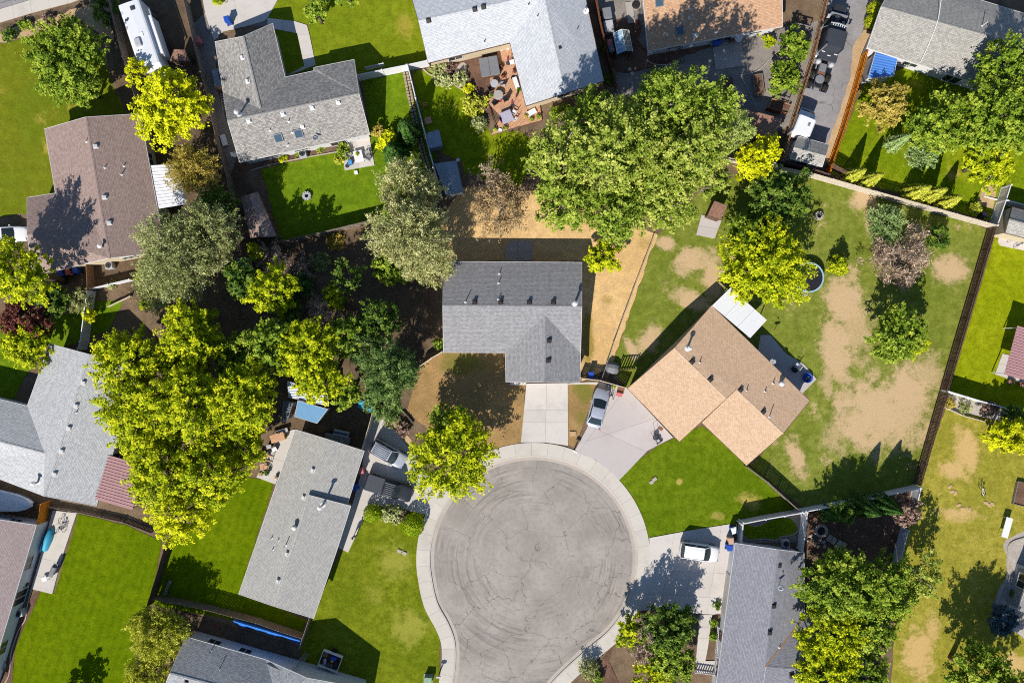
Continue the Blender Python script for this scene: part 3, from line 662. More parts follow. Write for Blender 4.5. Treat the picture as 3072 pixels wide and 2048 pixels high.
def metal_cover(name, label, pts, z0, z1, mat, post_mat, rib=0.3, cat='patio cover', along=0):
    """ribbed sheet roof over a quad of photo points on slim posts; ribs run from edge 0-1 to edge 3-2"""
    a, b, c, d = (W(pts[0], z1), W(pts[1], z1), W(pts[2], z0), W(pts[3], z0)) if along == 0 else (W(pts[1], z1), W(pts[2], z1), W(pts[3], z0), W(pts[0], z0))
    ce = (a + b + c + d) / 4; o = Vector((ce.x, ce.y, 0)); root = empty(name, o, 0, label, cat)
    n = max(3, int((b - a).length / rib)); 
    for k in range(n):
        t0, t1 = k / n, (k + 1) / n; p = [a + (b - a) * t0 - o, a + (b - a) * t1 - o, d + (c - d) * t1 - o, d + (c - d) * t0 - o]
        m = MB(); dn = Vector((0, 0, .03)); e = (b - a).normalized() * 0.045
        m.add([p[0] + e * .3, p[1] - e * .3, p[2] - e * .3, p[3] + e * .3] + [q - dn for q in (p[0] + e * .3, p[1] - e * .3, p[2] - e * .3, p[3] + e * .3)], [(0, 1, 2, 3), (7, 6, 5, 4), (0, 4, 5, 1), (1, 5, 6, 2), (2, 6, 7, 3), (3, 7, 4, 0)])
        u = Vector((0, 0, .04)); m.add([p[0] - e + Vector((0, 0, .004)), p[0] - e * .4 + u, p[0] + e * .4 + u, p[0] + e + Vector((0, 0, .004)), p[3] - e + Vector((0, 0, .004)), p[3] - e * .4 + u, p[3] + e * .4 + u, p[3] + e + Vector((0, 0, .004))], [(0, 4, 5, 1), (1, 5, 6, 2), (2, 6, 7, 3), (0, 1, 2, 3), (7, 6, 5, 4)])
        m.build('roof_panel', mat, root)
    for q in (a, b, c, d):
        q2 = q + (ce - q) * 0.06 - o; MB().beam((q2.x, q2.y, 0), (q2.x, q2.y, q2.z - .05), .1, .1).build('post', post_mat, root)
    return root

# --- the dark grey house at the head of the cul-de-sac
s_h1 = shingle('grey_shingle', lit(168, 167, 168, 1.6), lit(140, 139, 142, 1.6))
E_, R_ = 2.6, 4.35
A = T1(1, 1, 1722, 833); B = T1(2, 1, 642, 842); C = (1742, 1060); Dd = (1516, 1058); F = (1330, 1057)
r0 = T1(1, 1, 1716, 1240); r1 = T1(2, 1, 642, 1246); ap = T1(2, 1, 305, 1330); wl_ = T1(1, 2, 2295, 372); wr_ = T1(2, 2, 625, 372); wm = T1(2, 2, 296, 371)
zap = 4.0
house('house', 'dark grey gabled house at the head of the cul-de-sac',
    [[q3(A, E_), q3(B, E_), q3(r1, R_), q3(r0, R_)], [q3(r0, R_), q3(r1, R_), q3(C, E_), q3(ap, zap), q3(Dd, E_), q3(F, E_)],
     [q3(ap, zap), q3(Dd, E_), q3(wl_, E_), q3(wm, zap)], [q3(ap, zap), q3(wm, zap), q3(wr_, E_), q3(C, E_)]],
    [A, B, C, wr_, wl_, Dd, F], E_, s_h1, m_wall_w, m_trim_w, 0.35, [(q3(r0, R_), q3(r1, R_)), (q3(ap, zap), q3(wm, zap))],
    [('pipe', T1(1, 1, 2235, 945), .35), ('pipe', T1(1, 1, 2230, 1030), .35), ('pipe', T1(1, 1, 1925, 1205), .7), ('pipe', T1(1, 1, 2228, 1180), .35), ('box', T1(1, 1, 2010, 1205), 'd'), ('box', T1(1, 1, 2248, 1205), 'd'),
     ('box', T1(2, 1, 160, 1210), 'd'), ('box', T1(2, 1, 380, 1210), 'd'), ('flue', T1(2, 1, 575, 1222), .9), ('box', T1(2, 2, 333, 175), 'd'), ('box', T1(2, 1, 340, 1560), 'd')],
    openings=[(3, .42, 4.6, 0, 2.1, 'garage'), (5, .5, 1.6, 1.0, 1.2, 'window'), (5, .85, .95, 0, 2.0, 'door'), (0, .3, 1.6, .9, 1.2, 'window'), (0, .75, 1.6, .9, 1.2, 'window'), (1, .4, 1.0, 1.2, 1.0, 'window'), (6, .5, 1.2, 1.2, 1.0, 'window')])
# --- the tan house
s_h2 = shingle('tan_shingle', lit(240, 206, 172, 1.75), lit(222, 182, 146, 1.75), contrast=.2)
b1 = T1(2, 1, 1835, 1235); b2 = T1(3, 2, 385, 545); R2e = T1(2, 2, 2492, 845); R2s = T1(2, 2, 2060, 440); R1e = T1(2, 2, 1970, 525); R1s = T1(2, 2, 1490, 60)
f1 = T1(2, 2, 1060, 430); f2 = T1(2, 2, 1537, 922); g1 = T1(2, 2, 1740, 745); g2 = T1(2, 2, 2155, 1140)
z1, z2 = 3.75, 3.5; ef = 2.5
house('house', 'tan shingled house set at an angle beside the wide driveway',
    [[q3(b1, 2.5), q3(b2, 2.5), q3(R2e, z2), q3(R2s, z2), q3(R1e, z1), q3(R1s, z1)], [q3(R1s, z1), q3(R1e, z1), q3(f2, ef), q3(f1, ef)], [q3(R2s, z2), q3(R2e, z2), q3(g2, ef), q3(g1, ef)]],
    [b1, b2, g2, g1, f2, f1], 2.5, s_h2, m_wall_b, m_trim_b, 0.4, [(q3(R1s, z1), q3(R1e, z1)), (q3(R2s, z2), q3(R2e, z2))],
    [('flue', T1(2, 2, 1612, 62), 1.0), ('box', T1(2, 2, 1655, 185), 'd'), ('pipe', T1(2, 2, 1725, 190), .4, 1), ('box', T1(2, 2, 1823, 348), 'd'), ('box', T1(2, 2, 2100, 443), 'd'), ('pipe', T1(2, 2, 2155, 445), .4, 1), ('pipe', T1(2, 2, 2325, 455), .3, 1),
     ('box', T1(2, 2, 2308, 645), 'd'), ('pipe', T1(3, 2, 12, 690), .9), ('pipe', T1(3, 2, 48, 380), .4, 1), ('turbine', T1(3, 2, 115, 385)), ('dish', T1(3, 2, 25, 178), 120)],
    openings=[(4, .45, 4.8, 0, 2.1, 'garage'), (2, .3, 1.8, .9, 1.2, 'window'), (2, .7, 1.6, .9, 1.2, 'window'), (0, .3, 1.4, 1., 1.2, 'window'), (0, .7, 1.8, .1, 2., 'window'), (3, .5, .95, 0, 2.0, 'door'), (1, .5, 1.2, 1, 1.1, 'window')])
m_white_metal = plain('white_metal', lit(246, 246, 248, 1.3), 0.35, 0.5, 0.0, var=0.03)
metal_cover('patio_cover', 'white metal patio cover at the tan house corner', TT(2, 1, '1840,1240 2190,1537 2342,1372 2010,1075'), 2.5, 2.7, m_white_metal, m_trim_w, 1.6)
# --- long pale grey house left of the cul-de-sac
s_h3 = shingle('ash_shingle', lit(196, 193, 186, 1.65), lit(172, 170, 166, 1.65), contrast=.15)
a1 = T1(1, 2, 360, 808); a2 = T1(1, 2, 995, 1005); a3 = T1(1, 2, 838, 1500); a4 = T1(1, 2, 872, 1510); a5 = T1(1, 3, 752, 320); a6 = T1(1, 3, 530, 975); a7 = (715.8, 1781)
rt = T1(1, 2, 672, 902); rm = T1(1, 2, 487, 1410); rb = T1(1, 3, 165, 862)
house('house', 'long pale grey house left of the cul-de-sac',
    [[q3(a1, 2.6), q3(rt, 3.9), q3(rm, 3.9), q3(rb, 3.9), q3(a7, 2.6)], [q3(rt, 3.9), q3(a2, 2.6), q3(a3, 2.6), q3(rm, 3.9)], [q3(rm, 4.3), q3(a4, 2.95), q3(a5, 2.95), q3(a6, 2.95), q3(rb, 4.3)]],
    [a1, a2, a3, a4, a6, a7], 2.6, s_h3, m_wall_b, m_trim_w, 0.4, [(q3(rt, 3.9), q3(rm, 3.9)), (q3(rm, 4.3), q3(rb, 4.3))],
    [('flue', T1(1, 2, 620, 1495), 1.6), ('box', T1(1, 2, 525, 1182)), ('box', T1(1, 2, 440, 1430)), ('turbine', T1(1, 3, 362, 132)), ('pipe', T1(1, 3, 275, 300), .9), ('pipe', T1(1, 3, 145, 235), .35, 1), ('pipe', T1(1, 3, 205, 255), .3, 1), ('pipe', T1(1, 3, 155, 340), .3, 1), ('box', T1(1, 3, 288, 380)), ('box', T1(1, 3, 205, 630))],
    openings=[(1, .5, 4.6, 0, 2.1, 'garage'), (3, .35, .95, 0, 2.0, 'door'), (3, .6, 1.8, .9, 1.2, 'window'), (3, .85, 1.4, .9, 1.2, 'window'), (5, .3, 1.6, .9, 1.2, 'window'), (5, .6, 1.8, .1, 2., 'window'), (4, .5, 1.2, 1., 1.1, 'window')])
# --- pale grey house at the left edge
s_h4 = shingle('light_grey_shingle', lit(216, 216, 216, 1.7), lit(184, 186, 188, 1.7), contrast=.2)
c1 = T1(0, 2, 455, 20); c2 = T1(0, 2, 1280, 245); c3 = T1(0, 2, 885, 1510); c4 = T1(0, 2, 392, 1415); c5 = T1(0, 2, 250, 590); w1 = T1(0, 2, -420, 430); w2 = T1(0, 2, -420, 1105); w0 = T1(0, 2, -420, 815)
rt = T1(0, 2, 812, 117); rb = T1(0, 2, 402, 1418); ra = T1(0, 2, 412, 1030)
zr = 4.4; ze = 2.6; za = 4.1
house('house', 'pale grey house at the left edge with a maroon patio cover',
    [[q3(c1, ze), q3(rt, zr), q3(rb, zr), q3(ra, za), q3(c5, ze)], [q3(rt, zr), q3(c2, ze), q3(c3, ze), q3(rb, zr)], [q3(c5, ze), q3(ra, za), q3(w0, za), q3(w1, ze)], [q3(ra, za), q3(rb, ze + .25), q3(w2, ze), q3(w0, za)]],
    [c1, c2, c3, c4, w2, w1, c5], ze, s_h4, m_wall_w, m_trim_w, 0.35, [(q3(rt, zr), q3(rb, zr)), (q3(ra, za), q3(w0, za))],
    [('box', T1(0, 2, 768, 378)), ('box', T1(0, 2, 700, 590)), ('box', T1(0, 2, 634, 795)), ('box', T1(0, 2, 568, 1005)), ('box', T1(0, 2, 502, 1215)), ('pipe', T1(0, 2, 705, 650), .35, 1), ('pipe', T1(0, 2, 888, 700), .35, 1), ('flue', T1(0, 2, 352, 1290), .9)],
    openings=[(1, .3, 1.6, .9, 1.2, 'window'), (1, .7, 1.8, .1, 2., 'window'), (2, .5, 1.4, .9, 1.2, 'window'), (0, .5, 1.4, .9, 1.2, 'window')])
m_maroon = plain('maroon_metal', lit(196, 150, 150, 1.5), 0.45, 0.4, var=0.1)
metal_cover('patio_cover', 'maroon ribbed patio cover under the big yellow-green trees', TT(0, 2, '962,1035 842,1440 1215,1548 1335,1140'), 2.3, 2.75, m_maroon, m_trim_w, .32)
# --- taupe house at the lower left edge
s_h5 = shingle('taupe_shingle', lit(174, 158, 156, 1.55), lit(158, 142, 140, 1.55), contrast=.12)
d1 = T1(0, 3, 335, 118); d2 = T1(0, 3, -170, 1790); d0 = T1(0, 3, -600, -20); d3 = T1(0, 3, -1100, 1650)
house('house', 'taupe roofed house at the lower left edge', [[q3(d1, 2.6), q3(d2, 2.6), q3(d3, 5.0), q3(d0, 5.0)]], [d1, d2, d3, d0], 2.6, s_h5, m_wall_w, m_trim_w, 0.22,
    openings=[(0, .22, 1.6, .9, 1.2, 'window'), (0, .42, 1.8, .1, 2., 'window'), (0, .7, 1.6, .9, 1.2, 'window'), (3, .75, 1.4, 1., 1.1, 'window')])
# --- lower grey house
s_h6 = shingle('slate_shingle', lit(182, 184, 186, 1.6), lit(140, 142, 146, 1.6), contrast=.2)
e1 = T1(0, 3, 1705, 1140); e2 = T1(1, 3, 90, 1352); e3 = T1(1, 3, 1000, 1615); ry = T1(0, 3, 1558, 1482); pk = T1(1, 3, 470, 1520); rv = T1(1, 3, 165, 1700); rend = T1(1, 3, 300, 2250); e4 = T1(1, 3, 860, 2400); rz2 = T1(1, 3, 200, 1742)
lo1 = T1(0, 3, 1415, 1830); lo2 = T1(1, 3, -150, 2090)
house('house', 'grey house at the bottom edge with a ladder on its roof',
    [[q3(e1, 2.6), q3(e2, 2.6), q3(rz2, 4.3), q3(ry, 4.3)], [q3(ry, 4.3), q3(rz2, 4.3), q3(lo2, 2.6), q3(lo1, 2.6)], [q3(e2, 2.6), q3(pk, 4.3), q3(rend, 4.3), q3(lo2, 2.6), q3(rz2, 4.3)], [q3(pk, 4.3), q3(e3, 2.6), q3(e4, 2.6), q3(rend, 4.3)]],
    [e1, e2, e3, e4, rend, lo2, lo1], 2.6, s_h6, m_wall_w, m_trim_w, 0.3, [(q3(ry, 4.3), q3(rz2, 4.3)), (q3(pk, 4.3), q3(rend, 4.3))],
    [('pipe', T1(0, 3, 1942, 1270), .5, 1), ('pipe', T1(0, 3, 2015, 1440), .4, 1), ('box', T1(0, 3, 1715, 1555), 'd')],
    openings=[(0, .3, 1.4, .9, 1.2, 'window'), (0, .7, 1.4, .9, 1.2, 'window')])
# --- brown house at the left
s_h7 = shingle('brown_shingle', lit(176, 154, 146, 1.6), lit(150, 128, 118, 1.6), contrast=.15)
h1 = T1(0, 0, 410, 1185); h2 = T1(0, 0, 785, 1076); h3 = T1(0, 0, 1288, 1045); h4 = T1(0, 1, 1520, 745); h5 = T1(0, 1, 1003, 803); h6 = T1(0, 1, 490, 922); h7 = T1(0, 1, 300, 960); h8 = T1(0, 1, 248, 247); h9 = T1(0, 1, 508, 206); hv = T1(0, 1, 862, 485); hw = T1(0, 1, 250, 585)
house('house', 'brown shingled house at the left with a white patio roof',
    [[q3(h2, 4.4), q3(h3, 2.6), q3(h4, 2.6), q3(h5, 4.4)], [q3(h1, 2.6), q3(h2, 4.4), q3(h5, 4.4), q3(hv, 4.0), q3(h9, 2.6)], [q3(h9, 2.6), q3(hv, 4.0), q3(hw, 4.0), q3(h8, 2.6)], [q3(hv, 4.0), q3(h5, 4.4), q3(h6, 2.6), q3(h7, 2.55), q3(hw, 4.0)]],
    [h1, h3, h4, h6, h7, h8, h9], 2.6, s_h7, m_wall_b, m_trim_w, 0.3, [(q3(h2, 4.4), q3(h5, 4.4)), (q3(hv, 4.0), q3(hw, 4.0))],
    [('pipe', T1(0, 0, 795, 1302), .45), ('box', T1(0, 0, 880, 1345)), ('pipe', T1(0, 0, 965, 1540), .3), ('pipe', T1(0, 0, 1140, 1525), .3), ('pipe', T1(0, 1, 1120, 35), .5), ('box', T1(0, 1, 962, 245)), ('box', T1(0, 1, 1005, 480)), ('flue', T1(0, 1, 955, 700), .8)],
    openings=[(2, .35, 1.4, .9, 1.2, 'window'), (1, .3, 1.4, .9, 1.2, 'window'), (1, .6, 1.8, .1, 2., 'window'), (5, .5, 1.6, .9, 1.2, 'window'), (0, .5, 1.4, .9, 1.2, 'window')])
metal_cover('patio_cover', 'white ribbed patio roof on the brown house', TT(0, 1, '1388,-45 1452,352 1712,308 1640,-60'), 2.25, 2.5, m_white_metal, m_trim_w, .35)
# --- L-shaped grey house at the top
s_h8 = shingle('mixed_grey_shingle', lit(182, 178, 172, 1.6), lit(122, 118, 116, 1.6), contrast=.3)
k1 = T1(0, 0, 1975, 385); k2 = T1(1, 0, 152, 215); k3 = T1(1, 0, 267, 710); k4 = T1(1, 0, 530, 652); k4b = T1(1, 0, 530, 622); k5 = T1(1, 0, 902, 548); k6 = T1(1, 0, 1045, 1235); k7 = T1(0, 0, 2200, 1490); k8 = T1(0, 0, 2050, 850)
kr = T1(1, 0, 947, 862); kl = T1(0, 0, 2090, 1112); kw = T1(0, 0, 2230, 335); kv = T1(0, 0, 2390, 1000)
zr = 4.6; zv = 4.3
house('house', 'grey L-shaped house at the top left of centre',
    [[q3(kl, zr), q3(kr, zr), q3(k6, 2.6), q3(k7, 2.6)], [q3(k8, 2.9), q3(kv, zv), q3(k3, 2.6), q3(k4, 2.6), q3(k4b, 2.5), q3(k5, 2.5), q3(kr, zr), q3(kl, zr)], [q3(k1, 2.6), q3(kw, zv), q3(kv, zv), q3(k8, 2.9)], [q3(kw, zv), q3(k2, 2.6), q3(k3, 2.6), q3(kv, zv)]],
    [k1, k2, k3, k4, k5, k6, k7, k8], 2.6, s_h8, m_wall_w, m_trim_w, 0.35, [(q3(kl, zr), q3(kr, zr)), (q3(kw, zv), q3(kv, zv))],
    [('box', T1(1, 0, 250, 1048)), ('box', T1(1, 0, 518, 990)), ('box', T1(1, 0, 758, 940)), ('pipe', T1(1, 0, 302, 1118), .5), ('pipe', T1(1, 0, 130, 1200), .35), ('pipe', T1(1, 0, 335, 1218), .35), ('box', T1(1, 0, 430, 1165)), ('pipe', T1(1, 0, 293, 1335), .3), ('skylight', T1(1, 0, 208, 1268)), ('skylight', T1(1, 0, 393, 1228)), ('dish', T1(1, 0, 560, 1285), 60), ('flue', T1(0, 0, 2200, 1055), .9), ('box', T1(0, 0, 2230, 530)), ('box', T1(0, 0, 2278, 748)), ('box', T1(0, 0, 2290, 1112))],
    openings=[(0, .5, 4.2, 0, 2.1, 'garage'), (5, .25, 1.8, .1, 2., 'window'), (5, .55, 1.6, .9, 1.2, 'window'), (5, .8, 1.4, .9, 1.2, 'window'), (4, .5, 1.2, 1., 1.1, 'window'), (3, .6, 1.6, .9, 1.2, 'window'), (2, .5, .95, 0, 2., 'door')])
# --- light grey house top centre
s_h9 = shingle('silver_shingle', lit(222, 224, 228, 1.65), lit(196, 202, 208, 1.65), contrast=.15)
l1 = T1(1, 0, 1340, -320); l2 = T1(1, 0, 1580, 582); l3 = T1(1, 0, 2332, 395); l4 = T1(2, 0, 127, 975); l5 = T1(2, 0, 845, 747); l6 = T1(2, 0, 600, -360)
lr = T1(1, 0, 1490, 192); lv = T1(2, 0, 290, -60); lw = T1(2, 0, 486, 860); lt = T1(2, 0, 215, -330)
house('house', 'light silver grey house at the top centre with a deck',
    [[q3(lr, 4.5), q3(lv, 4.5), q3(l3, 2.6), q3(l2, 2.6)], [q3(l1, 2.9), q3(lt, 2.9), q3(lv, 4.5), q3(lr, 4.5)], [q3(lv, 4.5), q3(lw, 4.3), q3(l4, 2.6), q3(l3, 2.6)], [q3(lt, 2.9), q3(l6, 2.6), q3(l5, 2.6), q3(lw, 4.3), q3(lv, 4.5)]],
    [l1, l2, l3, l4, l5, l6, lt], 2.6, s_h9, m_wall_b, m_trim_b, 0.3, [(q3(lr, 4.5), q3(lv, 4.5)), (q3(lv, 4.5), q3(lw, 4.3))],
    [('box', T1(1, 0, 1585, 190), 'd'), ('box', T1(1, 0, 2010, 88), 'd'), ('box', T1(1, 0, 2090, 65), 'd'), ('pipe', T1(1, 0, 2098, 390), .4, 1), ('pipe', T1(2, 0, 152, 50), .4, 1), ('pipe', T1(2, 0, 235, 155), .4, 1), ('box', T1(2, 0, 345, 85), 'd'), ('pipe', T1(2, 0, 600, 275), .5, 1), ('box', T1(2, 0, 435, 445), 'd'), ('dish', T1(2, 0, 675, 130), 240)],
    openings=[(1, .3, 1.6, .9, 1.2, 'window'), (2, .5, 1.8, .1, 2., 'window'), (3, .5, 1.6, .9, 1.2, 'window'), (0, .5, 1.2, 1., 1.1, 'window')])
# --- orange-tan house at the top
s_h10 = shingle('orange_shingle', lit(226, 184, 148, 1.75), lit(200, 156, 122, 1.75), contrast=.2)
n1 = T1(2, 0, 1150, -560); n2 = T1(2, 0, 1252, 470); n3 = T1(3, 0, 135, 245); n4 = T1(3, 0, 110, -820); nr1 = T1(2, 0, 1195, -90); nr2 = T1(3, 0, 128, -330)
house('house', 'orange-tan roofed house at the top edge',
    [[q3(nr1, 4.3), q3(nr2, 4.3), q3(n3, 2.6), q3(n2, 2.6)], [q3(n1, 2.6), q3(n4, 2.6), q3(nr2, 4.3), q3(nr1, 4.3)]], [n1, n2, n3, n4], 2.6, s_h10, m_wall_w, m_trim_w, 0.4, [(q3(nr1, 4.3), q3(nr2, 4.3))],
    [('skylight', T1(2, 0, 1540, 283)), ('skylight', T1(2, 0, 1352, 25)), ('pipe', T1(2, 0, 1632, 80), .3), ('pipe', T1(2, 0, 1625, 165), .3), ('pipe', T1(2, 0, 1427, 318), .3), ('box', T1(2, 0, 1680, 328)), ('pipe', T1(2, 0, 1535, 355), .3), ('pipe', T1(2, 0, 1867, 300), .3)],
    openings=[(1, .2, 1.6, .9, 1.2, 'window'), (1, .6, 1.8, .1, 2., 'window'), (1, .85, 1.4, .9, 1.2, 'window'), (0, .7, 1.2, 1., 1.1, 'window')])
# --- grey house upper right
s_h11 = shingle('stone_shingle', lit(186, 182, 174, 1.6), lit(150, 148, 142, 1.6), contrast=.2)
p1 = T1(3, 0, 1060, -30); p2 = T1(3, 0, 908, 442); p3 = T1(3, 0, 3000, 1110); p4 = T1(3, 0, 3250, 400); pa = T1(3, 0, 1040, 62); pb = T1(3, 0, 3100, 625); p0 = T1(3, 0, 1180, -190); p5 = T1(3, 0, 1940, 0)
p0 = T1(3, 0, 1200, -230)
house('house', 'grey house in the upper right corner shaded by trees',
    [[q3(pa, 4.4), q3(pb, 4.4), q3(p3, 2.6), q3(p2, 2.6)], [q3(p0, 2.6), q3(p4, 2.6), q3(pb, 4.4), q3(pa, 4.4)]], [p0, p2, p3, p4], 2.6, s_h11, m_wall_w, m_trim_w, 0.45, [(q3(pa, 4.4), q3(pb, 4.4))],
    [('pipe', T1(3, 0, 1965, 240), 1.0)], openings=[(1, .2, 1.6, .9, 1.2, 'window'), (1, .4, 1.8, .1, 2., 'window'), (1, .6, 1.6, .9, 1.2, 'window')])
# --- dark grey house lower right
s_h12 = shingle('charcoal_shingle', lit(156, 156, 164, 1.5), lit(134, 134, 142, 1.5), contrast=.2)
u1 = T1(2, 3, 2050, 283); u2 = T1(3, 3, 332, 370); u3 = T1(3, 3, 336, 955); u4 = T1(3, 3, 900, 1010); u5 = T1(3, 3, 900, 2050); u6 = T1(2, 3, 1780, 2300); 
ua = T1(3, 3, 92, 342); ub = T1(3, 3, -70, 1780); uv = T1(3, 3, -22, 1420); uw = T1(3, 3, 900, 1500); u7 = T1(3, 3, 300, 2050); u8 = T1(3, 3, 300, 2300)
house('house', 'charcoal grey house in the lower right with a satellite dish',
    [[q3(u1, 2.6), q3(ua, 4.2), q3(uv, 4.2), q3(ub, 4.2), q3(u6, 2.6)], [q3(ua, 4.2), q3(u2, 2.6), q3(u3, 2.6), q3(uv, 4.2)], [q3(u3, 2.6), q3(u4, 2.6), q3(uw, 4.1), q3(uv, 4.15)], [q3(uv, 4.15), q3(uw, 4.1), q3(u5, 2.6), q3(u7, 2.6), q3(ub, 4.2)]],
    [u1, u2, u3, u4, u5, u7, u6], 2.6, s_h12, m_wall_w, m_trim_w, 0.3, [(q3(ua, 4.2), q3(ub, 4.2)), (q3(uv, 4.15), q3(uw, 4.1))],
    [('dish', T1(3, 3, 95, 670), 100), ('box', T1(3, 3, 100, 490), 'd'), ('box', T1(3, 3, 52, 860), 'd'), ('box', T1(3, 3, 15, 1105), 'd'), ('pipe', T1(3, 3, 105, 1238), .3), ('box', T1(3, 3, 218, 1500), 'd')],
    openings=[(6, .75, 4.6, 0, 2.1, 'garage'), (6, .4, 1.6, .9, 1.2, 'window'), (6, .55, .95, 0, 2., 'door'), (0, .5, 1.0, 1.2, .9, 'window'), (1, .5, 1.6, .9, 1.2, 'window')])
_a, _b = W(u3, 2.64), W(uv, 4.24); o = MB().beam(_a, _b, .12, .03).build('valley_strip', plain('rusty_flashing', lit(196, 150, 96), .6), None); _h = [q for q in bpy.data.objects if q.get('label', '').startswith('charcoal grey house')][0]; o.parent = _h; o.location = -_h.location
# --- pieces of the neighbours at the right edge
x1 = T1(3, 1, 2243, 335); x2 = T1(3, 1, 2180, 572); x3 = T1(3, 1, 2900, 760); x4 = T1(3, 1, 2960, 520); xr1 = T1(3, 1, 2215, 450); xr2 = T1(3, 1, 2930, 640)
house('outbuilding', 'small grey roofed outbuilding with beige walls at the right edge', [[q3(xr1, 3.6), q3(xr2, 3.6), q3(x3, 2.6), q3(x2, 2.6)], [q3(x1, 2.6), q3(x4, 2.6), q3(xr2, 3.6), q3(xr1, 3.6)]], [x1, x2, x3, x4], 2.6, s_h11, m_wall_b, m_trim_b, 0.05, [(q3(xr1, 3.6), q3(xr2, 3.6))], cat='outbuilding')
metal_cover('patio_cover', 'maroon ribbed patio roof at the right edge', TT(3, 1, '2290,1425 2170,1870 2700,2020 2800,1580'), 2.4, 2.6, m_maroon, m_trim_w, .3)
y1 = T1(3, 3, 2352, 600); 
house('house', 'grey walled house at the lower right edge', [[q3(T1(3, 3, 2420, 520), 2.6), q3(T1(3, 3, 2300, 900), 2.6), q3(T1(3, 3, 2900, 1100), 4.2), q3(T1(3, 3, 3000, 700), 4.2)]], [T1(3, 3, 2420, 520), T1(3, 3, 2320, 900), T1(3, 3, 2900, 1100), T1(3, 3, 3000, 700)], 2.6, s_h11, m_wall_g, m_trim_w, 0.1, openings=[(0, .35, 1.6, .9, 1.3, 'window')])
# ------------------------------------------------------------------ trees and plants
def LM(name, d, m, l, tr=0.24): return leafmat('leaf_' + name, lit(*d, 1.15), lit(*m, 1.02), lit(*l, 0.98), tr)
LEAF = {
 'ygreen': LM('yellow_green', (76, 102, 10), (168, 182, 18), (228, 224, 40)),  # dark end lowered to paint shaded gaps in the crown
 'yellow': LM('yellow', (152, 160, 10), (206, 208, 16), (244, 238, 44)),
 'green': LM('green', (66, 96, 24), (124, 150, 40), (190, 200, 74)),
 'lime': LM('lime', (82, 104, 28), (142, 160, 54), (204, 206, 106)),
 'limeg': LM('lime_deep', (72, 98, 24), (128, 152, 44), (192, 200, 88)),
 'olive': LM('olive', (100, 108, 58), (156, 162, 98), (214, 216, 156), .2),
 'pine': LM('pine', (104, 112, 62), (172, 174, 108), (232, 224, 168), .15),
 'juniper': LM('juniper', (60, 88, 42), (104, 134, 68), (162, 182, 104), .15),
 'dark': LM('dark', (44, 70, 24), (82, 112, 36), (148, 164, 64)),
 'deep': LM('deep', (36, 64, 26), (62, 98, 40), (98, 134, 58), .2),
 'fir': LM('fir', (112, 124, 32), (176, 180, 54), (228, 224, 96), .2),
 'pale': LM('pale', (116, 138, 66), (172, 190, 100), (226, 230, 150), .2),
 'sage': LM('sage', (112, 138, 80), (150, 174, 106), (190, 206, 140), .2),
 'purple': LM('purple', (60, 28, 28), (108, 60, 52), (168, 106, 86), .25),
 'plum': LM('plum', (82, 62, 56), (130, 104, 92), (190, 162, 144), .2),
 'brown': LM('brown', (108, 92, 64), (166, 142, 104), (218, 192, 148), .15),
 'orange': LM('orange', (120, 108, 40), (176, 158, 70), (220, 198, 104)),
 'blue': LM('blue', (30, 52, 62), (62, 90, 102), (112, 138, 148), .05),
 'box': LM('box', (70, 104, 10), (140, 168, 16), (196, 212, 34), .2),
 'twig': LM('twig', (104, 84, 74), (164, 138, 118), (222, 198, 174), .05),
}
m_bark = plain('bark', lit(120, 104, 92), 0.95, 0.1, var=0.3, scale=6)
m_bark_p = plain('pale_bark', lit(176, 164, 152), 0.95, 0.1, var=0.25, scale=6)
LEAFSCALE = 1.0
def leaf_mesh(name, C, N, size, aspect, tint, rng, fold=0.18, T=None):
    n = len(C); N = N / np.maximum(np.linalg.norm(N, axis=1, keepdims=True), 1e-6)
    if T is None: T = rng.normal(size=(n, 3))
    T = T - N * np.sum(T * N, axis=1, keepdims=True); T /= np.maximum(np.linalg.norm(T, axis=1, keepdims=True), 1e-6)
    B = np.cross(N, T); s = size[:, None]; a = (aspect * size)[:, None]; up = N * s * fold
    V = np.stack([C - T * s, C + B * a + up, C + T * s, C - B * a + up], axis=1).reshape(-1, 3)
    me = bpy.data.meshes.new(name); me.vertices.add(4 * n); me.loops.add(4 * n); me.polygons.add(n)
    me.vertices.foreach_set('co', V.astype(np.float32).ravel()); me.loops.foreach_set('vertex_index', np.arange(4 * n, dtype=np.int32))
    me.polygons.foreach_set('loop_start', np.arange(0, 4 * n, 4, dtype=np.int32))
    at = me.attributes.new('tint', 'FLOAT', 'FACE'); at.data.foreach_set('value', np.clip(tint, 0, 1).astype(np.float32))
    me.update(calc_edges=True); return me
def dirs(rng, n, zmin=-0.25):
    z = rng.uniform(zmin, 1, n); a = rng.uniform(0, 2 * np.pi, n); q = np.sqrt(1 - z * z); return np.stack([q * np.cos(a), q * np.sin(a), z], 1)
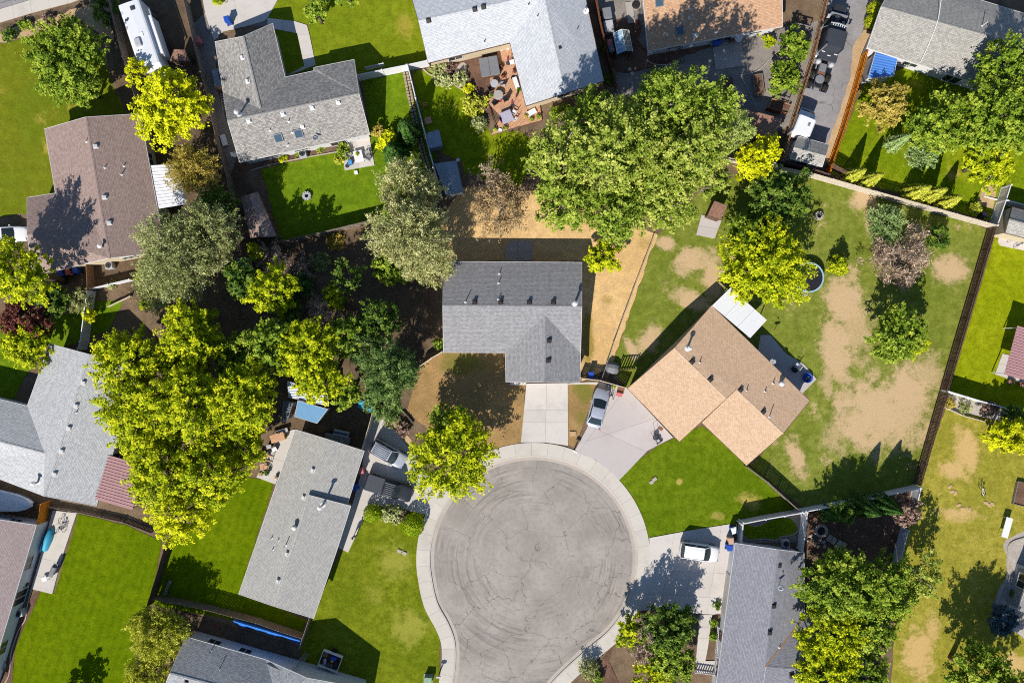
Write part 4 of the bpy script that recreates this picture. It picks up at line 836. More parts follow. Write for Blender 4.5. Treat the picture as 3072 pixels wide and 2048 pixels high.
def shoots(rng, r, rz, zc, dens, space, sx, sy, hollow, gap, sig):
    """leafy shoots fanning out from inside the crown to an uneven outline"""
    ns = max(14, int(6.0 * (r / space) ** 2 * gap)); D = dirs(rng, ns, -0.4); th = np.arctan2(D[:, 1], D[:, 0]); ph = rng.uniform(0, 6.28, 6)
    lob = 0.95 + 0.08 * np.sin(2 * th + ph[0]) + 0.07 * np.sin(3 * th + ph[1]) + 0.06 * np.sin(5 * th + ph[2] + 2 * D[:, 2]) + 0.06 * np.sin(9 * th + ph[3]) + rng.normal(size=ns) * 0.05
    f = hollow + (1 - hollow) * rng.random(ns) ** 0.5
    sc = np.array([r * sx, r * sy, rz]); tip = D * (f * lob)[:, None] * sc; q = D + rng.normal(size=(ns, 3)) * 0.16
    root = q * (f * lob * rng.uniform(.5, .78, ns))[:, None] * sc - np.array([0, 0, .12 * r]) * rng.random(ns)[:, None]
    tip[:, 2] += zc; root[:, 2] += zc
    total = int(dens * math.pi * r * r * sx * sy); w = rng.uniform(.4, 1.6, ns); cnt = np.maximum(3, (total * w / w.sum()).astype(int)); i = np.repeat(np.arange(ns), cnt); n = len(i)
    t = rng.random(n) ** 0.65; C = root[i] + (tip - root)[i] * t[:, None] + rng.normal(size=(n, 3)) * (sig * (1.15 - .55 * t))[:, None] * np.array([1, 1, .6])
    ax = (tip - root)[i]; ax /= np.maximum(np.linalg.norm(ax, axis=1, keepdims=True), 1e-4)
    tint = .4 * rng.random(ns)[i] + .28 * rng.random(n) + .36 * t - .06  # tips lighter as new growth; inner leaves darker, painting in the crown's shade
    return C, ax, D[i], tint, t, tip
def crown_broad(rng, r, rz, zc, dens, leaf, puff=1.0, hollow=0.55, sx=1.0, sy=1.0, droop=0.0, gap=1.0):
    sp = (0.6 if r > 1.5 else .42) * (puff / .62) ** .5; C, ax, D, tint, t, P = shoots(rng, r, rz, zc, dens, sp, sx, sy, hollow, gap, .14 + .009 * r)
    n = len(C); N = D * .45 + np.array([0, -.12, .85]) + rng.normal(size=(n, 3)) * .5
    return C, N, leaf * rng.uniform(.55, 1.2, n), 0.72, tint, P, None
def crown_ball(rng, r, rz, zc, dens, leaf):
    n = int(dens * 9 * r * r); d = dirs(rng, n, -.7); k = 1 + rng.normal(size=n) * .035; C = d * k[:, None] * np.array([r, r, rz]); C[:, 2] += zc
    return C, d + rng.normal(size=(n, 3)) * .35, leaf * .5 * rng.uniform(.7, 1.2, n), .7, .2 + .6 * rng.random(n), C[:6] * .8, None
def crown_needle(rng, r, rz, zc, dens, leaf, sx=1.0, sy=1.0, hollow=0.4):
    C, ax, D, tint, t, P = shoots(rng, r, rz, zc, dens, .42 if r > 1.5 else .34, sx, sy, hollow, 1.0, .17); n = len(C); T = ax * .8 + rng.normal(size=(n, 3)) * .8
    return C, np.cross(T, rng.normal(size=(n, 3))) + np.array([0, 0, .4]), leaf * rng.uniform(.7, 1.35, n), 0.28, tint, P, T
def crown_cone(rng, r, h, z0, dens, leaf, pw=0.8, sx=1., sy=1.):
    """columnar or conical evergreen: feathery upright sprays on a cone"""
    n = int(dens * math.pi * r * (r + h) * 0.75); t = rng.random(n) ** 0.75; a = rng.uniform(0, 6.283, n)
    rib = 0.8 + 0.2 * np.sin(a * 7 + rng.uniform(0, 6)) ; rad = r * (1 - t) ** pw * rib * (0.55 + 0.45 * rng.random(n) ** 0.4) + 0.03
    C = np.stack([rad * np.cos(a) * sx, rad * np.sin(a) * sy, z0 + t * h], 1); out = np.stack([np.cos(a), np.sin(a), np.zeros(n)], 1)
    T = out * 0.55 + np.array([0, 0, .9]) + rng.normal(size=(n, 3)) * .25; N = out + np.array([0, 0, .5]) + rng.normal(size=(n, 3)) * .35
    tint = 0.35 * rib + 0.5 * rng.random(n); return C, N, leaf * rng.uniform(.6, 1.3, n), 0.42, tint, np.array([[0, 0, z0 + h]]), T
def trunk_mesh(rnd, r0, h, ends, zc, bend=0.06):
    mb = MB(); top = Vector((rnd.uniform(-bend, bend) * h, rnd.uniform(-bend, bend) * h, h))
    pts = [Vector((0, 0, -0.1)), Vector((top.x * .2, top.y * .2, h * .25)), Vector((top.x * .55, top.y * .55, h * .6)), top]
    mb.tube(pts, [r0 * 1.35, r0, r0 * .75, r0 * .4], 8)
    for e in ends:
        t = rnd.uniform(.35, .9); a = pts[1].lerp(pts[3], t); e = Vector(e); m = a.lerp(e, .5) + Vector((0, 0, -.08 * (e - a).length))
        mb.tube([a, m, e], [r0 * .42, r0 * .27, r0 * .08], 5, False)
    return mb
TREE_N = [0]
def tree(label, x, y, r, h, kind, style='broad', name=None, cat='tree', group=None, sx=1., sy=1., dens=250, leaf=0.135, base=0.28, bark=None, rot=0.0, puff=.62, hollow=.4, zfrac=.62, gap=1.0):
    """x,y,r survey units of the crown seen from above; h metres"""
    TREE_N[0] += 1; sd = TREE_N[0] * 131 + 7; rng = np.random.default_rng(sd); rnd = random.Random(sd)
    zc = h * zfrac if style != 'cone' else h * 0.4
    w = W(O1(x, y), zc); rm = r * S * (1 - zc / H_CAM)
    root = empty(name or ('tree' if cat == 'tree' else cat.replace(' ', '_')), (w.x, w.y, 0), 0, label, cat, group)
    rz = h * (1 - zfrac) * 0.98; leaf *= LEAFSCALE
    if style == 'broad': q = crown_broad(rng, rm, rz, zc, dens, leaf, puff, hollow, sx, sy, gap=gap)
    elif style == 'needle': q = crown_needle(rng, rm, rz, zc, dens * 1.5, leaf, sx, sy, hollow)
    elif style == 'cone': q = crown_cone(rng, rm, h * .95, h * .05, dens, leaf, .8, sx, sy)
    elif style == 'ball': q = crown_ball(rng, rm * .97, rz, zc, dens, leaf)
    C, N, size, asp, tint, P, T = q
    if rot:
        m = np.array([[math.cos(rot), -math.sin(rot), 0], [math.sin(rot), math.cos(rot), 0], [0, 0, 1]]); C = C @ m.T; N = N @ m.T; P = P @ m.T
        if T is not None: T = T @ m.T
    low = C[:, 2] < 0.06; C[low, 2] = 0.06 + rng.random(low.sum()) * .1
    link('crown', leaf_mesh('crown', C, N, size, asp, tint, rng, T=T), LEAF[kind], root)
    k = min(len(P), 5 + int(rm * 2.2)); ends = [P[i] for i in rng.choice(len(P), k, replace=False)] if style != 'cone' else []
    trunk_mesh(rnd, 0.05 + 0.028 * h * (1 if style != 'ball' else .5), h * (.7 if style != 'cone' else .85), ends, zc).build('trunk', bark or m_bark, root, True)
    return root
def bare_tree(label, x, y, r, h, kind='twig', n=900, cat='tree', name='bare_tree', base=.1, sx=1., sy=1., leafy=0, lean=(0, 0), group=None):
    """dry crown of fine twigs"""
    TREE_N[0] += 1; sd = TREE_N[0] * 131 + 7; rng = np.random.default_rng(sd); rnd = random.Random(sd)
    zc = h * .6; w = W(O1(x, y), zc); rm = r * S * (1 - zc / H_CAM); root = empty(name, (w.x, w.y, 0), 0, label, cat, group)
    mb = MB(); stems = []
    for i in range(max(7, int(rm * 7))):
        d = dirs(rng, 1, 0.05)[0]; e = Vector((d[0] * rm * sx + lean[0], d[1] * rm * sy + lean[1], h * .25 + d[2] * h * .72)); s0 = Vector((rnd.uniform(-.1, .1) * rm, rnd.uniform(-.1, .1) * rm, 0)); m1 = s0.lerp(e, .5) + Vector((rnd.uniform(-.1, .1) * rm, rnd.uniform(-.1, .1) * rm, .12 * h))
        mb.tube([s0, m1, e], [.05 + .012 * h, .03 + .006 * h, .008], 5, False); stems.append((s0, m1, e))
        for j in range(5):
            t = rnd.uniform(.35, .95); a = m1.lerp(e, t) if t > .5 else s0.lerp(m1, t * 2); q = a + Vector(dirs(rng, 1, -.1)[0]) * rm * rnd.uniform(.2, .42); mb.tube([a, a.lerp(q, .5) + Vector((0, 0, .06)), q], [.02, .013, .004], 3, False); stems.append((a, a.lerp(q, .5), q))
    mb.build('branches', m_bark_p if kind == 'twig' else m_bark, root)
    idx = rng.integers(0, len(stems), n); t = rng.random(n)[:, None]; A = np.array([list(s[1]) for s in stems])[idx]; B = np.array([list(s[2]) for s in stems])[idx]
    C = A + (B - A) * t + rng.normal(size=(n, 3)) * rm * .07; T = (B - A) / np.maximum(np.linalg.norm(B - A, axis=1, keepdims=True), .01) + rng.normal(size=(n, 3)) * .6
    C[:, 2] = np.maximum(C[:, 2], .05)
    link('twigs', leaf_mesh('twigs', C, rng.normal(size=(n, 3)) + np.array([0, 0, 1]), rng.uniform(.12, .32, n), 0.09, rng.random(n), rng, 0, T), LEAF[kind], root)
    if leafy:
        i = rng.integers(0, n, leafy); link('leaves', leaf_mesh('leaves', C[i] + rng.normal(size=(leafy, 3)) * .15, rng.normal(size=(leafy, 3)) + np.array([0, 0, .8]), rng.uniform(.08, .16, leafy), .7, rng.random(leafy), rng), LEAF[{'twig': 'brown'}.get(kind, kind)], root)
    return root
def shrub(label, x, y, r, h, kind, style='broad', group=None, **k): return tree(label, x, y, r, h, kind, style, name='shrub', cat='shrub', group=group, zfrac=.5, **k)
P_ = 'the '
# upper left
tree('broad green tree on the upper left lawn', 150, 135, 104, 8, 'green', dens=255, puff=.55)
tree('small green tree leaning out below the upper left lawn tree', 196, 205, 40, 4.5, 'green', group=None)
tree('bright yellow tree overhanging the white trailer', 392, 245, 92, 7.5, 'yellow', dens=225, sy=1.05, puff=.6, gap=.85)
tree('thin yellow tree between the trailer and the lawn tree', 315, 170, 36, 5, 'yellow', dens=135, gap=.6)
tree('olive brown tree above the white patio roof', 440, 390, 66, 5.5, 'orange', 'needle', dens=165)
tree('yellow-green tree beside the white car at the left edge', 45, 630, 82, 12.5, 'ygreen', dens=240)
tree('dark red leaved tree at the left edge', 55, 735, 58, 5.5, 'purple', dens=255)
tree('yellow-green tree above the pale grey house at left', 62, 792, 62, 5.5, 'ygreen')
tree('dark green tree behind the red leaved tree', 120, 690, 46, 4.5, 'dark')
shrub('feathery olive shrub beside the white fence at left', 185, 690, 32, 2.6, 'olive', 'needle')
shrub('bright yellow bush on top of the white fence at left', 206, 726, 17, 2.2, 'yellow')
tree('large grey-olive tree at the brown house corner', 405, 590, 112, 11, 'olive', 'needle', dens=165, bark=m_bark_p)
tree('grey-olive tree reaching toward the curved shed', 480, 535, 84, 10, 'olive', 'needle', dens=165, bark=m_bark_p)
tree('dark green tree below the white patio roof', 500, 470, 52, 5.5, 'dark', 'needle', dens=180)
tree('grey-olive tree at the lower end of the brown house', 365, 655, 66, 6.5, 'olive', 'needle', dens=165, bark=m_bark_p)
shrub('yellow-green shrub below the brown house', 332, 640, 26, 2.4, 'ygreen')
# big yellow-green grove
tree('yellow-green maple at the upper left of the big grove', 300, 830, 92, 11, 'ygreen', dens=225)
tree('yellow-green maple at the top of the big grove', 440, 775, 84, 11, 'ygreen', dens=225)
tree('green maple in the shaded middle of the big grove', 425, 830, 70, 7.5, 'green', dens=225)
tree('yellow-green maple in the left middle of the big grove', 320, 960, 98, 12, 'ygreen', dens=225)
tree('tall yellow-green maple in the centre of the big grove', 430, 930, 110, 13, 'ygreen', dens=225)
tree('yellow-green maple on the right of the big grove', 560, 910, 92, 12, 'ygreen', dens=225)
tree('yellow-green maple above the concrete strip', 545, 1010, 74, 8.5, 'ygreen', dens=225)
tree('yellow-green maple at the lower left of the big grove', 375, 1080, 100, 12, 'ygreen', dens=225)
tree('yellow-green maple at the lower right of the big grove', 480, 1090, 88, 11, 'ygreen', dens=225)
tree('yellow tree at the bottom tip of the big grove', 415, 1185, 72, 10.5, 'yellow', dens=195)
tree('green tree in the dark gap of the big grove', 545, 820, 64, 7.5, 'green')
# middle left
tree('yellow-green tree with leaning dead branches beside it', 628, 665, 66, 9.5, 'ygreen', gap=.8)
shrub('yellow-green sapling below the curved shed', 588, 578, 22, 3, 'ygreen')
tree('green and yellow tree over the white tin roof', 705, 800, 84, 11, 'ygreen', dens=210)
tree('green tree left of the white tin roof', 625, 790, 66, 10.5, 'green')
tree('yellow-green tree drooping over the blue roofed shed', 735, 870, 66, 10, 'ygreen', dens=195, gap=.8)
tree('small green tree at the right of the blue roofed shed', 795, 905, 42, 5.5, 'green')
shrub('yellow-green bush beside the dead brush', 768, 685, 30, 3, 'ygreen')
tree('sparse dark green tree in the brown yard', 872, 735, 58, 8, 'dark', gap=.6, dens=150)
tree('big dark green juniper beside the dry front yard', 895, 850, 76, 9, 'juniper', 'needle', dens=285)
tree('dark green juniper above the bark bed', 880, 915, 56, 6, 'juniper', 'needle', dens=285)
tree('dark green tree between the olive tree and the dead brush', 560, 640, 50, 9, 'dark')
tree('green tree in the shade right of the dead brush pile', 800, 770, 56, 8, 'green', gap=.8)
tree('dark green tree right of the dead brush pile', 835, 800, 50, 7.5, 'juniper', 'needle')
tree('thin shaded tree in the middle of the brown yard', 800, 640, 48, 6.5, 'dark', gap=.4, dens=90)
shrub('dark undergrowth beside the thin dead stems', 690, 655, 36, 2.2, 'deep')
shrub('dark undergrowth at the foot of the leaning tree', 665, 715, 34, 2.6, 'dark')
shrub('low dry weeds in the middle of the brown yard', 735, 600, 26, .7, 'olive', 'needle')
shrub('low dry weeds near the weathered fence', 770, 555, 22, .6, 'orange', 'needle')
bare_tree('grey dead brush below the curved shed', 628, 588, 44, 3.2, n=1500)
bare_tree('grey dead brush pile in the brown yard', 742, 715, 46, 2.6, n=1700)
bare_tree('thin dead stems in the shaded yard', 690, 610, 40, 2.0, n=500)
# pine and the yards at the top
tree('large grey-green pine beside the dark grey house', 945, 545, 104, 12, 'pine', 'needle', dens=225, bark=m_bark_p)
tree('grey-green pine behind the metal sheds', 940, 440, 84, 9.5, 'pine', 'needle', dens=210, bark=m_bark_p)
tree('grey-green pine low branch mass beside the dark grey house', 985, 600, 66, 6.5, 'pine', 'needle', dens=210, bark=m_bark_p)
shrub('bright green bush under the large pine', 905, 608, 56, 3.2, 'green', leaf=.14, dens=330)
tree('dark spruce beside the stone edging', 935, 300, 34, 6, 'deep', 'cone', dens=135, leaf=.24)
tree('dark spruce at the corner of the square patio', 905, 350, 34, 5, 'deep', 'cone', dens=135, leaf=.24)
shrub('yellow bush beside the square patio', 892, 325, 27, 2.2, 'yellow', dens=255, leaf=.14)
shrub('orange tinged bush at the patio corner', 868, 300, 15, 1.4, 'orange')
tree('brown withered tree between the pine and the lime tree', 1150, 475, 78, 7, 'brown', 'needle', dens=120, bark=m_bark_p)
bare_tree('bare brown branches beside the withered tree', 1130, 410, 44, 5, 'twig', n=900, leafy=300)
tree('tall lime green tree at the centre of the large grove', 1420, 340, 124, 17.5, 'lime', dens=230, puff=.5, bark=m_bark_p)
tree('lime green tree at the left end of the large grove', 1285, 360, 88, 15, 'lime', dens=210, puff=.5, bark=m_bark_p)
tree('lime green tree at the right end of the large grove', 1580, 350, 104, 16.5, 'lime', dens=210, puff=.5, bark=m_bark_p)
tree('shaded green tree behind the large lime grove', 1530, 240, 90, 16.5, 'limeg', dens=195, puff=.5, bark=m_bark_p)
tree('lime green tree at the upper right of the large grove', 1625, 255, 74, 16, 'limeg', dens=200, puff=.5, bark=m_bark_p)
tree('lime green tree filling the middle right of the large grove', 1500, 420, 90, 14, 'lime', dens=210, puff=.5, bark=m_bark_p)
tree('green tree below the silver roof corner', 1355, 270, 66, 11.5, 'green', dens=195, puff=.8)
tree('green tree at the lower left of the large grove', 1300, 465, 76, 13, 'limeg', dens=210, puff=.5, bark=m_bark_p)
tree('green tree at the bottom of the large grove', 1410, 490, 78, 13, 'limeg', dens=210, puff=.5, bark=m_bark_p)
tree('lime green tree above the small brown shed', 1525, 455, 84, 11.5, 'lime', dens=195, puff=.5, bark=m_bark_p)
tree('lime green tree beside the yellow tree on the fence', 1640, 415, 44, 8, 'lime', dens=180, gap=.8, bark=m_bark_p)
tree('pale green rounded conifer beside the brown pergola', 1682, 292, 52, 6.5, 'pale', 'needle', dens=330, hollow=.75)
tree('bright yellow tree on the lane fence', 1740, 365, 62, 6.5, 'yellow', 'broad', dens=240, sx=1.15, sy=.75, rot=.6)
tree('small yellow-green tree at the dark grey roof corner', 1386, 590, 46, 4.5, 'ygreen', gap=.8)
shrub('bush between the raised beds and the lane fence', 1822, 105, 42, 3, 'green')
shrub('bush below the upper garden bush by the lane', 1802, 182, 44, 3, 'green')
shrub('small shrub at the orange roof corner', 1765, 95, 16, 1.4, 'ygreen')
tree('small lawn tree in front of the L-shaped house', 725, 28, 30, 4.5, 'green')
tree('green shrub tree at the top edge of the front lawn', 790, -25, 40, 5, 'green')
# right
tree('dark olive tree at the corner of the white fence', 1790, 455, 78, 7, 'dark', dens=225)
tree('olive tree against the beige fence', 1770, 425, 50, 5.5, 'olive', dens=165)
tree('round green and yellow tree over the trampoline', 1758, 605, 114, 8.5, 'ygreen', dens=225)
tree('green tree beside the trampoline tree', 1730, 545, 70, 7, 'green', dens=225)
shrub('small yellow-green bush near the trampoline', 1925, 612, 26, 2.6, 'ygreen')
shrub('pale sage bush in the patchy lawn', 2035, 515, 50, 3.2, 'sage', 'needle', dens=225)
shrub('dark green shrub beside the purple-brown thicket', 2150, 545, 34, 3.2, 'dark')
bare_tree('purple-brown leafless thicket in the patchy lawn', 2072, 588, 68, 4.2, 'twig', n=9000, leafy=900, name='thicket')
tree('green and yellow tree alone on the patchy lawn', 2062, 770, 74, 6.5, 'green', dens=225)
tree('yellow tinged tree half beside the lone lawn tree', 2095, 785, 40, 5, 'ygreen')
tree('orange tinged tree below the upper right roof', 2030, 240, 60, 5, 'orange', dens=225)
tree('green tree in the middle of the upper right yard', 2160, 285, 84, 7.5, 'green', dens=225)
tree('large green tree at the right edge of the upper yard', 2300, 270, 108, 10, 'green', dens=225)
tree('green tree shading the upper right roof', 2300, 150, 62, 9.5, 'green', dens=225)
tree('tall tree beyond the upper right edge', 2385, 200, 80, 11, 'green', dens=165)
tree('yellow-green lower tree at the right edge of the upper yard', 2270, 370, 66, 7, 'ygreen')
tree('blue-green small conifer in the upper right yard', 2062, 325, 24, 4.5, 'sage', 'cone', dens=180)
tree('blue-green conifer below the small conifer', 2120, 345, 46, 5, 'sage', 'needle', dens=195)
for k, (x, y, rr, hh) in enumerate([(1962, 402, 22, 4.4), (2000, 412, 22, 4.6), (2105, 440, 25, 4.6), (2140, 446, 26, 4.8), (2178, 462, 25, 4.2)]):
    tree('columnar arborvitae, number %s from the left along the beige fence' % ('first second third fourth fifth'.split()[k]), x, y, rr, hh, 'fir', 'cone', 'arborvitae', 'shrub', 'arborvitae along the beige fence', dens=225, leaf=.17)
for k, (x, y) in enumerate([(2008, 20), (2002, 50)]):
    shrub('%s clipped green bush beside the upper right house' % ('upper', 'lower')[k], x, y, 16, 1.6, 'ygreen', 'ball')
shrub('yellow bush at the right end of the arborvitae row', 2240, 478, 14, 1.4, 'fir')
tree('yellow rounded tree at the right edge of the straw lawn', 2310, 1000, 54, 5, 'yellow', dens=285)
tree('dark shrub above the yellow rounded tree', 2330, 955, 30, 3.4, 'dark')
shrub('dry plum bush in the pale gravel bed', 2272, 938, 20, 1.6, 'plum')
for k, (x, y, rr, hh, kd) in enumerate([(1935, 1172, 34, 4.6, 'dark'), (1985, 1165, 36, 6.0, 'deep'), (2035, 1160, 34, 6.0, 'deep'), (2075, 1172, 40, 5.2, 'plum'), (1905, 1180, 26, 3.6, 'deep')]):
    tree(('dark green tree beside the ring fire pit behind the white fence', 'tall dark evergreen in the middle of the shaded garden', 'tall dark evergreen left of the plum tree', 'plum leaved tree at the white fence corner', 'small dark evergreen nearest the white gate')[k], x, y, rr, hh, kd, 'cone' if kd == 'deep' else 'broad')
tree('large green tree over the charcoal roof', 1935, 1345, 100, 10, 'green', dens=240)
tree('green tree above the lower right lawn', 2030, 1350, 84, 8, 'green', dens=225)
tree('yellow-green tree low over the charcoal roof', 1910, 1450, 84, 8.5, 'ygreen', dens=225)
tree('yellow-green tree at the bottom of the right grove', 1900, 1545, 90, 8, 'ygreen', dens=225)
tree('green tree at the lower right of the right grove', 2000, 1440, 70, 7.5, 'green', dens=225)
tree('green tree at the bottom right of the right grove', 1985, 1555, 62, 6, 'green', dens=225)
tree('pale sparse tree at the edge of the straw lawn', 2110, 1320, 66, 6.5, 'lime', dens=90, gap=.6, bark=m_bark_p)
tree('green tree at the bottom edge of the straw lawn', 2250, 1555, 86, 8.5, 'green', dens=210)
tree('tall tree outside the lower right corner', 2310, 1620, 90, 10, 'green', dens=165)
tree('blue spruce ball in the pale rock bed', 2302, 1425, 37, 2.8, 'blue', 'needle', 'spruce', dens=300, hollow=.8)
shrub('small green ball shrub above the blue spruce', 2338, 1365, 17, 1.2, 'dark', 'ball')
# front yards
tree('yellow-green street tree at the cul-de-sac kerb', 1040, 1050, 112, 9, 'ygreen', dens=180, bark=m_bark_p, gap=.9)
tree('green upper half of the street tree pair', 1040, 985, 66, 7, 'green', dens=180)
shrub('round clipped bush left of the walk by the pickup', 856, 1178, 21, 1.7, 'box', 'ball')
shrub('round clipped bush at the left sidewalk', 948, 1205, 27, 2.0, 'box', 'ball')
shrub('loose flowering shrub between the clipped bushes', 900, 1180, 26, 1.5, 'olive')
shrub('reddish shrub behind the sidewalk bush', 925, 1190, 14, 1.0, 'plum')
tree('yellow-green shrub mass below the white driveway', 1545, 1510, 62, 4.8, 'green', dens=240)
tree('yellow-green shrub beside the lower right sidewalk', 1450, 1450, 44, 4.2, 'ygreen', dens=210)
tree('dark green shrub shading the white driveway', 1530, 1440, 70, 5.6, 'dark', dens=240)
tree('yellow-green shrub at the bottom beside the walk', 1500, 1550, 50, 4, 'ygreen', dens=225)
bare_tree('pink-brown dead branches in the driveway shrub', 1480, 1440, 36, 5.4, 'twig', n=1500)
bare_tree('second patch of dead branches in the driveway shrub', 1470, 1500, 28, 4.6, 'twig', n=1000)
shrub('spiky ornamental grass at the lower sidewalk', 1352, 1535, 28, 1.8, 'olive', 'needle', dens=150)
shrub('green shrub next to the ornamental grass', 1375, 1555, 16, 1.2, 'green')
tree('olive conifer beside the lower left lawn', 362, 1455, 74, 5.5, 'fir', 'needle', dens=285)
tree('second olive conifer at the bottom edge', 345, 1548, 58, 4.5, 'fir', 'needle', dens=270)
shrub('shaded shrub at the bottom of the deep green lawn', 170, 1600, 40, 3.5, 'dark')
shrub('sage shrub in the bark bed above the silver wagon', 900, 965, 20, 1.2, 'olive', 'needle')
shrub('reddish shrub in the bark bed above the silver wagon', 925, 985, 18, 1.1, 'plum')
shrub('small green shrub at the dark grey house corner', 1005, 790, 14, 1.4, 'green')
# small garden plants
for k, (x, y, rr, kd, lb) in enumerate([
    (650, 360, 13, 'ygreen', 'yellow-green plant below the satellite dish bed'), (687, 352, 9, 'green', 'small green plant in the house bed'), (735, 340, 10, 'green', 'green plant in the middle of the house bed'), (790, 345, 18, 'green', 'leafy plant left of the square patio'), (778, 368, 12, 'fir', 'yellow grass clump at the patio corner'),
    (1005, 160, 22, 'olive', 'grey shrub left of the arbor'), (1055, 180, 20, 'olive', 'grey-green shrub right of the arbor'), (1020, 185, 20, 'olive', 'grey shrub at the lawn edge of the flower bed'), (1075, 205, 14, 'yellow', 'yellow shrub beside the hot tub'), (1085, 245, 26, 'fir', 'straw coloured shrub along the deck bed'), (1110, 235, 14, 'fir', 'yellow shrub below the hot tub'), (1100, 285, 20, 'olive', 'grey-green shrub at the lower deck bed'), (1030, 150, 16, 'plum', 'purple shrub against the silver roof'),
    (1275, 260, 16, 'green', 'green shrub at the right end of the deck'), (1300, 250, 14, 'green', 'green shrub below the silver roof'),
    (20, 80, 20, 'dark', 'dark shrub along the upper left sidewalk'), (55, 60, 16, 'green', 'green shrub along the upper left sidewalk'), (110, 45, 14, 'plum', 'plum shrub along the upper left sidewalk'), (170, 55, 18, 'dark', 'dark shrub behind the upper left tree'), (240, 25, 34, 'dark', 'dark bush at the trailer fence'), (500, 0, 14, 'ygreen', 'yellow shrub at the top edge by the trailer'),
    (1395, 105, 18, 'dark', 'dark shrub beside the greenhouse fence'), (1400, 180, 16, 'dark', 'dark shrub at the fence corner by the silver roof'), (1745, 70, 12, 'ygreen', 'small plant below the orange roof'),
    (1645, 1390, 9, 'dark', 'lavender clump along the charcoal house'), (1640, 1430, 10, 'green', 'green clump along the charcoal house walk'), (1637, 1460, 11, 'green', 'white flowering clump by the porch'),
    (2180, 925, 14, 'orange', 'dry grass clump in the gravel bed'), (2215, 935, 14, 'olive', 'sage clump in the gravel bed'),
    (2005, 1535, 22, 'dark', 'dark bush at the foot of the right grove'), (255, 655, 12, 'olive', 'low plant beside the left white fence'), (330, 700, 14, 'ygreen', 'small plant above the big grove'),
    (2300, 405, 24, 'ygreen', 'leafy vegetable bed at the right edge'), (1505, 165, 14, 'green', 'leafy shoot above the large grove')]):
    shrub(lb, x, y, rr, max(.6, rr * .06), kd, 'broad', dens=225, leaf=.13)
# ------------------------------------------------------------------ fences
m_vinyl = plain('white_vinyl', lit(240, 240, 244, 1.35), 0.45, 0.4, var=0.03)
def boards(name, c, c2):
    t = NT(name, 0.9, 0.15); co = t.coord(); oi = t.noise(co, 6.5, 1); g = t.noise(co, 1.2, 4, .7); h = t.noise(co, 26, 2)
    col = t.mix(t.rng(oi, .35, .65), c, c2); col = t.mix(t.rng(g, .4, .75, 0, .5), col, mul(c, .6)); col = t.mix(t.rng(h, .5, .8, 0, .4), col, mul(c, .5)); return t.out(col)
m_fence_br = boards('brown_boards', lit(130, 104, 88), lit(92, 74, 64))
m_fence_gr = boards('weathered_boards', lit(170, 156, 142), lit(126, 114, 104))
m_fence_or = boards('orange_boards', lit(240, 156, 44, 1.3), lit(214, 124, 28, 1.3))
m_fence_tan = boards('tan_boards', lit(204, 164, 128), lit(168, 128, 96))
m_fence_be = boards('beige_boards', lit(232, 220, 200, 1.35), lit(214, 200, 180, 1.35))
m_fence_rd = boards('red_boards', lit(150, 96, 66), lit(118, 78, 56))
def fence(label, pts, h=1.8, style='board', mat=None, panel=2.4, zref=None, name='fence', cat='fence', thick=0.03):
    zr = h if zref is None else zref; P = [W(p, zr) for p in pts]
    for p in P: p.z = 0
    o = P[len(P) // 2].copy(); root = empty(name, o, 0, label, cat); rnd = random.Random(len(label) * 31 + int(abs(o.x) * 7))
    P = [p - o for p in P]; first = True; pw = {'vinyl': .13, 'board': .1, 'chain': .06, 'slat': .09}[style]
    for a, b in zip(P, P[1:]):
        L = (b - a).length; n = max(1, round(L / panel)); d = (b - a).normalized(); nn = Vector((-d.y, d.x, 0)); rz = math.atan2(d.y, d.x)
        for k in range(n + 1):
            if k == 0 and not first: continue
            q = a + (b - a) * (k / n); hh = h + (.1 if style == 'vinyl' else .04)
            po = MB().box(q + Vector((0, 0, hh / 2 - .05)), (pw, pw, hh + .1), rz)
            if style == 'vinyl': po.box(q + Vector((0, 0, hh + .03)), (pw + .05, pw + .05, .06), rz, taper=.5)
            po.build('post', mat, root)
        first = False
        for k in range(n):
            s0 = a + (b - a) * (k / n) + d * (pw / 2 + .004); s1 = a + (b - a) * ((k + 1) / n) - d * (pw / 2 + .004); pl = (s1 - s0).length; m = MB()
            if style == 'vinyl':
                m.beam(s0 + Vector((0, 0, h - .05)), s1 + Vector((0, 0, h - .05)), .1, .1).beam(s0 + Vector((0, 0, .12)), s1 + Vector((0, 0, .12)), .08, .14)
                c = max(2, int(pl / .19)); w = pl / c
                for i in range(c): m.box(s0 + d * ((i + .5) * w) + Vector((0, 0, h / 2)), (w - .003, .03 + .004 * (i % 2), h - .2), rz)
            elif style == 'board':
                c = max(2, int(pl / .148)); w = pl / c
                for i in range(c):
                    bh = h + rnd.uniform(-.03, .02); m.box(s0 + d * ((i + .5) * w) + nn * rnd.uniform(-.006, .006) + Vector((0, 0, bh / 2 + .03)), (w - .016, thick, bh), rz)
                for z in (.35, h - .25): m.beam(s0 - nn * .05 + Vector((0, 0, z)), s1 - nn * .05 + Vector((0, 0, z)), .05, .09)
            elif style == 'chain':
                m.tube([s0 + Vector((0, 0, h)), s1 + Vector((0, 0, h))], .03, 6)
                c = max(3, int(pl / .12))
                for i in range(c + 1): m.beam(s0 + d * (pl * i / c) + Vector((0, 0, .05)), s0 + d * (pl * min(i + 2, c) / c) + Vector((0, 0, h)), .006, .006)
            elif style == 'slat':
                for z in (.2, h - .15): m.beam(s0 + Vector((0, 0, z)), s1 + Vector((0, 0, z)), .05, .1)
                c = max(2, int(pl / .26)); w = pl / c
                for i in range(c): m.box(s0 + d * ((i + .5) * w) + Vector((0, 0, h / 2)), (w * .5, .03, h - .1), rz)
            m.build('panel', mat, root)
    return root
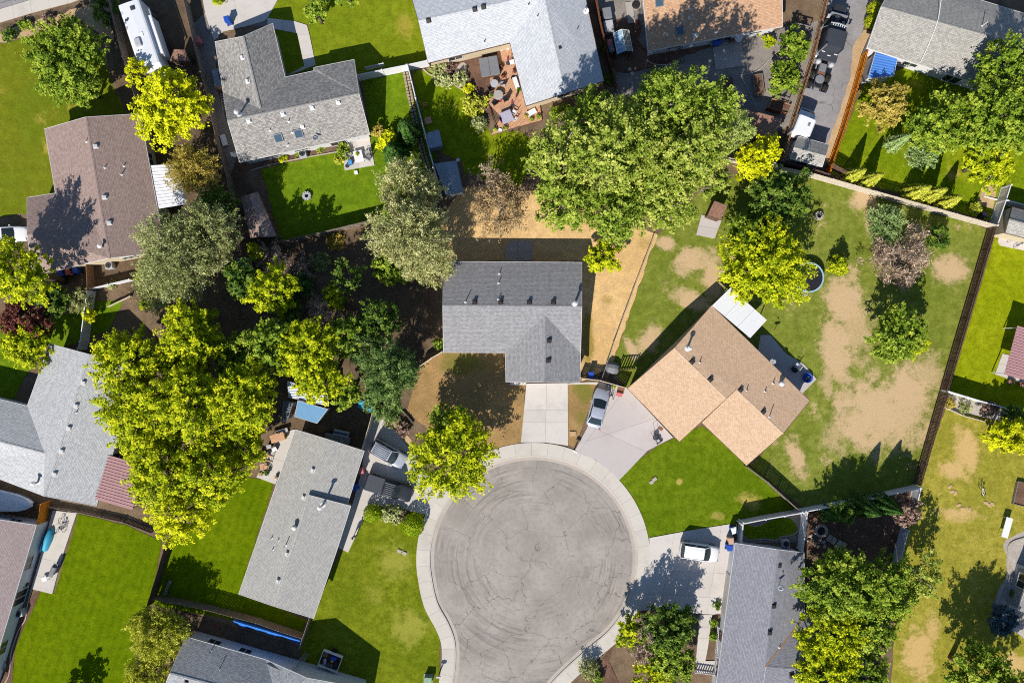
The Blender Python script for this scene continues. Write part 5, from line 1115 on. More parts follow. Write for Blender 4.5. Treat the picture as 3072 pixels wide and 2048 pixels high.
fence('white vinyl fence between the L-shaped and silver houses', TT(1, 0, '925,690 1388,597 1575,556'), 1.8, 'vinyl', m_vinyl)
fence('white vinyl fence running down beside the stone edging', TT(1, 0, '1392,605 1465,900 1560,1265 1650,1600 1700,1800'), 1.8, 'vinyl', m_vinyl)
fence('low white picket fence in front of the vinyl gate', TT(1, 0, '1005,615 1165,578'), 1.1, 'slat', m_vinyl, name='picket_fence')
fence('long beige fence between the patchy lawn and the upper right yard', TT(3, 1, '-400,-130 400,20') + TT(3, 1, '1000,190 2105,500'), 1.8, 'board', m_fence_be)
fence('long dark brown board fence on the right of the patchy lawn', TT(3, 1, '2100,520 1790,1568') + TT(3, 2, '1410,1325'), 1.8, 'board', m_fence_br)
fence('long white fence at the bottom of the patchy lawn', TT(3, 2, '1410,1345 860,1470 300,1572') , 1.75, 'vinyl', m_vinyl)
fence('white fence above the gravel court', TT(3, 3, '330,5 -20,65') + TT(2, 3, '2110,110'), 1.75, 'vinyl', m_vinyl)
fence('white fence on the left of the gravel court', TT(2, 3, '2125,95 2112,285'), 1.75, 'vinyl', m_vinyl)
fence('white fence between the gravel court and the shaded garden', TT(3, 3, '362,0 345,190 322,365'), 1.75, 'vinyl', m_vinyl)
fence('white fence corner at the foot of the brown fence', TT(3, 2, '1408,1345 1375,1480'), 1.75, 'vinyl', m_vinyl)
fence('white fence between the shaded garden and the straw lawn', TT(3, 3, '1292,170 1200,520'), 1.75, 'vinyl', m_vinyl)
fence('weathered fence from the tan house to the white fence', TT(2, 2, '2170,1155 2352,1290') + TT(3, 2, '120,1400 300,1560'), 1.6, 'board', m_fence_gr)
fence('thin wire fence between the dry yard and the patchy lawn', TT(2, 1, '1308,592 1120,1080 940,1568') + TT(2, 2, '880,180 825,345'), 1.2, 'chain', m_galv, 3.0)
fence('thin tan fence between the two driveways', TT(2, 2, '630,336 810,358 1060,428'), 1.5, 'board', m_fence_be)
fence('orange stained board fence beside the lane', TT(3, 0, '922,462 830,800 720,1160 580,1568'), 1.8, 'board', m_fence_or)
fence('brown board fence on the left of the lane', TT(3, 0, '565,-40 430,530 330,850 140,1475'), 1.8, 'board', m_fence_tan)
fence('brown board fence closing the end of the lane', TT(3, 0, '115,1478 360,1530 570,1600'), 1.8, 'board', m_fence_br)
fence('short brown board fence right of the orange fence', TT(3, 0, '600,1500 760,1590'), 1.8, 'board', m_fence_br)
fence('brown board fence beside the white trailer', TT(0, 0, '985,-30 1080,360 1120,520 1290,1050'), 1.8, 'board', m_fence_gr)
fence('brown board fence left of the L-shaped house', TT(0, 0, '1680,-20 1780,420 1900,900 2010,1400') + TT(0, 1, '2080,60 2150,420'), 1.8, 'board', m_fence_gr)
fence('weathered board fence below the back lawn', TT(1, 1, '180,655 620,560 1080,448'), 1.8, 'board', m_fence_gr)
fence('red-brown board fence right of the silver roofed house', TT(2, 0, '775,-40 810,160 880,480 965,790'), 1.8, 'board', m_fence_rd)
fence('thin tan fence below the brown house', TT(0, 1, '790,868 800,1085'), 1.6, 'board', m_fence_tan)
fence('white fence below the brown house yard', TT(0, 1, '800,1090 1190,998'), 1.2, 'vinyl', m_vinyl)
fence('white vinyl fence left of the big grove', TT(0, 1, '798,1105 770,1300 735,1568') + TT(0, 2, '715,70'), 1.8, 'vinyl', m_vinyl)
fence('short stone coloured fence below the grey-olive tree', TT(0, 1, '985,1248 1190,1152'), .5, 'board', m_fence_be)
fence('thin fence between the two lower left lawns', TT(0, 3, '1518,295 1440,560 1345,870'), 1.8, 'board', m_fence_br)
fence('grey board fence behind the long grey house lawn', TT(0, 3, '1405,800 1900,900 2352,1020') + TT(1, 3, '200,1090 420,1160'), 1.6, 'board', m_fence_gr)
fence('white fence end at the lower corner of the long grey house', TT(1, 3, '492,965 440,1120 395,1245'), 1.8, 'board', m_fence_gr)
fence('thin white fence beside the blue roofed shed yard', TT(1, 2, '1085,595 1030,800 965,1000'), 1.8, 'board', m_fence_be)
fence('grey lattice fence above the lower left lawn', TT(0, 3, '370,-55 700,0 1120,90 1380,190'), .6, 'board', m_fence_gr)
fence('orange-brown gate fence beside the taupe house', TT(0, 2, '372,1495 ') + TT(0, 3, '335,110'), 1.8, 'board', m_fence_or)
fence('tall brown fence on the left of the lane end', TT(2, 0, '2352,990 2480,1030'), 1.0, 'board', m_fence_rd)
fence('white fence above the pale gravel bed', TT(3, 2, '1660,458 2000,560 2420,672'), 1.75, 'vinyl', m_vinyl)
fence('low pale kerb fence below the gravel bed', TT(3, 2, '1625,602 1800,680 2000,735'), .35, 'board', m_fence_be)
fence('pale fence at the corner of the dry front yard', TT(1, 2, '1508,222 1610,150 1705,95'), 1.5, 'board', m_fence_be)
fence('thin rusty wire fence left of the dark grey house', TT(1, 1, '1602,900 1600,1200 1604,1500'), 1.1, 'chain', m_fence_rd, 3.0)
fence('dark slatted gate beside the tan house corner', TT(2, 2, '985,262 1140,250'), 1.5, 'slat', m_fence_br, name='gate', cat='gate')
fence('white fence around the vegetable garden at the right edge', TT(3, 1, '2235,130 2190,270 2110,500'), 1.8, 'vinyl', m_vinyl)
fence('white fence on top of the vegetable garden', TT(3, 1, '2195,270 2420,330'), 1.8, 'vinyl', m_vinyl)
fence('white porch rail along the charcoal house', TT(2, 3, '1905,1065 1885,1330'), .9, 'slat', m_vinyl, name='porch_rail', cat='railing')
fence('white rail at the foot of the walk', TT(2, 3, '1688,1475 1870,1500'), .9, 'slat', m_vinyl, name='porch_rail', cat='railing')
# ------------------------------------------------------------------ small builders
def pm(name, r, g, b, rough=.6, spec=.3, metal=0., k=1.45, var=.08): return plain('paint_' + name, lit(r, g, b, k), rough, spec, metal, var)
m_black = pm('black', 46, 46, 52, .45); m_blue = pm('blue', 40, 90, 196); m_red = pm('red', 196, 70, 70); m_brown = pm('brown', 150, 104, 78); m_grey = pm('grey', 140, 142, 146)
m_lgrey = pm('light_grey', 200, 200, 204); m_white = pm('white', 244, 244, 244, .5, .4, 0, 1.3, .03); m_wood = boards('deck_wood', lit(228, 180, 144, 1.3), lit(206, 156, 122, 1.3)); m_wood_d = boards('dark_wood', lit(128, 92, 76), lit(104, 74, 62))
m_tyre = pm('tyre', 52, 50, 50, .9, .1); m_cloth = pm('cloth', 190, 184, 176, .95, .05); m_terra = pm('terracotta', 200, 120, 86); m_green = pm('green', 150, 180, 150); m_steel = pm('steel', 190, 196, 204, .3, .5, .5)
m_pinkc = pm('pink', 226, 130, 130); m_yel = pm('yellow', 230, 190, 70); m_teal = pm('teal', 70, 180, 214, .5); m_rock1 = dirt('stone', lit(178, 158, 134), lit(206, 188, 160)); m_purple = pm('purple', 140, 60, 100); m_dsteel = pm('dark_steel', 88, 90, 98, .4, .4, .3)
def at_(p, z=0.0): w = W(p, z); w.z = 0; return w
def hd(a, b):                                  # heading of a->b in the place
    A, B = W(a), W(b); return math.atan2(B.y - A.y, B.x - A.x)
Z0 = 0.06
def thing(name, label, cat, p, rz=0., group=None, z=Z0, zr=0.):
    w = W(p, zr); return empty(name, (w.x, w.y, z), rz, label, cat, group)
def trash_bin(label, p, mat, rz=0., group=None, lidmat=None):
    r = thing('trash_bin', label, 'trash bin', p, rz, group, zr=1.0); MB().box((0, 0, .5), (.52, .6, .96), taper=1.0).build('body', mat, r, bevel=.04)
    MB().box((0, 0, 1.02), (.62, .72, .08)).box((0, 0, 1.07), (.5, .58, .05)).build('lid', lidmat or mat, r, bevel=.02)
    for s in (-1, 1): w = MB().lathe([(.11, -.04), (.11, .04)], (0, 0, 0), 10); w.v = [(s * .28 + z, -.26 + y, .11 + x) for x, y, z in w.v]; w.build('wheel', m_tyre, r)
    return r
def chair(label, p, rz, mat, frame, group=None):
    r = thing('patio_chair', label, 'chair', p, rz, group, zr=.5); MB().box((0, 0, .42), (.52, .52, .07)).build('seat', mat, r, bevel=.02); MB().box((-.27, 0, .74), (.06, .5, .6), ry=R(-14)).build('backrest', mat, r, bevel=.02)
    for x in (-.25, .24):
        for y in (-.26, .26): MB().tube([(x, y, 0), (x, y, .62 if x > 0 else .6)], .018, 6).build('leg', frame, r)
    for y in (-.27, .27): MB().box((0, y, .63), (.56, .05, .03)).build('armrest', frame, r)
    return r
def table(label, p, rz, sx, sy, mat, leg, round_=False, h=.72, group=None, name='patio_table'):
    r = thing(name, label, 'table', p, rz, group, zr=h)
    (MB().lathe([(sx, h - .04), (sx, h)], (0, 0, 0), 22) if round_ else MB().box((0, 0, h - .02), (sx, sy, .04))).build('table_top', mat, r)
    k = .6 if round_ else .45
    for x in (-1, 1):
        for y in (-1, 1): MB().tube([(x * sx * k, y * (sx if round_ else sy) * k, 0), (x * sx * k, y * (sx if round_ else sy) * k, h - .04)], .025, 6).build('leg', leg, r)
    return r
def pot(label, p, rad, mat, plant=None, group=None, h=None):
    h = h or rad * 1.5; r = thing('planter', label, 'planter', p, 0, group, zr=.3); MB().lathe([(rad * .68, 0), (rad, h), (rad * 1.06, h), (rad * 1.06, h - .05), (rad * .88, h - .06), (.01, h - .07)], (0, 0, 0), 16).build('pot', mat, r)
    if plant:
        rng = np.random.default_rng(int(p[0] * 7 + p[1])); n = 70; d = dirs(rng, n, 0); C = d * rad * 1.35 * rng.random(n)[:, None] ** .4; C[:, 2] += h
        link('plant', leaf_mesh('plant', C, d + np.array([0, 0, .6]), np.full(n, .09), .6, rng.random(n), rng), LEAF[plant], r)
    return r
def grill(label, p, rz, mat, group=None):
    r = thing('grill', label, 'grill', p, rz, group, zr=1.)
    MB().loft([[(x, .3 * math.cos(a), .82 + .26 * math.sin(a)) for a in [R(t) for t in range(0, 181, 20)]] for x in (-.42, -.4, .4, .42)]).build('lid', mat, r); MB().box((0, 0, .7), (.84, .58, .22)).build('firebox', mat, r); MB().box((0, 0, .3), (.74, .5, .5)).build('cabinet', m_dsteel, r)
    for s in (-1, 1): MB().box((s * .62, 0, .8), (.36, .5, .04)).build('shelf', m_grey, r)
    return r
def fire_pit(label, p, rad, mat, n=14, inner=m_black):
    r = thing('fire_pit', label, 'fire pit', p); rnd = random.Random(n)
    for k in range(n):
        a = 2 * math.pi * k / n; MB().box((rad * math.cos(a), rad * math.sin(a), .16), (.3, 2 * math.pi * rad / n - .03, .32 + rnd.uniform(-.03, .03)), a).build('stone', mat, r, bevel=.03)
    MB().lathe([(rad - .17, .02), (rad - .17, .1), (.02, .14)], (0, 0, 0), 16).build('ash_bed', inner, r); return r
def ac_unit(label, p, rz=0.):
    r = thing('air_conditioner', label, 'air conditioner', p, rz, zr=.8); MB().box((0, 0, .42), (.8, .8, .8)).build('cabinet', m_lgrey, r, bevel=.03); MB().lathe([(.34, .83), (.34, .86), (.28, .86), (.28, .84)], (0, 0, 0), 18).build('fan_guard', m_dsteel, r)
    f = MB()
    for k in range(4): f.box((.13 * math.cos(k * 1.57), .13 * math.sin(k * 1.57), .845), (.24, .1, .02), k * 1.57)
    f.build('fan_blade', m_black, r); return r
def bicycle(label, p, rz, mat, group=None):
    r = thing('bicycle', label, 'bicycle', p, rz, group, zr=.5)
    for x in (-.5, .5):
        t = MB(); ring = [(x + .33 * math.cos(R(a)), .0, .33 + .33 * math.sin(R(a))) for a in range(0, 361, 20)]; t.tube(ring, .025, 5, False); w = t.build('wheel', m_tyre, r)
        s = MB()
        for a in range(0, 180, 30): s.beam((x - .31 * math.cos(R(a)), 0, .33 - .31 * math.sin(R(a))), (x + .31 * math.cos(R(a)), 0, .33 + .31 * math.sin(R(a))), .006, .006)
        s.build('spokes', m_steel, w)
    f = MB()
    for a, b in (((-.5, 0, .33), (-.12, 0, .75)), ((-.5, 0, .33), (-.05, 0, .33)), ((-.05, 0, .33), (-.14, 0, .85)), ((-.12, 0, .72), (.35, 0, .78)), ((-.05, 0, .33), (.38, 0, .7)), ((.5, 0, .33), (.34, 0, .95))): f.tube([a, b], .022, 6)
    f.build('frame', mat, r); MB().box((-.15, 0, .88), (.26, .13, .06), taper=.7).build('saddle', m_black, r); MB().tube([(.3, -.28, 1.0), (.34, 0, .97), (.3, .28, 1.0)], .018, 6).build('handlebar', m_steel, r); return r
def box_shed(label, pts, z, ridge, roofmat, wallmat, name='shed', cat='shed', over=.12, z2=None):
    """gable shed from 4 roof corners; ridge joins the middles of sides 0-1 and 2-3 (ridge>z) or a lean-to"""
    z2 = z2 if z2 is not None else z; m1 = tuple((pts[0][i] + pts[1][i]) / 2 for i in (0, 1)); m2 = tuple((pts[2][i] + pts[3][i]) / 2 for i in (0, 1))
    pl = [[q3(pts[0], z), q3(m1, ridge), q3(m2, ridge), q3(pts[3], z)], [q3(m1, ridge), q3(pts[1], z2), q3(pts[2], z2), q3(m2, ridge)]] if ridge > z else [[q3(pts[0], z), q3(pts[1], z2), q3(pts[2], z2), q3(pts[3], z)]]
    return house(name, label, pl, pts, z, roofmat, wallmat, wallmat, over, cat=cat, openings=[(1, .5, .9, 0, 1.6, 'door')], cap=False)

# ------------------------------------------------------------------ vehicles
def ring(x, w, zl, zt, crown=.03, n=None):
    s = [(w * .86, zl), (w * .98, zl + .1), (w, zl + (zt - zl) * .45), (w * .985, zt - .12), (w * .93, zt - .03), (w * .7, zt + crown * .6), (w * .3, zt + crown)]
    return [(x, y, z) for y, z in s] + [(x, -y, z) for y, z in s[::-1]]
def car(label, rear, front, paint, kind='sedan', width=1.8, height=1.45, zr=.9, rack=None, name='car', cat='car', group=None, rackmat=None):
    A, B = W(rear, zr), W(front, zr); L = (B - A).length; c = (A + B) / 2; rz = math.atan2(B.y - A.y, B.x - A.x); r = empty(name, (c.x, c.y, .1), rz, label, cat, group); w = width / 2; X = lambda t: (t - .5) * L
    if kind == 'sedan': st = [(0, .7, .66), (.015, .84, .8), (.06, .93, .92), (.14, .98, .96), (.3, 1, .94), (.62, 1, .94), (.7, .99, .92), (.82, .97, .84), (.93, .9, .74), (.98, .76, .64), (1, .6, .56)]; cb = (.1, .72, .26, .53, .93)
    elif kind == 'wagon': st = [(0, .8, .9), (.015, .9, .98), (.06, .96, 1.0), (.3, 1, 1.0), (.62, 1, 1.0), (.72, .99, .98), (.84, .97, .9), (.94, .9, .8), (.985, .76, .68), (1, .6, .6)]; cb = (.02, .74, .07, .58, .99)
    else: st = [(0, .9, .98), (.01, .95, 1.02), (.1, .97, 1.04), (.36, .98, 1.04), (.4, 1, 1.06), (.68, 1, 1.08), (.76, .99, 1.06), (.88, .97, 1.0), (.96, .9, .92), (.99, .78, .8), (1, .66, .7)]; cb = (.385, .76, .42, .64, 1.06)
    MB().loft([ring(X(t), w * f, .24, z) for t, f, z in st]).build('body', paint, r, True)
    b0, b1, r0, r1, zb = cb; wb, wt = w * .9, w * .72; zt = height
    cor = {'bl': (X(b0), wb, zb), 'br': (X(b0), -wb, zb), 'fl': (X(b1), wb * .93, zb), 'fr': (X(b1), -wb * .93, zb), 'tbl': (X(r0), wt, zt - .05), 'tbr': (X(r0), -wt, zt - .05), 'tfl': (X(r1), wt, zt - .03), 'tfr': (X(r1), -wt, zt - .03)}; V = {k: Vector(v) for k, v in cor.items()}
    rs = [[Vector((X(r0 + (r1 - r0) * t), y * wt * (1 - .04 * abs(2 * t - 1)), zt - .05 + .05 * (1 - abs(2 * t - 1) ** 3) - .05 * abs(y) ** 3)) for y in (-1, -.75, -.35, 0, .35, .75, 1)] for t in (0, .1, .3, .55, .8, .93, 1)]
    n = 7; mb = MB(); mb.v = [tuple(p) for q in rs for p in q]; mb.f = [(i * n + j, i * n + j + 1, (i + 1) * n + j + 1, (i + 1) * n + j) for i in range(len(rs) - 1) for j in range(n - 1)]; roof = mb.build('roof', paint, r, True)
    def bow(a, b, c_, d, k):                     # curved glass
        m = MB(); g = []
        for t in (0, .25, .5, .75, 1):
            bot = a.lerp(b, t); top = d.lerp(c_, t); o = Vector((k * (1 - (2 * t - 1) ** 2), 0, 0)); g.append([bot + o, bot.lerp(top, .5) + o * .8 + Vector((0, 0, .02)), top + o * .2])
        m.v = [tuple(p) for q in g for p in q]; m.f = [(i * 3 + j, i * 3 + j + 1, i * 3 + j + 4, i * 3 + j + 3) for i in range(4) for j in range(2)]; return m
    bow(V['fr'], V['fl'], V['tfl'], V['tfr'], .14).build('windshield', m_glass, r, True); bow(V['bl'], V['br'], V['tbr'], V['tbl'], -.08).build('rear_window', m_glass, r, True)
    for s, (a, b, c_, d) in ((1, ('bl', 'fl', 'tfl', 'tbl')), (-1, ('br', 'fr', 'tfr', 'tbr'))): MB().add([V[a], V[b], V[c_], V[d]], [(0, 1, 2, 3)]).build('side_window', m_glass, r)
    for a, b in (('fl', 'tfl'), ('fr', 'tfr'), ('bl', 'tbl'), ('br', 'tbr')): MB().beam(V[a], V[b], .07, .05).build('pillar', paint, r)
    for s in (-1, 1):
        MB().beam(V['tbl' if s > 0 else 'tbr'] + Vector((0, 0, .0)), V['tfl' if s > 0 else 'tfr'], .07, .05).build('roof_rail', rackmat or paint, r)
        mm = V['bl' if s > 0 else 'br'].lerp(V['fl' if s > 0 else 'fr'], .55); tt = V['tbl' if s > 0 else 'tbr'].lerp(V['tfl' if s > 0 else 'tfr'], .45); MB().beam(mm, tt, .08, .05).build('pillar', paint, r)
        MB().box((X(b1) - .35, s * (w + .06), zb + .04), (.14, .2, .13), taper=.8).build('mirror', paint, r, bevel=.02)
        MB().box((X(.975), s * w * .66, .66), (.2, w * .3, .12), s * -.35).build('headlight', m_steel, r); MB().box((X(.012), s * w * .8, .8), (.1, w * .26, .16), s * .2).build('taillight', m_red, r)
        for t in (.18, .81):
            k = MB().lathe([(.2, -.1), (.33, -.1), (.34, 0), (.33, .1), (.2, .1)], (0, 0, 0), 18); k.v = [(X(t) + x, s * (w - .1) + z, .33 + y) for x, y, z in k.v]; wh = k.build('wheel', m_tyre, r); k = MB().lathe([(.21, -.1), (.21, .11), (.05, .12)], (0, 0, 0), 12); k.v = [(X(t) + x, s * (w - .1) + z * s, .33 + y) for x, y, z in k.v]; k.build('rim', m_steel, wh)
    if rack:
        for k in range(rack): y = (k / (rack - 1) - .5) * 1.5 * wt; MB().beam((X(r0) + .12, y, zt + .015), (X(r1) - .12, y, zt + .02), .05, .03).build('roof_rib', rackmat or paint, roof)
    return r, L, w, X
p_silver = pm('silver_car', 206, 212, 224, .28, .5, .25); p_black = pm('black_car', 58, 60, 66, .25, .5); p_whitec = pm('white_car', 250, 250, 250, .25, .5, 0, 1.25, .02)
car('silver sedan parked on the pinkish driveway', T1(2, 2, 745, 792), T1(2, 2, 838, 440), p_silver, 'sedan', 1.82, 1.46)
car('white wagon parked on the wide white driveway', T1(2, 3, 1548, 345), T1(2, 3, 1905, 395), p_whitec, 'wagon', 1.85, 1.65, zr=1.0)
car('silver wagon with roof ribs beside the street tree', T1(1, 2, 1065, 950), T1(1, 2, 1362, 1118), p_silver, 'wagon', 1.85, 1.75, zr=1.0, rack=6, rackmat=m_grey)
r, L, w, X = car('black pickup truck with a grey bed cover beside the clipped bush', T1(1, 2, 1005, 1285), T1(1, 2, 1428, 1415), p_black, 'pickup', 1.98, 1.9, zr=1.1, rack=6, name='pickup_truck', cat='pickup truck', rackmat=m_grey)
for k in range(4): MB().box((X(.03 + .09 * k + .042), 0, 1.085), (L * .088, w * 1.84, .03)).build('bed_cover_panel', m_dsteel, r)
car('pale blue-white sedan at the left edge below the brown house', T1(0, 1, -180, 600), T1(0, 1, 248, 575), p_whitec, 'sedan', 1.82, 1.46)

def box_body(mb_len, wid, z0, z1, r_=.25):
    prof = [(wid / 2, z0), (wid / 2, z1 - r_), (wid / 2 - r_ * .3, z1 - r_ * .3), (wid / 2 - r_, z1)]; return prof
# white travel trailer
A, B = W(T1(0, 0, 1175, 12), 3.1), W(T1(0, 0, 1385, 640), 3.1); c = (A + B) / 2; L = (B - A).length; rz = math.atan2(B.y - A.y, B.x - A.x)
tr = empty('travel_trailer', (c.x, c.y, 0), rz, 'white travel trailer with awning under the yellow tree', 'trailer')
wd2 = 1.22; sec = [(wd2, .6), (wd2, 2.9), (wd2 - .08, 3.04), (wd2 - .25, 3.1), (0, 3.14)]; sec = sec + [(-y, z) for y, z in sec[-2::-1]]
MB().loft([[(x, y * f, .6 + (z - .6) * g) for y, z in sec] for x, f, g in ((-L / 2, .96, .93), (-L / 2 + .12, 1, 1), (L / 2 - .5, 1, 1), (L / 2, .96, .8))]).build('body', pm('trailer_white', 240, 242, 246, .35, .4, 0, 1.35, .03), tr)
MB().box((-L / 2 + .9, .25, 3.17), (.45, .45, .1)).box((-L / 2 + .9, .25, 3.2), (.36, .36, .12)).build('roof_hatch', m_dsteel, tr); MB().box((L / 2 - 3.2, -.35, 3.24), (1.0, .7, .26), taper=.85).build('air_conditioner', m_lgrey, tr, bevel=.04); MB().lathe([(.1, 3.1), (.1, 3.3), (.14, 3.32)], (-L / 2 + 2.0, -.75, 0), 10).build('roof_vent', m_dsteel, tr); MB().box((0, .2, 3.15), (.5, .5, .06)).build('roof_hatch', m_white, tr)
MB().box((.2, wd2 + .25, 1.7), (4.4, .5, 1.9)).build('slide_out', m_white, tr, bevel=.03); MB().tube([(-2.6, wd2 + .56, 2.7), (2.8, wd2 + .56, 2.7)], .08, 8).build('awning_roll', m_lgrey, tr)
for x in (-2.5, 2.7): MB().beam((x, wd2 + .52, .8), (x, wd2 + .52, 2.7), .05, .05).build('awning_arm', m_steel, tr)
for x in (-.5, .5):
    for s in (-1, 1):
        k = MB().lathe([(.2, -.1), (.36, -.1), (.36, .1), (.2, .1)], (0, 0, 0), 16); k.v = [(x + a, s * 1.05 + q, .36 + b) for a, b, q in k.v]; k.build('wheel', m_tyre, tr)
# black truck tractor with its hood tipped forward
rear, front = (2455, 268), (2524, 16); A, B = W(rear, 1.6), W(front, 1.6); c = (A + B) / 2; rz = math.atan2(B.y - A.y, B.x - A.x); L = (B - A).length
tk = empty('truck_tractor', (c.x, c.y, .05), rz, 'black truck tractor with its hood tipped open on the lane', 'truck'); kx = L / 9.6
def tb(name, mat, c, s, bevel=.03, par=None, **k): return MB().box((c[0] * kx, c[1], c[2]), s, **k).build(name, mat, par or tk, bevel=bevel)
for y in (-.42, .42): tb('frame_rail', m_dsteel, (-1.0, y, .85), (7.4, .12, .28), 0)
for x in (-4.1, -2.95):
    for s in (-1, 1):
        for o in (.78, 1.08):
            k = MB().lathe([(.28, -.13), (.5, -.13), (.52, -.08), (.52, .08), (.5, .13), (.28, .13)], (0, 0, 0), 20); k.v = [(x * kx + a, s * o + q, .52 + b) for a, b, q in k.v]; wh = k.build('wheel', m_tyre, tk); k = MB().lathe([(.28, -.05), (.1, .1)], (0, 0, 0), 12); k.v = [(x * kx + a, s * o + q * s, .52 + b) for a, b, q in k.v]; k.build('rim', m_steel, wh)
    tb('axle', m_dsteel, (x, 0, .52), (.25, 1.6, .25), .02)
for s in (-1, 1):
    k = MB().lathe([(.28, -.15), (.5, -.15), (.52, 0), (.5, .15), (.28, .15)], (0, 0, 0), 20); k.v = [(3.35 * kx + a, s * 1.0 + q, .52 + b) for a, b, q in k.v]; wh = k.build('wheel', m_tyre, tk); k = MB().lathe([(.28, -.05), (.1, .12)], (0, 0, 0), 12); k.v = [(3.35 * kx + a, s * 1.0 + q * s, .52 + b) for a, b, q in k.v]; k.build('rim', m_steel, wh)
MB().lathe([(.5, 1.05), (.52, 1.12), (.5, 1.18), (.3, 1.2)], (-3.5 * kx, 0, 0), 20).build('fifth_wheel', m_grey, tk); tb('fifth_wheel_throat', m_black, (-4.15, 0, 1.1), (.5, .5, .12)); tb('deck_plate', m_grey, (-2.15, 0, 1.06), (.9, .75, .06)); tb('crossmember', m_brown, (-2.75, 0, 1.0), (.3, .8, .12)); tb('rear_bumper', m_steel, (-4.72, 0, .75), (.1, 2.3, .2))
for s in (-1, 1): k = MB().lathe([(.05, -.55), (.31, -.52), (.33, 0), (.31, .52), (.05, .55)], (0, 0, 0), 16); k.v = [(-.7 * kx + q, s * 1.0 + a, .8 + b) for a, b, q in k.v]; k.build('fuel_tank', m_steel, tk, True)
for s in (-1, 1): MB().lathe([(.28, 1.0), (.3, 1.5), (.2, 1.62), (.05, 1.66)], (-1.75 * kx, s * .75, 0), 14).build('air_tank', m_lgrey, tk, True)
tb('equipment_deck', m_dsteel, (-1.1, 0, 1.9), (1.2, 2.0, .2)); 
for y, x in ((-.7, -.85), (.7, -.85), (0, -1.15)): tb('bracket', m_white, (x, y, 2.03), (.08, .36, .05), 0)
MB().loft([[(x, y * f, z) for y, z in ((1.1, .9), (1.1, 2.9), (.95, 3.1), (0, 3.16), (-.95, 3.1), (-1.1, 2.9), (-1.1, .9))] for x, f in ((-.55 * kx, .97), (-.4 * kx, 1), (1.2 * kx, 1), (1.3 * kx, .98))]).build('sleeper', pm('truck_black', 70, 74, 82, .4), tk)
MB().loft([[(x, y * f, z * g + .9 * (1 - g)) for y, z in ((1.0, .9), (1.0, 2.5), (.85, 2.7), (0, 2.76), (-.85, 2.7), (-1.0, 2.5), (-1.0, .9))] for x, f, g in ((1.32 * kx, .98, 1), (2.0 * kx, .95, .99), (2.25 * kx, .9, .72), (2.4 * kx, .88, .6))]).build('cab', pm('truck_black', 70, 74, 82, .4), tk)
for k in range(6): tb('marker_light', m_white, (2.0, -.62 + k * .25, 2.74), (.28, .07, .06), 0)
MB().beam((2.12 * kx, -.9, 2.62), (2.2 * kx, 0, 2.68), .12, .05).beam((2.2 * kx, 0, 2.68), (2.12 * kx, .9, 2.62), .12, .05).build('sun_visor', m_lgrey, tk)
tb('engine', m_black, (2.95, .1, 1.35), (1.25, 1.0, .9)); tb('engine_cover', m_dsteel, (3.0, .15, 1.85), (.9, .5, .16)); tb('intake_pipe', m_steel, (2.7, -.75, 1.4), (.9, .3, .3)); tb('coolant_tank', m_lgrey, (2.35, -.85, 1.5), (.4, .35, .35)); tb('radiator', m_steel, (3.62, 0, 1.45), (.14, 1.9, .9)); tb('washer_tank', m_lgrey, (3.45, .95, 1.2), (.35, .3, .4))
MB().loft([[(x, y * f, z) for y, z in ((.85, .5), (.85, 1.3), (.7, 1.5), (-.7, 1.5), (-.85, 1.3), (-.85, .5))] for x, f in ((3.75 * kx, .95), (4.7 * kx, .85), (4.85 * kx, .8))]).build('tipped_hood', p_black, tk)
for s in (-1, 1):
    f = MB()
    for a, b in (((3.5, s * .95, 1.0), (4.45, s * .95, 1.0)), ((4.45, s * .95, 1.0), (4.45, s * 1.28, 1.0)), ((4.45, s * 1.28, 1.0), (3.3, s * 1.28, 1.0)), ((3.9, s * .95, 1.0), (3.9, s * 1.28, 1.0))): f.beam((a[0] * kx, a[1], a[2]), (b[0] * kx, b[1], b[2]), .1, .12)
    f.build('fender_frame', p_black, tk); MB().beam((1.9 * kx, s * 1.0, 2.2), (1.6 * kx, s * 1.55, 2.2), .05, .05).box((1.55 * kx, s * 1.6, 2.1), (.08, .22, .5)).build('mirror', m_steel, tk); MB().tube([(-.75 * kx, s * 1.0, .9), (-.75 * kx, s * 1.0, 3.5)], .09, 10).build('exhaust_stack', m_steel, tk)
# white boxy truck behind it
A, B = W((2330 + 425 / 5.6, 280 + 665 / 5.6), 2.6), W((2330 + 545 / 5.6, 280 + 262 / 5.6), 1.6); c = (A + B) / 2; rz = math.atan2(B.y - A.y, B.x - A.x); L = (B - A).length; h = L / 2
vn = empty('box_truck', (c.x, c.y, .05), rz, 'small white box truck parked below the black truck', 'truck')
MB().loft([[(x, y * f, z) for y, z in ((.95, .5), (.98, 2.5), (.85, 2.62), (0, 2.66), (-.85, 2.62), (-.98, 2.5), (-.95, .5))] for x, f in ((-h, .94), (-h + .12, 1), (.15, 1), (.22, .98))]).build('box', m_white, vn)
MB().loft([[(x, y * f, z0 + (z - .5) * g) for y, z in ((.92, .5), (.95, 1.6), (.8, 1.75), (0, 1.8), (-.8, 1.75), (-.95, 1.6), (-.92, .5))] for x, f, g, z0 in ((.24, 1, 1.25, .5), (.9, .97, 1.2, .5), (1.35, .93, .75, .5), (h - .1, .85, .62, .5), (h, .7, .5, .5))]).build('cab', pm('cab_white', 226, 236, 246, .3, .5, 0, 1.4, .03), vn)
MB().box((1.15, 0, 1.72), (.62, 1.5, .04), ry=R(38)).build('windshield', m_sky, vn); MB().box((.55, 0, 2.09), (.5, .55, .06)).build('roof_hatch', m_white, vn); MB().box((-.5, -.35, 2.68), (.35, .25, .1)).build('roof_vent', m_grey, vn)
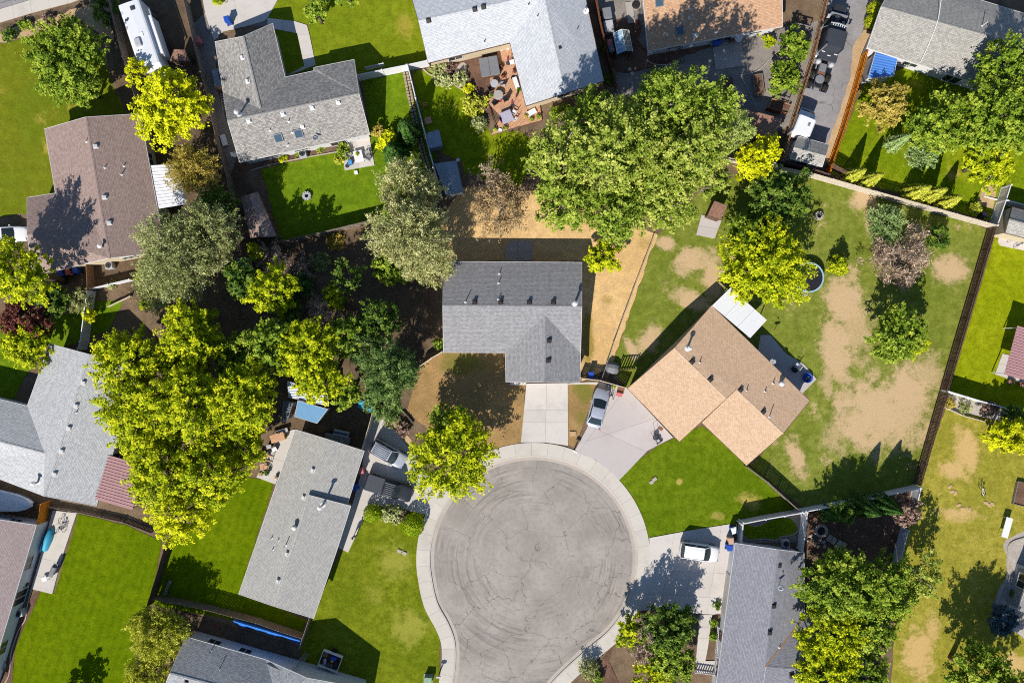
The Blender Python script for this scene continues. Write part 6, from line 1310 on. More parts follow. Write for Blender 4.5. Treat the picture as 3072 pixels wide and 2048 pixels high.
for x in (-h + .7, h - .75):
    for s in (-1, 1): k = MB().lathe([(.2, -.1), (.36, -.1), (.36, .1), (.2, .1)], (0, 0, 0), 16); k.v = [(x + a, s * .86 + q, .36 + b) for a, b, q in k.v]; k.build('wheel', m_tyre, vn)
# covered boat at the left edge
A, B = W(T1(0, 2, -420, 1405), 1.4), W(T1(0, 2, 285, 1500), 1.4); c = (A + B) / 2; rz = math.atan2(B.y - A.y, B.x - A.x); L = (B - A).length
bt = empty('boat', (c.x, c.y, 0), rz, 'white covered boat beside the pale grey house', 'boat')
def hull(z0, z1, k): return [[(x * L, w_ * y * (1 if z > (z0 + z1) / 2 else .8), z) for y, z in ((1, z0), (1, z1 - .1), (.85, z1), (0, z1 + .08), (-.85, z1), (-1, z1 - .1), (-1, z0))] for x, w_ in ((-.5, 1.05 * k), (-.3, 1.15 * k), (.1, 1.15 * k), (.32, .95 * k), (.44, .6 * k), (.5, .25 * k))]
MB().loft(hull(.4, 1.0, 1)).build('hull', m_dsteel, bt); MB().loft([[(p[0] * 1.0, p[1] * 1.04, p[2]) for p in q] for q in hull(.95, 1.5, 1)]).build('cover', pm('boat_cover', 230, 238, 244, .8, .2, 0, 1.35), bt)
for s in (-1, 1): k = MB().lathe([(.15, -.1), (.3, -.1), (.3, .1), (.15, .1)], (0, 0, 0), 14); k.v = [(-.12 * L + a, s * .95 + q, .3 + b) for a, b, q in k.v]; k.build('trailer_wheel', m_tyre, bt)
MB().beam((-.4 * L, 0, .35), (.62 * L, 0, .4), .1, .1).build('trailer_tongue', m_dsteel, bt)
# cargo trailer at the long grey house
A, B = W(T1(1, 2, 625, 865), .8), W(T1(1, 2, 850, 915), .8); c = (A + B) / 2; rz = math.atan2(B.y - A.y, B.x - A.x); L = (B - A).length
ct = empty('flatbed_trailer', (c.x, c.y, .05), rz, 'narrow grey flatbed trailer behind the long grey house', 'trailer')
for k in range(5): MB().box((.1, -.32 + k * .16, .62), (L, .14, .06)).build('deck_plank', m_steel, ct)
MB().box((.45, .72, .8), (1.7, .62, .5)).build('cargo_box', m_lgrey, ct, bevel=.03); MB().box((.45, .72, 1.08), (1.6, .18, .06)).build('lid_stripe', pm('navy', 44, 78, 110), ct)
for x in (-L * .4, -L * .22):
    for s in (-1, 1): k = MB().lathe([(.12, -.08), (.27, -.08), (.27, .08), (.12, .08)], (0, 0, 0), 14); k.v = [(x + a, s * .52 + q, .3 + b) for a, b, q in k.v]; wh = k.build('wheel', m_tyre, ct); k = MB().lathe([(.12, -.03), (.05, .09)], (0, 0, 0), 10); k.v = [(x + a, s * .52 + q * s, .3 + b) for a, b, q in k.v]; k.build('rim', m_white, wh)
# utility trailer with junk
A, B = W(T1(1, 3, 600, 1330), .8), W(T1(1, 3, 770, 1395), .8); rz = math.atan2(B.y - A.y, B.x - A.x); c = W(T1(1, 3, 685, 1360), .8)
ut = empty('utility_trailer', (c.x, c.y, .05), rz, 'white sided utility trailer full of junk on the front lawn', 'trailer')
MB().box((0, 0, .5), (2.2, 1.7, .08)).build('floor', m_wood_d, ut)
for (x, y, a, b) in ((0, .87, 2.3, .08), (0, -.87, 2.3, .06), (1.12, 0, .06, 1.68), (-1.12, 0, .06, 1.68)): MB().box((x, y, .78), (a, b, .5)).build('side_panel', m_white, ut)
for s in (-1, 1): k = MB().lathe([(.14, -.09), (.32, -.09), (.32, .09), (.14, .09)], (0, 0, 0), 14); k.v = [(a, s * 1.02 + q, .32 + b) for a, b, q in k.v]; k.build('wheel', m_tyre, ut)
jr = random.Random(5)
for k, (lb, mt, x, y, sx, sy) in enumerate([('tan cardboard box at the corner of the junk trailer', m_brown, -.75, .5, .6, .6), ('dark blue bag in the junk trailer', m_blue, .25, .35, .7, .5), ('black crate in the junk trailer', m_black, .7, -.1, .5, .6), ('yellow scrap panel in the junk trailer', m_yel, .2, .05, .35, .3), ('dark bag at the lower end of the junk trailer', m_dsteel, .1, -.45, .8, .5), ('pale board leaning in the junk trailer', m_lgrey, -.55, -.3, .3, .7)]):
    w = W(T1(1, 3, 685, 1360), .8); v = Matrix.Rotation(rz, 3, 'Z') @ Vector((x, y, 0)); o = empty(('cardboard_box', 'bag', 'crate', 'scrap_panel', 'bag', 'board')[k], (w.x + v.x, w.y + v.y, .6), rz + jr.uniform(-.4, .4), lb, ('box', 'bag', 'crate', 'panel', 'bag', 'board')[k], 'junk in the utility trailer')
    MB().box((0, 0, .2), (sx, sy, .4), taper=.85).build('body', mt, o, bevel=.05)
# fire engine red box and pickup parts near the lane are left to the sheds below
# ------------------------------------------------------------------ sheds and shelters
s_brn = shingle('brown_shed_shingle', lit(168, 128, 108), lit(140, 104, 86)); m_corr = pm('corrugated', 150, 170, 190, .4, .4, .2)
def corrug(name, c):
    t = NT(name, .4, .5); co = t.coord('UV'); w = t.n('ShaderNodeTexWave', wave_type='BANDS', bands_direction='X'); w.inputs['Scale'].default_value = 1.1; t.l(co, w.inputs[0]); t.bump(w.outputs['Fac'], .6, .05); g = t.noise(t.coord(), 1.5, 4); return t.out(t.mix(t.rng(g, .4, .7, 0, .4), c, mul(c, .8)))
c_blue = corrug('blue_tin', lit(120, 172, 214)); c_white = corrug('white_tin', lit(214, 222, 240)); c_grey = corrug('grey_tin', lit(150, 168, 184)); c_dark = corrug('dark_tin', lit(110, 116, 122))
box_shed('curved brown shed beside the back lawn fence', OO('553,452 592,440 636,543 575,546'), 2.2, 2.9, s_h7, m_fence_br, over=.1)
box_shed('small blue-grey metal shed beside the white vinyl fence', TT(1, 0, '1562,1228 1680,1192 1712,1335 1590,1362'), 2.0, 2.15, c_grey, c_grey, over=.05)
box_shed('larger grey metal shed below the blue-grey one', TT(1, 0, '1640,1505 1842,1478') + TT(1, 1, '1902,190 1742,215'), 2.0, 2.35, c_grey, c_grey, over=.05)
box_shed('blue ribbed roof shed under the grove', TT(1, 2, '355,690 385,542 658,622 560,752')[::-1], 2.3, 2.3, c_blue, m_wall_w, over=.1, z2=2.5)
box_shed('long white tin roofed shed under the yellow-green trees', TT(1, 2, '288,365 655,475 655,590 300,512'), 2.2, 2.2, c_white, m_wall_w, over=.1, z2=2.4)
box_shed('grey shed roof hidden at the edge of the big grove', TT(1, 2, '250,550 340,565 290,720 235,740'), 1.9, 1.9, c_dark, m_wall_g, over=.08, z2=2.1)
box_shed('grey gabled garden shed at the end of the lane', TT(3, 0, '280,1252 205,1455 500,1532 560,1330'), 2.1, 2.9, s_h11, m_wall_w, over=.15)
box_shed('small brown shingled shed beside the concrete pad', TT(2, 1, '1860,278 1980,322 1925,455 1795,410'), 2.0, 2.0, s_brn, m_fence_br, over=.1, z2=2.3)
box_shed('dark brown pergola roof beside the pale conifer', TT(2, 0, '2130,1000 2480,1090 2380,1290 2120,1240'), 2.2, 2.2, s_brn, m_fence_br, over=.1, z2=2.5, name='garden_shelter', cat='shelter')
box_shed('low brown shed roof at the top left between trailer and driveway', TT(0, 0, '1600,455 1700,460 1740,560 1560,560'), 1.9, 2.1, s_brn, m_fence_br, over=.08)
box_shed('grey shed roof corner beside the grey-olive tree', TT(0, 1, '2185,810 2290,800 2330,925 2200,955'), 1.8, 1.8, c_grey, m_wall_g, over=.08, z2=1.9)
box_shed('blue roofed lean-to under the upper right house', TT(3, 0, '990,475 1190,535 1155,700 920,720'), 2.2, 2.2, corrug('bright_blue_tin', lit(90, 150, 236)), m_wall_w, over=.1, z2=2.4, name='lean_to', cat='shelter')
box_shed('small wooden locker beside the L-shaped house wall', TT(0, 0, '1950,640 2020,630 2045,795 1975,800'), 1.1, 1.1, c_grey, m_wood, over=.04, z2=1.2, name='storage_locker', cat='locker')
# greenhouse
A = [at_(q, 2.0) for q in TT(2, 0, '935,300 1075,265 1112,462 972,497')]; c = sum(A, Vector()) / 4; d = (A[3] - A[0]); Lg = d.length; rz = math.atan2(d.y, d.x); wg = (A[1] - A[0]).length
gh = empty('greenhouse', (c.x, c.y, .02), rz, 'small glass greenhouse beside the orange roofed house', 'greenhouse')
for k in range(4):
    x0 = -Lg / 2 + k * Lg / 4
    for s in (-1, 1):
        MB().add([(x0 + .02, s * wg / 2, 1.7), (x0 + Lg / 4 - .02, s * wg / 2, 1.7), (x0 + Lg / 4 - .02, s * .02, 2.3), (x0 + .02, s * .02, 2.3)], [(0, 1, 2, 3)]).build('roof_pane', plain('greenhouse_glass' + ('' if s > 0 else '_milky'), lit(*((150, 186, 210) if s < 0 else (190, 184, 160))), .15, .5), gh)
        MB().box((x0 + Lg / 8, s * wg / 2, .85), (Lg / 4 - .04, .02, 1.66)).build('wall_pane', m_sky, gh)
    for s in (-1, 1): MB().beam((x0, s * wg / 2, 1.72), (x0, 0, 2.33), .05, .04).build('rafter', m_white, gh)
MB().beam((-Lg / 2, 0, 2.34), (Lg / 2, 0, 2.34), .06, .05).build('ridge', m_white, gh)
for s in (-1, 1): MB().beam((-Lg / 2, s * wg / 2, 1.72), (Lg / 2, s * wg / 2, 1.72), .06, .05).build('eave_bar', m_white, gh)
# ------------------------------------------------------------------ deck of the silver house
dk = empty('deck', (0, 0, 0), 0, 'brown wooden deck in the corner of the silver roofed house', 'deck'); poly = [W(p) for p in TT(1, 0, '2150,720 2230,560 2200,420 2350,380') + TT(2, 0, '130,985 250,930 275,1110 -20,1190') + TT(1, 0, '2160,1250 2250,1080 2140,960')]
d = (W(T1(2, 0, 130, 985)) - W(T1(2, 0, 10, 520))).normalized(); nn = Vector((-d.y, d.x, 0)); c = sum(poly, Vector()) / len(poly); mb = MB(); k0 = -60
for k in range(-60, 60):
    q = clip(clip(poly, c + nn * (k * .145 + .006), nn), c + nn * (k * .145 + .139), -nn)
    if len(q) >= 3: mb.prism([(p.x, p.y) for p in q], .2, .24 + .003 * (k % 2))
o = mb.build('deck_boards', m_wood, dk); o['kind'] = 'stuff'
m = MB(); n = len(poly)
for i in range(n): a, b = poly[i], poly[(i + 1) % n]; m.beam(a + Vector((0, 0, .11)), b + Vector((0, 0, .11)), .05, .2)
m.build('deck_skirt', m_wood_d, dk)
ZD = .245
def C3(x, y): return (1300 + x / 5.2275, 110 + y / 5.2275)
A = at_(C3(880, 470), .9); ht = empty('hot_tub', (A.x, A.y, .05), hd(C3(730, 350), C3(1010, 300)), 'grey covered hot tub beside the flower bed', 'hot tub')
MB().box((0, 0, .4), (2.0, 2.1, .8)).build('cabinet', m_wood_d, ht, bevel=.08); MB().box((-.53, 0, .87), (1.04, 2.15, .12)).build('cover_half', m_grey, ht, bevel=.05); MB().box((.53, 0, .875), (1.04, 2.15, .12)).build('cover_half', m_grey, ht, bevel=.05)
table('round pale table beside the hot tub steps', C3(958, 738), 0, .45, .45, m_lgrey, m_dsteel, True); table('round pale table among the deck chairs', C3(1020, 920), 0, .55, .55, m_cloth, m_dsteel, True)
for k, (x, y, a, lb) in enumerate([(905, 820, .3, 'black deck chair nearest the flower bed'), (1085, 740, 1.8, 'black deck chair with a grey cushion'), (960, 1040, 2.2, 'black deck chair below the round table'), (1130, 980, -2.6, 'black deck chair right of the round table')]):
    chair(lb, C3(x, y), a, m_black if k != 1 else m_lgrey, m_black, 'black deck chairs')
chair('pale cushioned chair at the deck corner', C3(1265, 1190), 2.6, m_white, m_wood, None); chair('pale cushioned chair beside the glass table', C3(1270, 1290), 2.6, m_white, m_wood, None)
table('glass table with purple setting at the deck corner', C3(1150, 1260), .4, 1.3, 1.3, pm('glass_top', 200, 196, 214, .15, .5), m_dsteel)
chair('purple cushioned chair left of the glass table', C3(1080, 1300), .5, m_purple, m_dsteel); table('white bench under the silver eave', C3(1300, 740), hd(C3(1290, 650), C3(1340, 800)), 1.5, .5, m_white, m_lgrey, h=.45, name='bench')
table('white side table with pots on the deck', C3(1240, 400), .3, .6, .5, m_white, m_lgrey); table('striped lounge table at the deck end', C3(1540, 1190), .5, 1.1, .6, m_white, m_lgrey, h=.4)
for k, (x, y, mt, pl, lb) in enumerate([(1060, 205, m_white, None, 'white pot at the deck corner, left one'), (1160, 190, m_white, None, 'white pot at the deck corner, right one'), (985, 170, m_white, 'green', 'white pot with plant at the silver eave'), (1275, 540, m_purple, 'purple', 'purple flower pot under the eave'), (1250, 650, m_black, None, 'black pot beside the white bench'), (1335, 840, m_black, 'green', 'black pot at the end of the bench'), (1100, 620, m_purple, 'purple', 'purple flower pot beside the hot tub'), (1068, 470, m_white, 'purple', 'pale pot on the hot tub step'), (1540, 1300, m_black, 'green', 'black pot on the deck end'), (1460, 1250, m_terra, 'orange', 'terracotta pot with orange flowers'), (1650, 1260, m_terra, 'green', 'terracotta pot at the far deck end'), (970, 1455, m_white, 'green', 'white pot at the deck front, first'), (1045, 1475, m_white, None, 'white pot at the deck front, second'), (1130, 1440, m_white, 'green', 'white pot at the deck front, third'), (820, 940, m_purple, 'purple', 'purple flower pot at the bed edge'), (905, 930, m_green, 'green', 'green pot behind the round table'), (1040, 1000, m_red, None, 'red cushion pot beside the round table')]):
    pot(lb, C3(x, y), .22, mt, pl, 'pots on the deck')
for k, (x0, y0, x1, y1) in enumerate([(1175, 430, 1215, 210), (1240, 1100, 1300, 915)]):
    p = at_(C3(x0, y0)); o = empty('closed_umbrella', (p.x, p.y, ZD), 0, ('closed patio umbrella beside the hot tub', 'closed patio umbrella beside the glass table')[k], 'umbrella'); MB().tube([(0, 0, 0), (0, 0, 2.4)], .025, 6).build('pole', m_dsteel, o); MB().lathe([(.09, .9), (.14, 1.2), (.1, 2.0), (.02, 2.4)], (0, 0, 0), 10).build('canopy', m_purple, o); MB().lathe([(.25, 0), (.25, .06)], (0, 0, 0), 14).build('base', m_dsteel, o)
# garden arbor bench
p = at_(C3(370, 680), .6); o = empty('garden_bench', (p.x, p.y, .05), hd(C3(270, 640), C3(460, 700)), 'pink slatted garden bench in the flower bed', 'bench')
for k in range(6): MB().box((-.75 + k * .3, 0, .42), (.1, .5, .04)).build('slat', m_pinkc, o)
for y in (-.27, .27): MB().beam((-.9, y, .4), (.9, y, .4), .06, .06).build('rail', m_pinkc, o)
for x in (-.8, .8):
    for y in (-.25, .25): MB().beam((x, y, 0), (x, y, .4), .06, .06).build('leg', m_pinkc, o)
p = at_(C3(440, 550)); o = empty('stepping_path', (p.x, p.y, .05), hd(C3(440, 600), C3(470, 500)), 'pale flagstone slab in the flower bed', 'flagstone'); MB().lathe([(.8, 0), (.82, .05), (.7, .07)], (0, 0, 0), 12, 1.3, .75).build('stone', m_conc_d, o)
# ------------------------------------------------------------------ more yard things
def kerb_line(label, pts, w=.12, h=.12, mat=None, name='edging', cat='edging', closed=False, sm=4):
    P = [W(p) for p in pts]; P = smooth_line(P, sm, closed) if sm else P
    if closed: P.append(P[0])
    o = P[0].copy(); root = empty(name, (o.x, o.y, 0), 0, label, cat); m = MB(); L = []; Rr = []
    for i, p in enumerate(P):
        t = (P[min(i + 1, len(P) - 1)] - P[max(i - 1, 0)]).normalized(); n = Vector((-t.y, t.x, 0)) * w / 2; L.append(p - o + n); Rr.append(p - o - n)
    m.loft([[(a.x, a.y, -.02), (a.x * .9 + b.x * .1, a.y * .9 + b.y * .1, h), (b.x * .9 + a.x * .1, b.y * .9 + a.y * .1, h), (b.x, b.y, -.02)] for a, b in zip(L, Rr)]).build('kerb', mat or m_edge, root); return root
kerb_line('pale edging along the house bed above the back lawn', TT(1, 0, '-40,1565 200,1500 500,1440 785,1390'))
kerb_line('thin edging round the kidney shaped lawn', TT(2, 3, '2130,105 2250,125 2400,58 2560,50 2632,150 2580,205 2480,222 2420,252 2300,242 2180,252 2115,200'), .09, .12, m_conc_d, closed=True)
kerb_line('curved edging beside the taupe house bed', TT(0, 3, '292,702 255,850 238,980 175,1080 105,1290 95,1450 50,1560 -60,1640'), .12)
kerb_line('curved edging below the orange roofed house', TT(2, 0, '1235,545 1300,592 1450,600 1650,610 1840,650'), .1, .12, m_conc_d)
kerb_line('curved edging right of the shaded patio', TT(2, 0, '2105,690 2230,665 2310,605 2352,560') + TT(3, 0, '60,500 130,430'), .1, .12, m_conc_d)
kerb_line('straight edging beside the raised beds', TT(2, 0, '2105,695 2180,860 2260,1030'), .08, .12, m_conc_d, sm=0)
kerb_line('pale edging of the bare garden bed at right', TT(3, 1, '2040,45 2012,140 1985,238 2100,268'), .14, .16, m_white, sm=0)
kerb_line('stone edging of the pale gravel bed at the right edge', TT(3, 3, '2352,235 2220,290 2200,420 2195,600 2130,740 2090,860'), .3, .16, m_rock)
kerb_line('pale edging of the flower bed by the deck', TT(1, 0, '1540,640 1600,690 1720,730 1850,800 1960,880 2000,980'), .14, .14)
# stones beside the white vinyl fence
P = even(smooth_line([W(p) for p in TT(1, 0, '1372,650 1400,800 1440,1000 1490,1220 1545,1430 1600,1600')], 8), .36); rnd = random.Random(3); o = P[0].copy()
se = empty('stone_edging', (o.x, o.y, 0), 0, 'row of tan wall stones beside the white vinyl fence', 'edging'); st = MB().box((0, 0, .12), (.32, .3, .26), taper=.86).build('stone', m_rock1, se, bevel=.04); sm_ = st.data; bpy.data.objects.remove(st)
for k, p in enumerate(P):
    for j in (0, 1):
        s = bpy.data.objects.new('stone', sm_); COL.objects.link(s); s.parent = se; t = (P[min(k + 1, len(P) - 1)] - P[max(k - 1, 0)]).normalized(); q = p - o + Vector((-t.y, t.x, 0)) * (.18 - .36 * j); s.location = (q.x, q.y, rnd.uniform(-.03, .06)); s.rotation_euler = (0, 0, math.atan2(t.y, t.x) + rnd.uniform(-.2, .2)); s.scale = [rnd.uniform(.8, 1.1)] * 3
# patio set of the L-shaped house
def C8(x, y): return (1000 + x / 6.893, 400 + y / 6.893)
table('white square table on the square patio', C8(520, 480), .25, 1.0, 1.3, m_white, m_dsteel, h=.5); pot('low yellow plant bowl on the white patio table', C8(505, 440), .16, m_white, 'ygreen', h=.55)
chair('grey cushioned chair left of the white patio table', C8(335, 445), .2, m_cloth, m_dsteel, None); chair('pale chair right of the white patio table', C8(700, 405), 3.5, m_cloth, m_dsteel, None); chair('dark grey chair at the right of the patio', C8(725, 510), 2.6, m_grey, m_lgrey, None)
pot('dark round planter at the patio corner', C8(290, 675), .22, m_dsteel); pot('tall post lamp base on the square patio', C8(540, 120), .1, m_black, h=.9)
w = at_(C8(365, 620)); o = empty('cooler', (w.x, w.y, .1), .3, 'blue cooler at the lower left of the square patio', 'cooler'); MB().box((0, 0, .2), (.42, .5, .4)).build('body', m_blue, o, bevel=.04); MB().box((0, 0, .44), (.45, .53, .08)).build('lid', pm('skyblue', 90, 170, 230), o, bevel=.03)
w = at_(C8(475, 815)); o = empty('sprinkler_box', (w.x, w.y, .05), .2, 'small white box on the lawn below the square patio', 'box'); MB().box((0, 0, .08), (.4, .42, .16)).build('body', m_white, o, bevel=.03)
ac_unit('air conditioner in the bed of the L-shaped house', T1(1, 0, 425, 1410), .25); ac_unit('air conditioner beside the gravel court', T1(3, 3, 165, 290), .05); ac_unit('air conditioner below the brown house', T1(0, 1, 998, 868), .2); ac_unit('small white unit beside the taupe house', T1(0, 3, 172, 930), .3)
fire_pit('small pale fire ring on the back lawn', T1(1, 1, 472, 235), .36, m_lgrey, 10); fire_pit('small fire ring on the patchy lawn', T1(3, 1, 460, 418), .36, m_rock, 10); fire_pit('stone fire pit in the shaded garden', T1(3, 3, 480, 165), .62, m_conc_d, 16)
rnd = random.Random(8)
for k, (x, y) in enumerate([(385, 212), (365, 260), (430, 285), (470, 250), (505, 270), (455, 310), (515, 310), (395, 240)]):
    w = at_(T1(3, 3, x, y)); o = empty('garden_rock', (w.x, w.y, .03), rnd.uniform(0, 3), 'pale garden rock, %s of the cluster below the stone fire pit' % 'first second third fourth fifth sixth seventh eighth'.split()[k], 'rock', 'rocks below the stone fire pit'); MB().lathe([(.1, 0), (.24, .05), (.2, .2), (.05, .28)], (0, 0, 0), 7, rnd.uniform(.8, 1.3), rnd.uniform(.7, 1)).build('rock', m_rock, o)
for k, (x, y) in enumerate([(560, 235), (600, 260), (650, 285), (690, 305)]):
    w = at_(T1(3, 3, x, y)); o = empty('garden_step', (w.x, w.y, .03), -.6, 'stone garden step, %s from the fire pit' % 'first second third fourth'.split()[k], 'step', 'stone steps in the shaded garden'); MB().box((0, 0, .06), (.5, .8, .14)).build('slab', m_conc_d, o, bevel=.02)
# trampoline
w = at_((2426, 832), .8); o = empty('trampoline', (w.x, w.y, .05), 0, 'round trampoline half hidden under the green and yellow tree', 'trampoline'); rr = 1.62
MB().lathe([(rr - .08, .78), (rr - .08, .86), (rr + .08, .86), (rr + .08, .78)], (0, 0, 0), 36).build('safety_pad', pm('pad', 176, 210, 222), o); MB().lathe([(rr - .09, .8), (rr - .09, .82)], (0, 0, 0), 36).build('mat', m_black, o); MB().tube([((rr + .1) * math.cos(R(a)), (rr + .1) * math.sin(R(a)), .75) for a in range(0, 361, 12)], .03, 6, False).build('frame', m_steel, o)
for k in range(6): a = k * 1.047; MB().tube([((rr + .1) * math.cos(a), (rr + .1) * math.sin(a), .75), ((rr + .1) * math.cos(a), (rr + .1) * math.sin(a), 0)], .03, 6).build('leg', m_steel, o)
MB().beam((-.5, -rr - .1, .75), (-.55, -rr - .55, 0), .04, .04).beam((-.05, -rr - .1, .75), (-.05, -rr - .55, 0), .04, .04).beam((-.52, -rr - .3, .4), (-.05, -rr - .3, .4), .1, .04).build('ladder', m_lgrey, o)
# tub and chair behind the tan house
w = at_((2360 + 440 / 7.47, 1060 + 540 / 7.47)); o = empty('paddling_tub', (w.x, w.y, .1), 0, 'round blue tub of toys behind the tan house', 'tub'); MB().lathe([(.42, 0), (.55, .3), (.58, .32), (.5, .32), (.4, .06), (.02, .05)], (0, 0, 0), 22).build('tub', m_blue, o, True)
for k, (x, y, mt, lb) in enumerate([(.15, .1, m_white, 'white toy in the blue tub'), (-.12, -.1, m_yel, 'yellow toy in the blue tub'), (.1, -.18, m_brown, 'brown toy in the blue tub')]): q = empty('toy', (w.x + x, w.y + y, .16), k, lb, 'toy', 'toys in the blue tub'); MB().box((0, 0, .08), (.26, .2, .16), taper=.7).build('body', mt, q, bevel=.03)
chair('white patio chair behind the tan house', (2360 + 235 / 7.47, 1060 + 285 / 7.47), 2.5, m_white, m_lgrey); chair('black patio chair behind the tan house', (2360 + 155 / 7.47, 1060 + 350 / 7.47), 2.2, m_black, m_black)
# kayak patio
def CK(x, y): return (x / 4.356, 1440 + y / 4.356)
w = at_(CK(605, 780), .6); o = empty('covered_kayak', (w.x, w.y, .1), hd(CK(560, 920), CK(650, 650)), 'teal tarp covered bundle on the pale patio', 'tarp')
MB().loft([[(x, y * f, z * g) for y, z in ((.42, 0), (.4, .35), (.2, .62), (0, .7), (-.22, .58), (-.4, .3), (-.42, 0))] for x, f, g in ((-1.5, .25, .25), (-1.25, .7, .7), (-.7, .85, .85), (-.1, 1.05, 1), (.5, .95, .95), (1.0, .8, .7), (1.35, .4, .4))]).build('tarp', m_teal, o, True); MB().loft([[(x, .45 + y * f, z * g) for y, z in ((.14, 0), (.12, .3), (0, .4), (-.12, .3), (-.14, 0))] for x, f, g in ((-1.7, .6, .6), (-1.0, 1, 1), (-.5, .5, .6))]).build('tarp_tail', pm('pale_teal', 130, 200, 226), o, True)
bicycle('bicycle standing on the pale patio', CK(800, 590), 1.9, m_lgrey); bicycle('white bicycle behind the teal bundle', CK(770, 660), .6, m_white)
grill('large grey grill on the pale patio', CK(685, 1180), hd(CK(660, 1240), CK(720, 1110)), m_grey); table('small white folding table beside the grill', CK(580, 1290), .3, .6, .5, m_white, m_lgrey, h=.45)
pot('dark barrel planter beside the taupe house, upper one', CK(400, 1080), .38, m_black, 'deep'); pot('dark barrel planter beside the taupe house, lower one', CK(335, 1345), .42, m_black, 'deep'); pot('round wire basket at the lower left corner', T1(0, 3, 15, 1395), .55, m_galv, h=.4)
# strip behind the long grey house
def CP(x, y): return (740 + x / 6.272, 1250 + y / 6.272)
table('tan picnic table behind the long grey house', CP(580, 390), .3, 1.6, .9, m_wood, m_wood_d); table('pale slatted bench behind the long grey house', CP(670, 270), .3, 1.3, .45, m_lgrey, m_dsteel, h=.45, name='bench'); table('low tan bench under the maple', CP(320, 720), -.35, 1.2, .6, m_wood, m_wood_d, h=.45, name='bench'); table('small tan stool table at the strip', CP(320, 935), .2, .8, .7, m_wood, m_wood_d, h=.5)
pot('dark green round planter at the strip end', CP(385, 1040), .28, m_green, 'deep'); pot('terracotta pot at the picnic table', CP(725, 370), .2, m_terra, 'orange'); pot('terracotta pot at the end of the strip', CP(275, 1060), .22, m_terra, 'orange'); pot('terracotta pot at the long grey house wall', CP(570, 1130), .18, m_terra, 'brown')
w = at_(CP(550, 595)); o = empty('cooler', (w.x, w.y, .1), .5, 'blue and white cooler behind the long grey house', 'cooler'); MB().box((0, 0, .2), (.5, .4, .4)).build('body', m_blue, o, bevel=.04); MB().box((0, 0, .43), (.54, .44, .08)).build('lid', m_white, o, bevel=.03)
w = at_(CP(445, 550)); o = empty('storage_box', (w.x, w.y, .1), .2, 'white storage box beside the blue cooler', 'box'); MB().box((0, 0, .2), (.5, .4, .4)).build('body', m_white, o, bevel=.03); MB().box((0, 0, .42), (.54, .44, .05)).build('lid', m_lgrey, o, bevel=.02)
w = at_(CP(420, 860)); o = empty('swing_frame', (w.x, w.y, .1), hd(CP(390, 980), CP(470, 720)), 'green garden swing frame behind the long grey house', 'swing')
for y in (-.3, .3): MB().tube([(-1.3, y, .5), (1.3, y, .5)], .03, 6).build('rail', m_green, o)
for x in (-1.3, 1.3):
    for y in (-.3, .3): MB().tube([(x, y, 0), (x, y, .5)], .03, 6).build('leg', m_green, o)
for k in range(4): MB().box((-.9 + k * .6, 0, .5), (.12, .6, .03)).build('slat', m_wood, o)
# bins
for lb, p, mt, a, lid in [('blue trash bin beside the brown house, left one', T1(0, 1, 560, 945), m_blue, .2, None), ('red-brown trash bin between two blue ones', T1(0, 1, 625, 930), pm('redbrown', 190, 110, 96), .2, None), ('blue trash bin beside the brown house, right one', T1(0, 1, 692, 915), m_blue, .2, None), ('blue trash bin in the shade of the dark grey house', T1(2, 2, 725, 308), m_blue, 0, None), ('blue trash bin beside the charcoal house', T1(2, 3, 2000, 325), m_blue, .05, None),
    ('white lidded blue bin at the white fence', T1(2, 3, 2040, 165), m_blue, .3, m_white), ('tan storage bin beside the charcoal house', T1(2, 3, 2012, 262), pm('tanbin', 220, 180, 156), .1, None), ('blue trash bin above the L-shaped house', T1(0, 0, 2085, 180), m_blue, .3, None), ('pink trash bin beside the gravel strip', T1(0, 0, 1812, 368), m_pinkc, .2, None), ('red bin beside the greenhouse', T1(2, 0, 898, 395), m_pinkc, .2, None), ('grey bin below the red bin', T1(2, 0, 912, 450), m_grey, .2, None), ('dark round bin behind the beige fence', T1(3, 1, 1992, 405), m_black, 0, None), ('blue bin behind the long grey house garage', T1(1, 2, 905, 1340), m_blue, .3, None), ('red bin at the long grey house garage', T1(1, 2, 962, 1185), m_pinkc, .3, None)]: trash_bin(lb, p, mt, a, None, lid)
grill('blue covered grill on the shaded patio', T1(2, 0, 1885, 385), .2, m_blue); table('round white mesh table at the orange house', T1(2, 0, 2080, 352), 0, .45, .45, m_white, m_lgrey, True); chair('grey patio chair beside the blue covered grill', T1(2, 0, 1955, 385), 1.6, m_cloth, m_grey); chair('dark patio chair on the shaded patio', T1(2, 0, 2020, 370), 1.6, m_brown, m_dsteel)
# covered furniture and gate things beside the tan house
w = at_(T1(2, 2, 925, 245), .6); o = empty('covered_mower', (w.x, w.y, .05), -.2, 'grey tarp covered heap beside the slatted gate', 'tarp'); MB().loft([[(x, y * f, z * g) for y, z in ((.72, 0), (.7, .5), (.4, .85), (0, .95), (-.4, .85), (-.7, .5), (-.72, 0))] for x, f, g in ((-.75, .6, .6), (-.5, .95, .95), (.2, 1, 1), (.6, .85, .8), (.8, .5, .4))]).build('tarp', m_grey, o)
w = at_(T1(2, 2, 890, 400), .8); o = empty('kettle_grill', (w.x, w.y, .05), 0, 'black kettle grill above the silver sedan', 'grill'); MB().lathe([(.05, .45), (.24, .55), (.3, .75), (.24, .95), (.05, 1.02)], (0, 0, 0), 18).build('bowl', m_black, o, True)
for a in (0, 2.1, 4.2): MB().tube([(.15 * math.cos(a), .15 * math.sin(a), .6), (.35 * math.cos(a), .35 * math.sin(a), 0)], .02, 6).build('leg', m_dsteel, o)
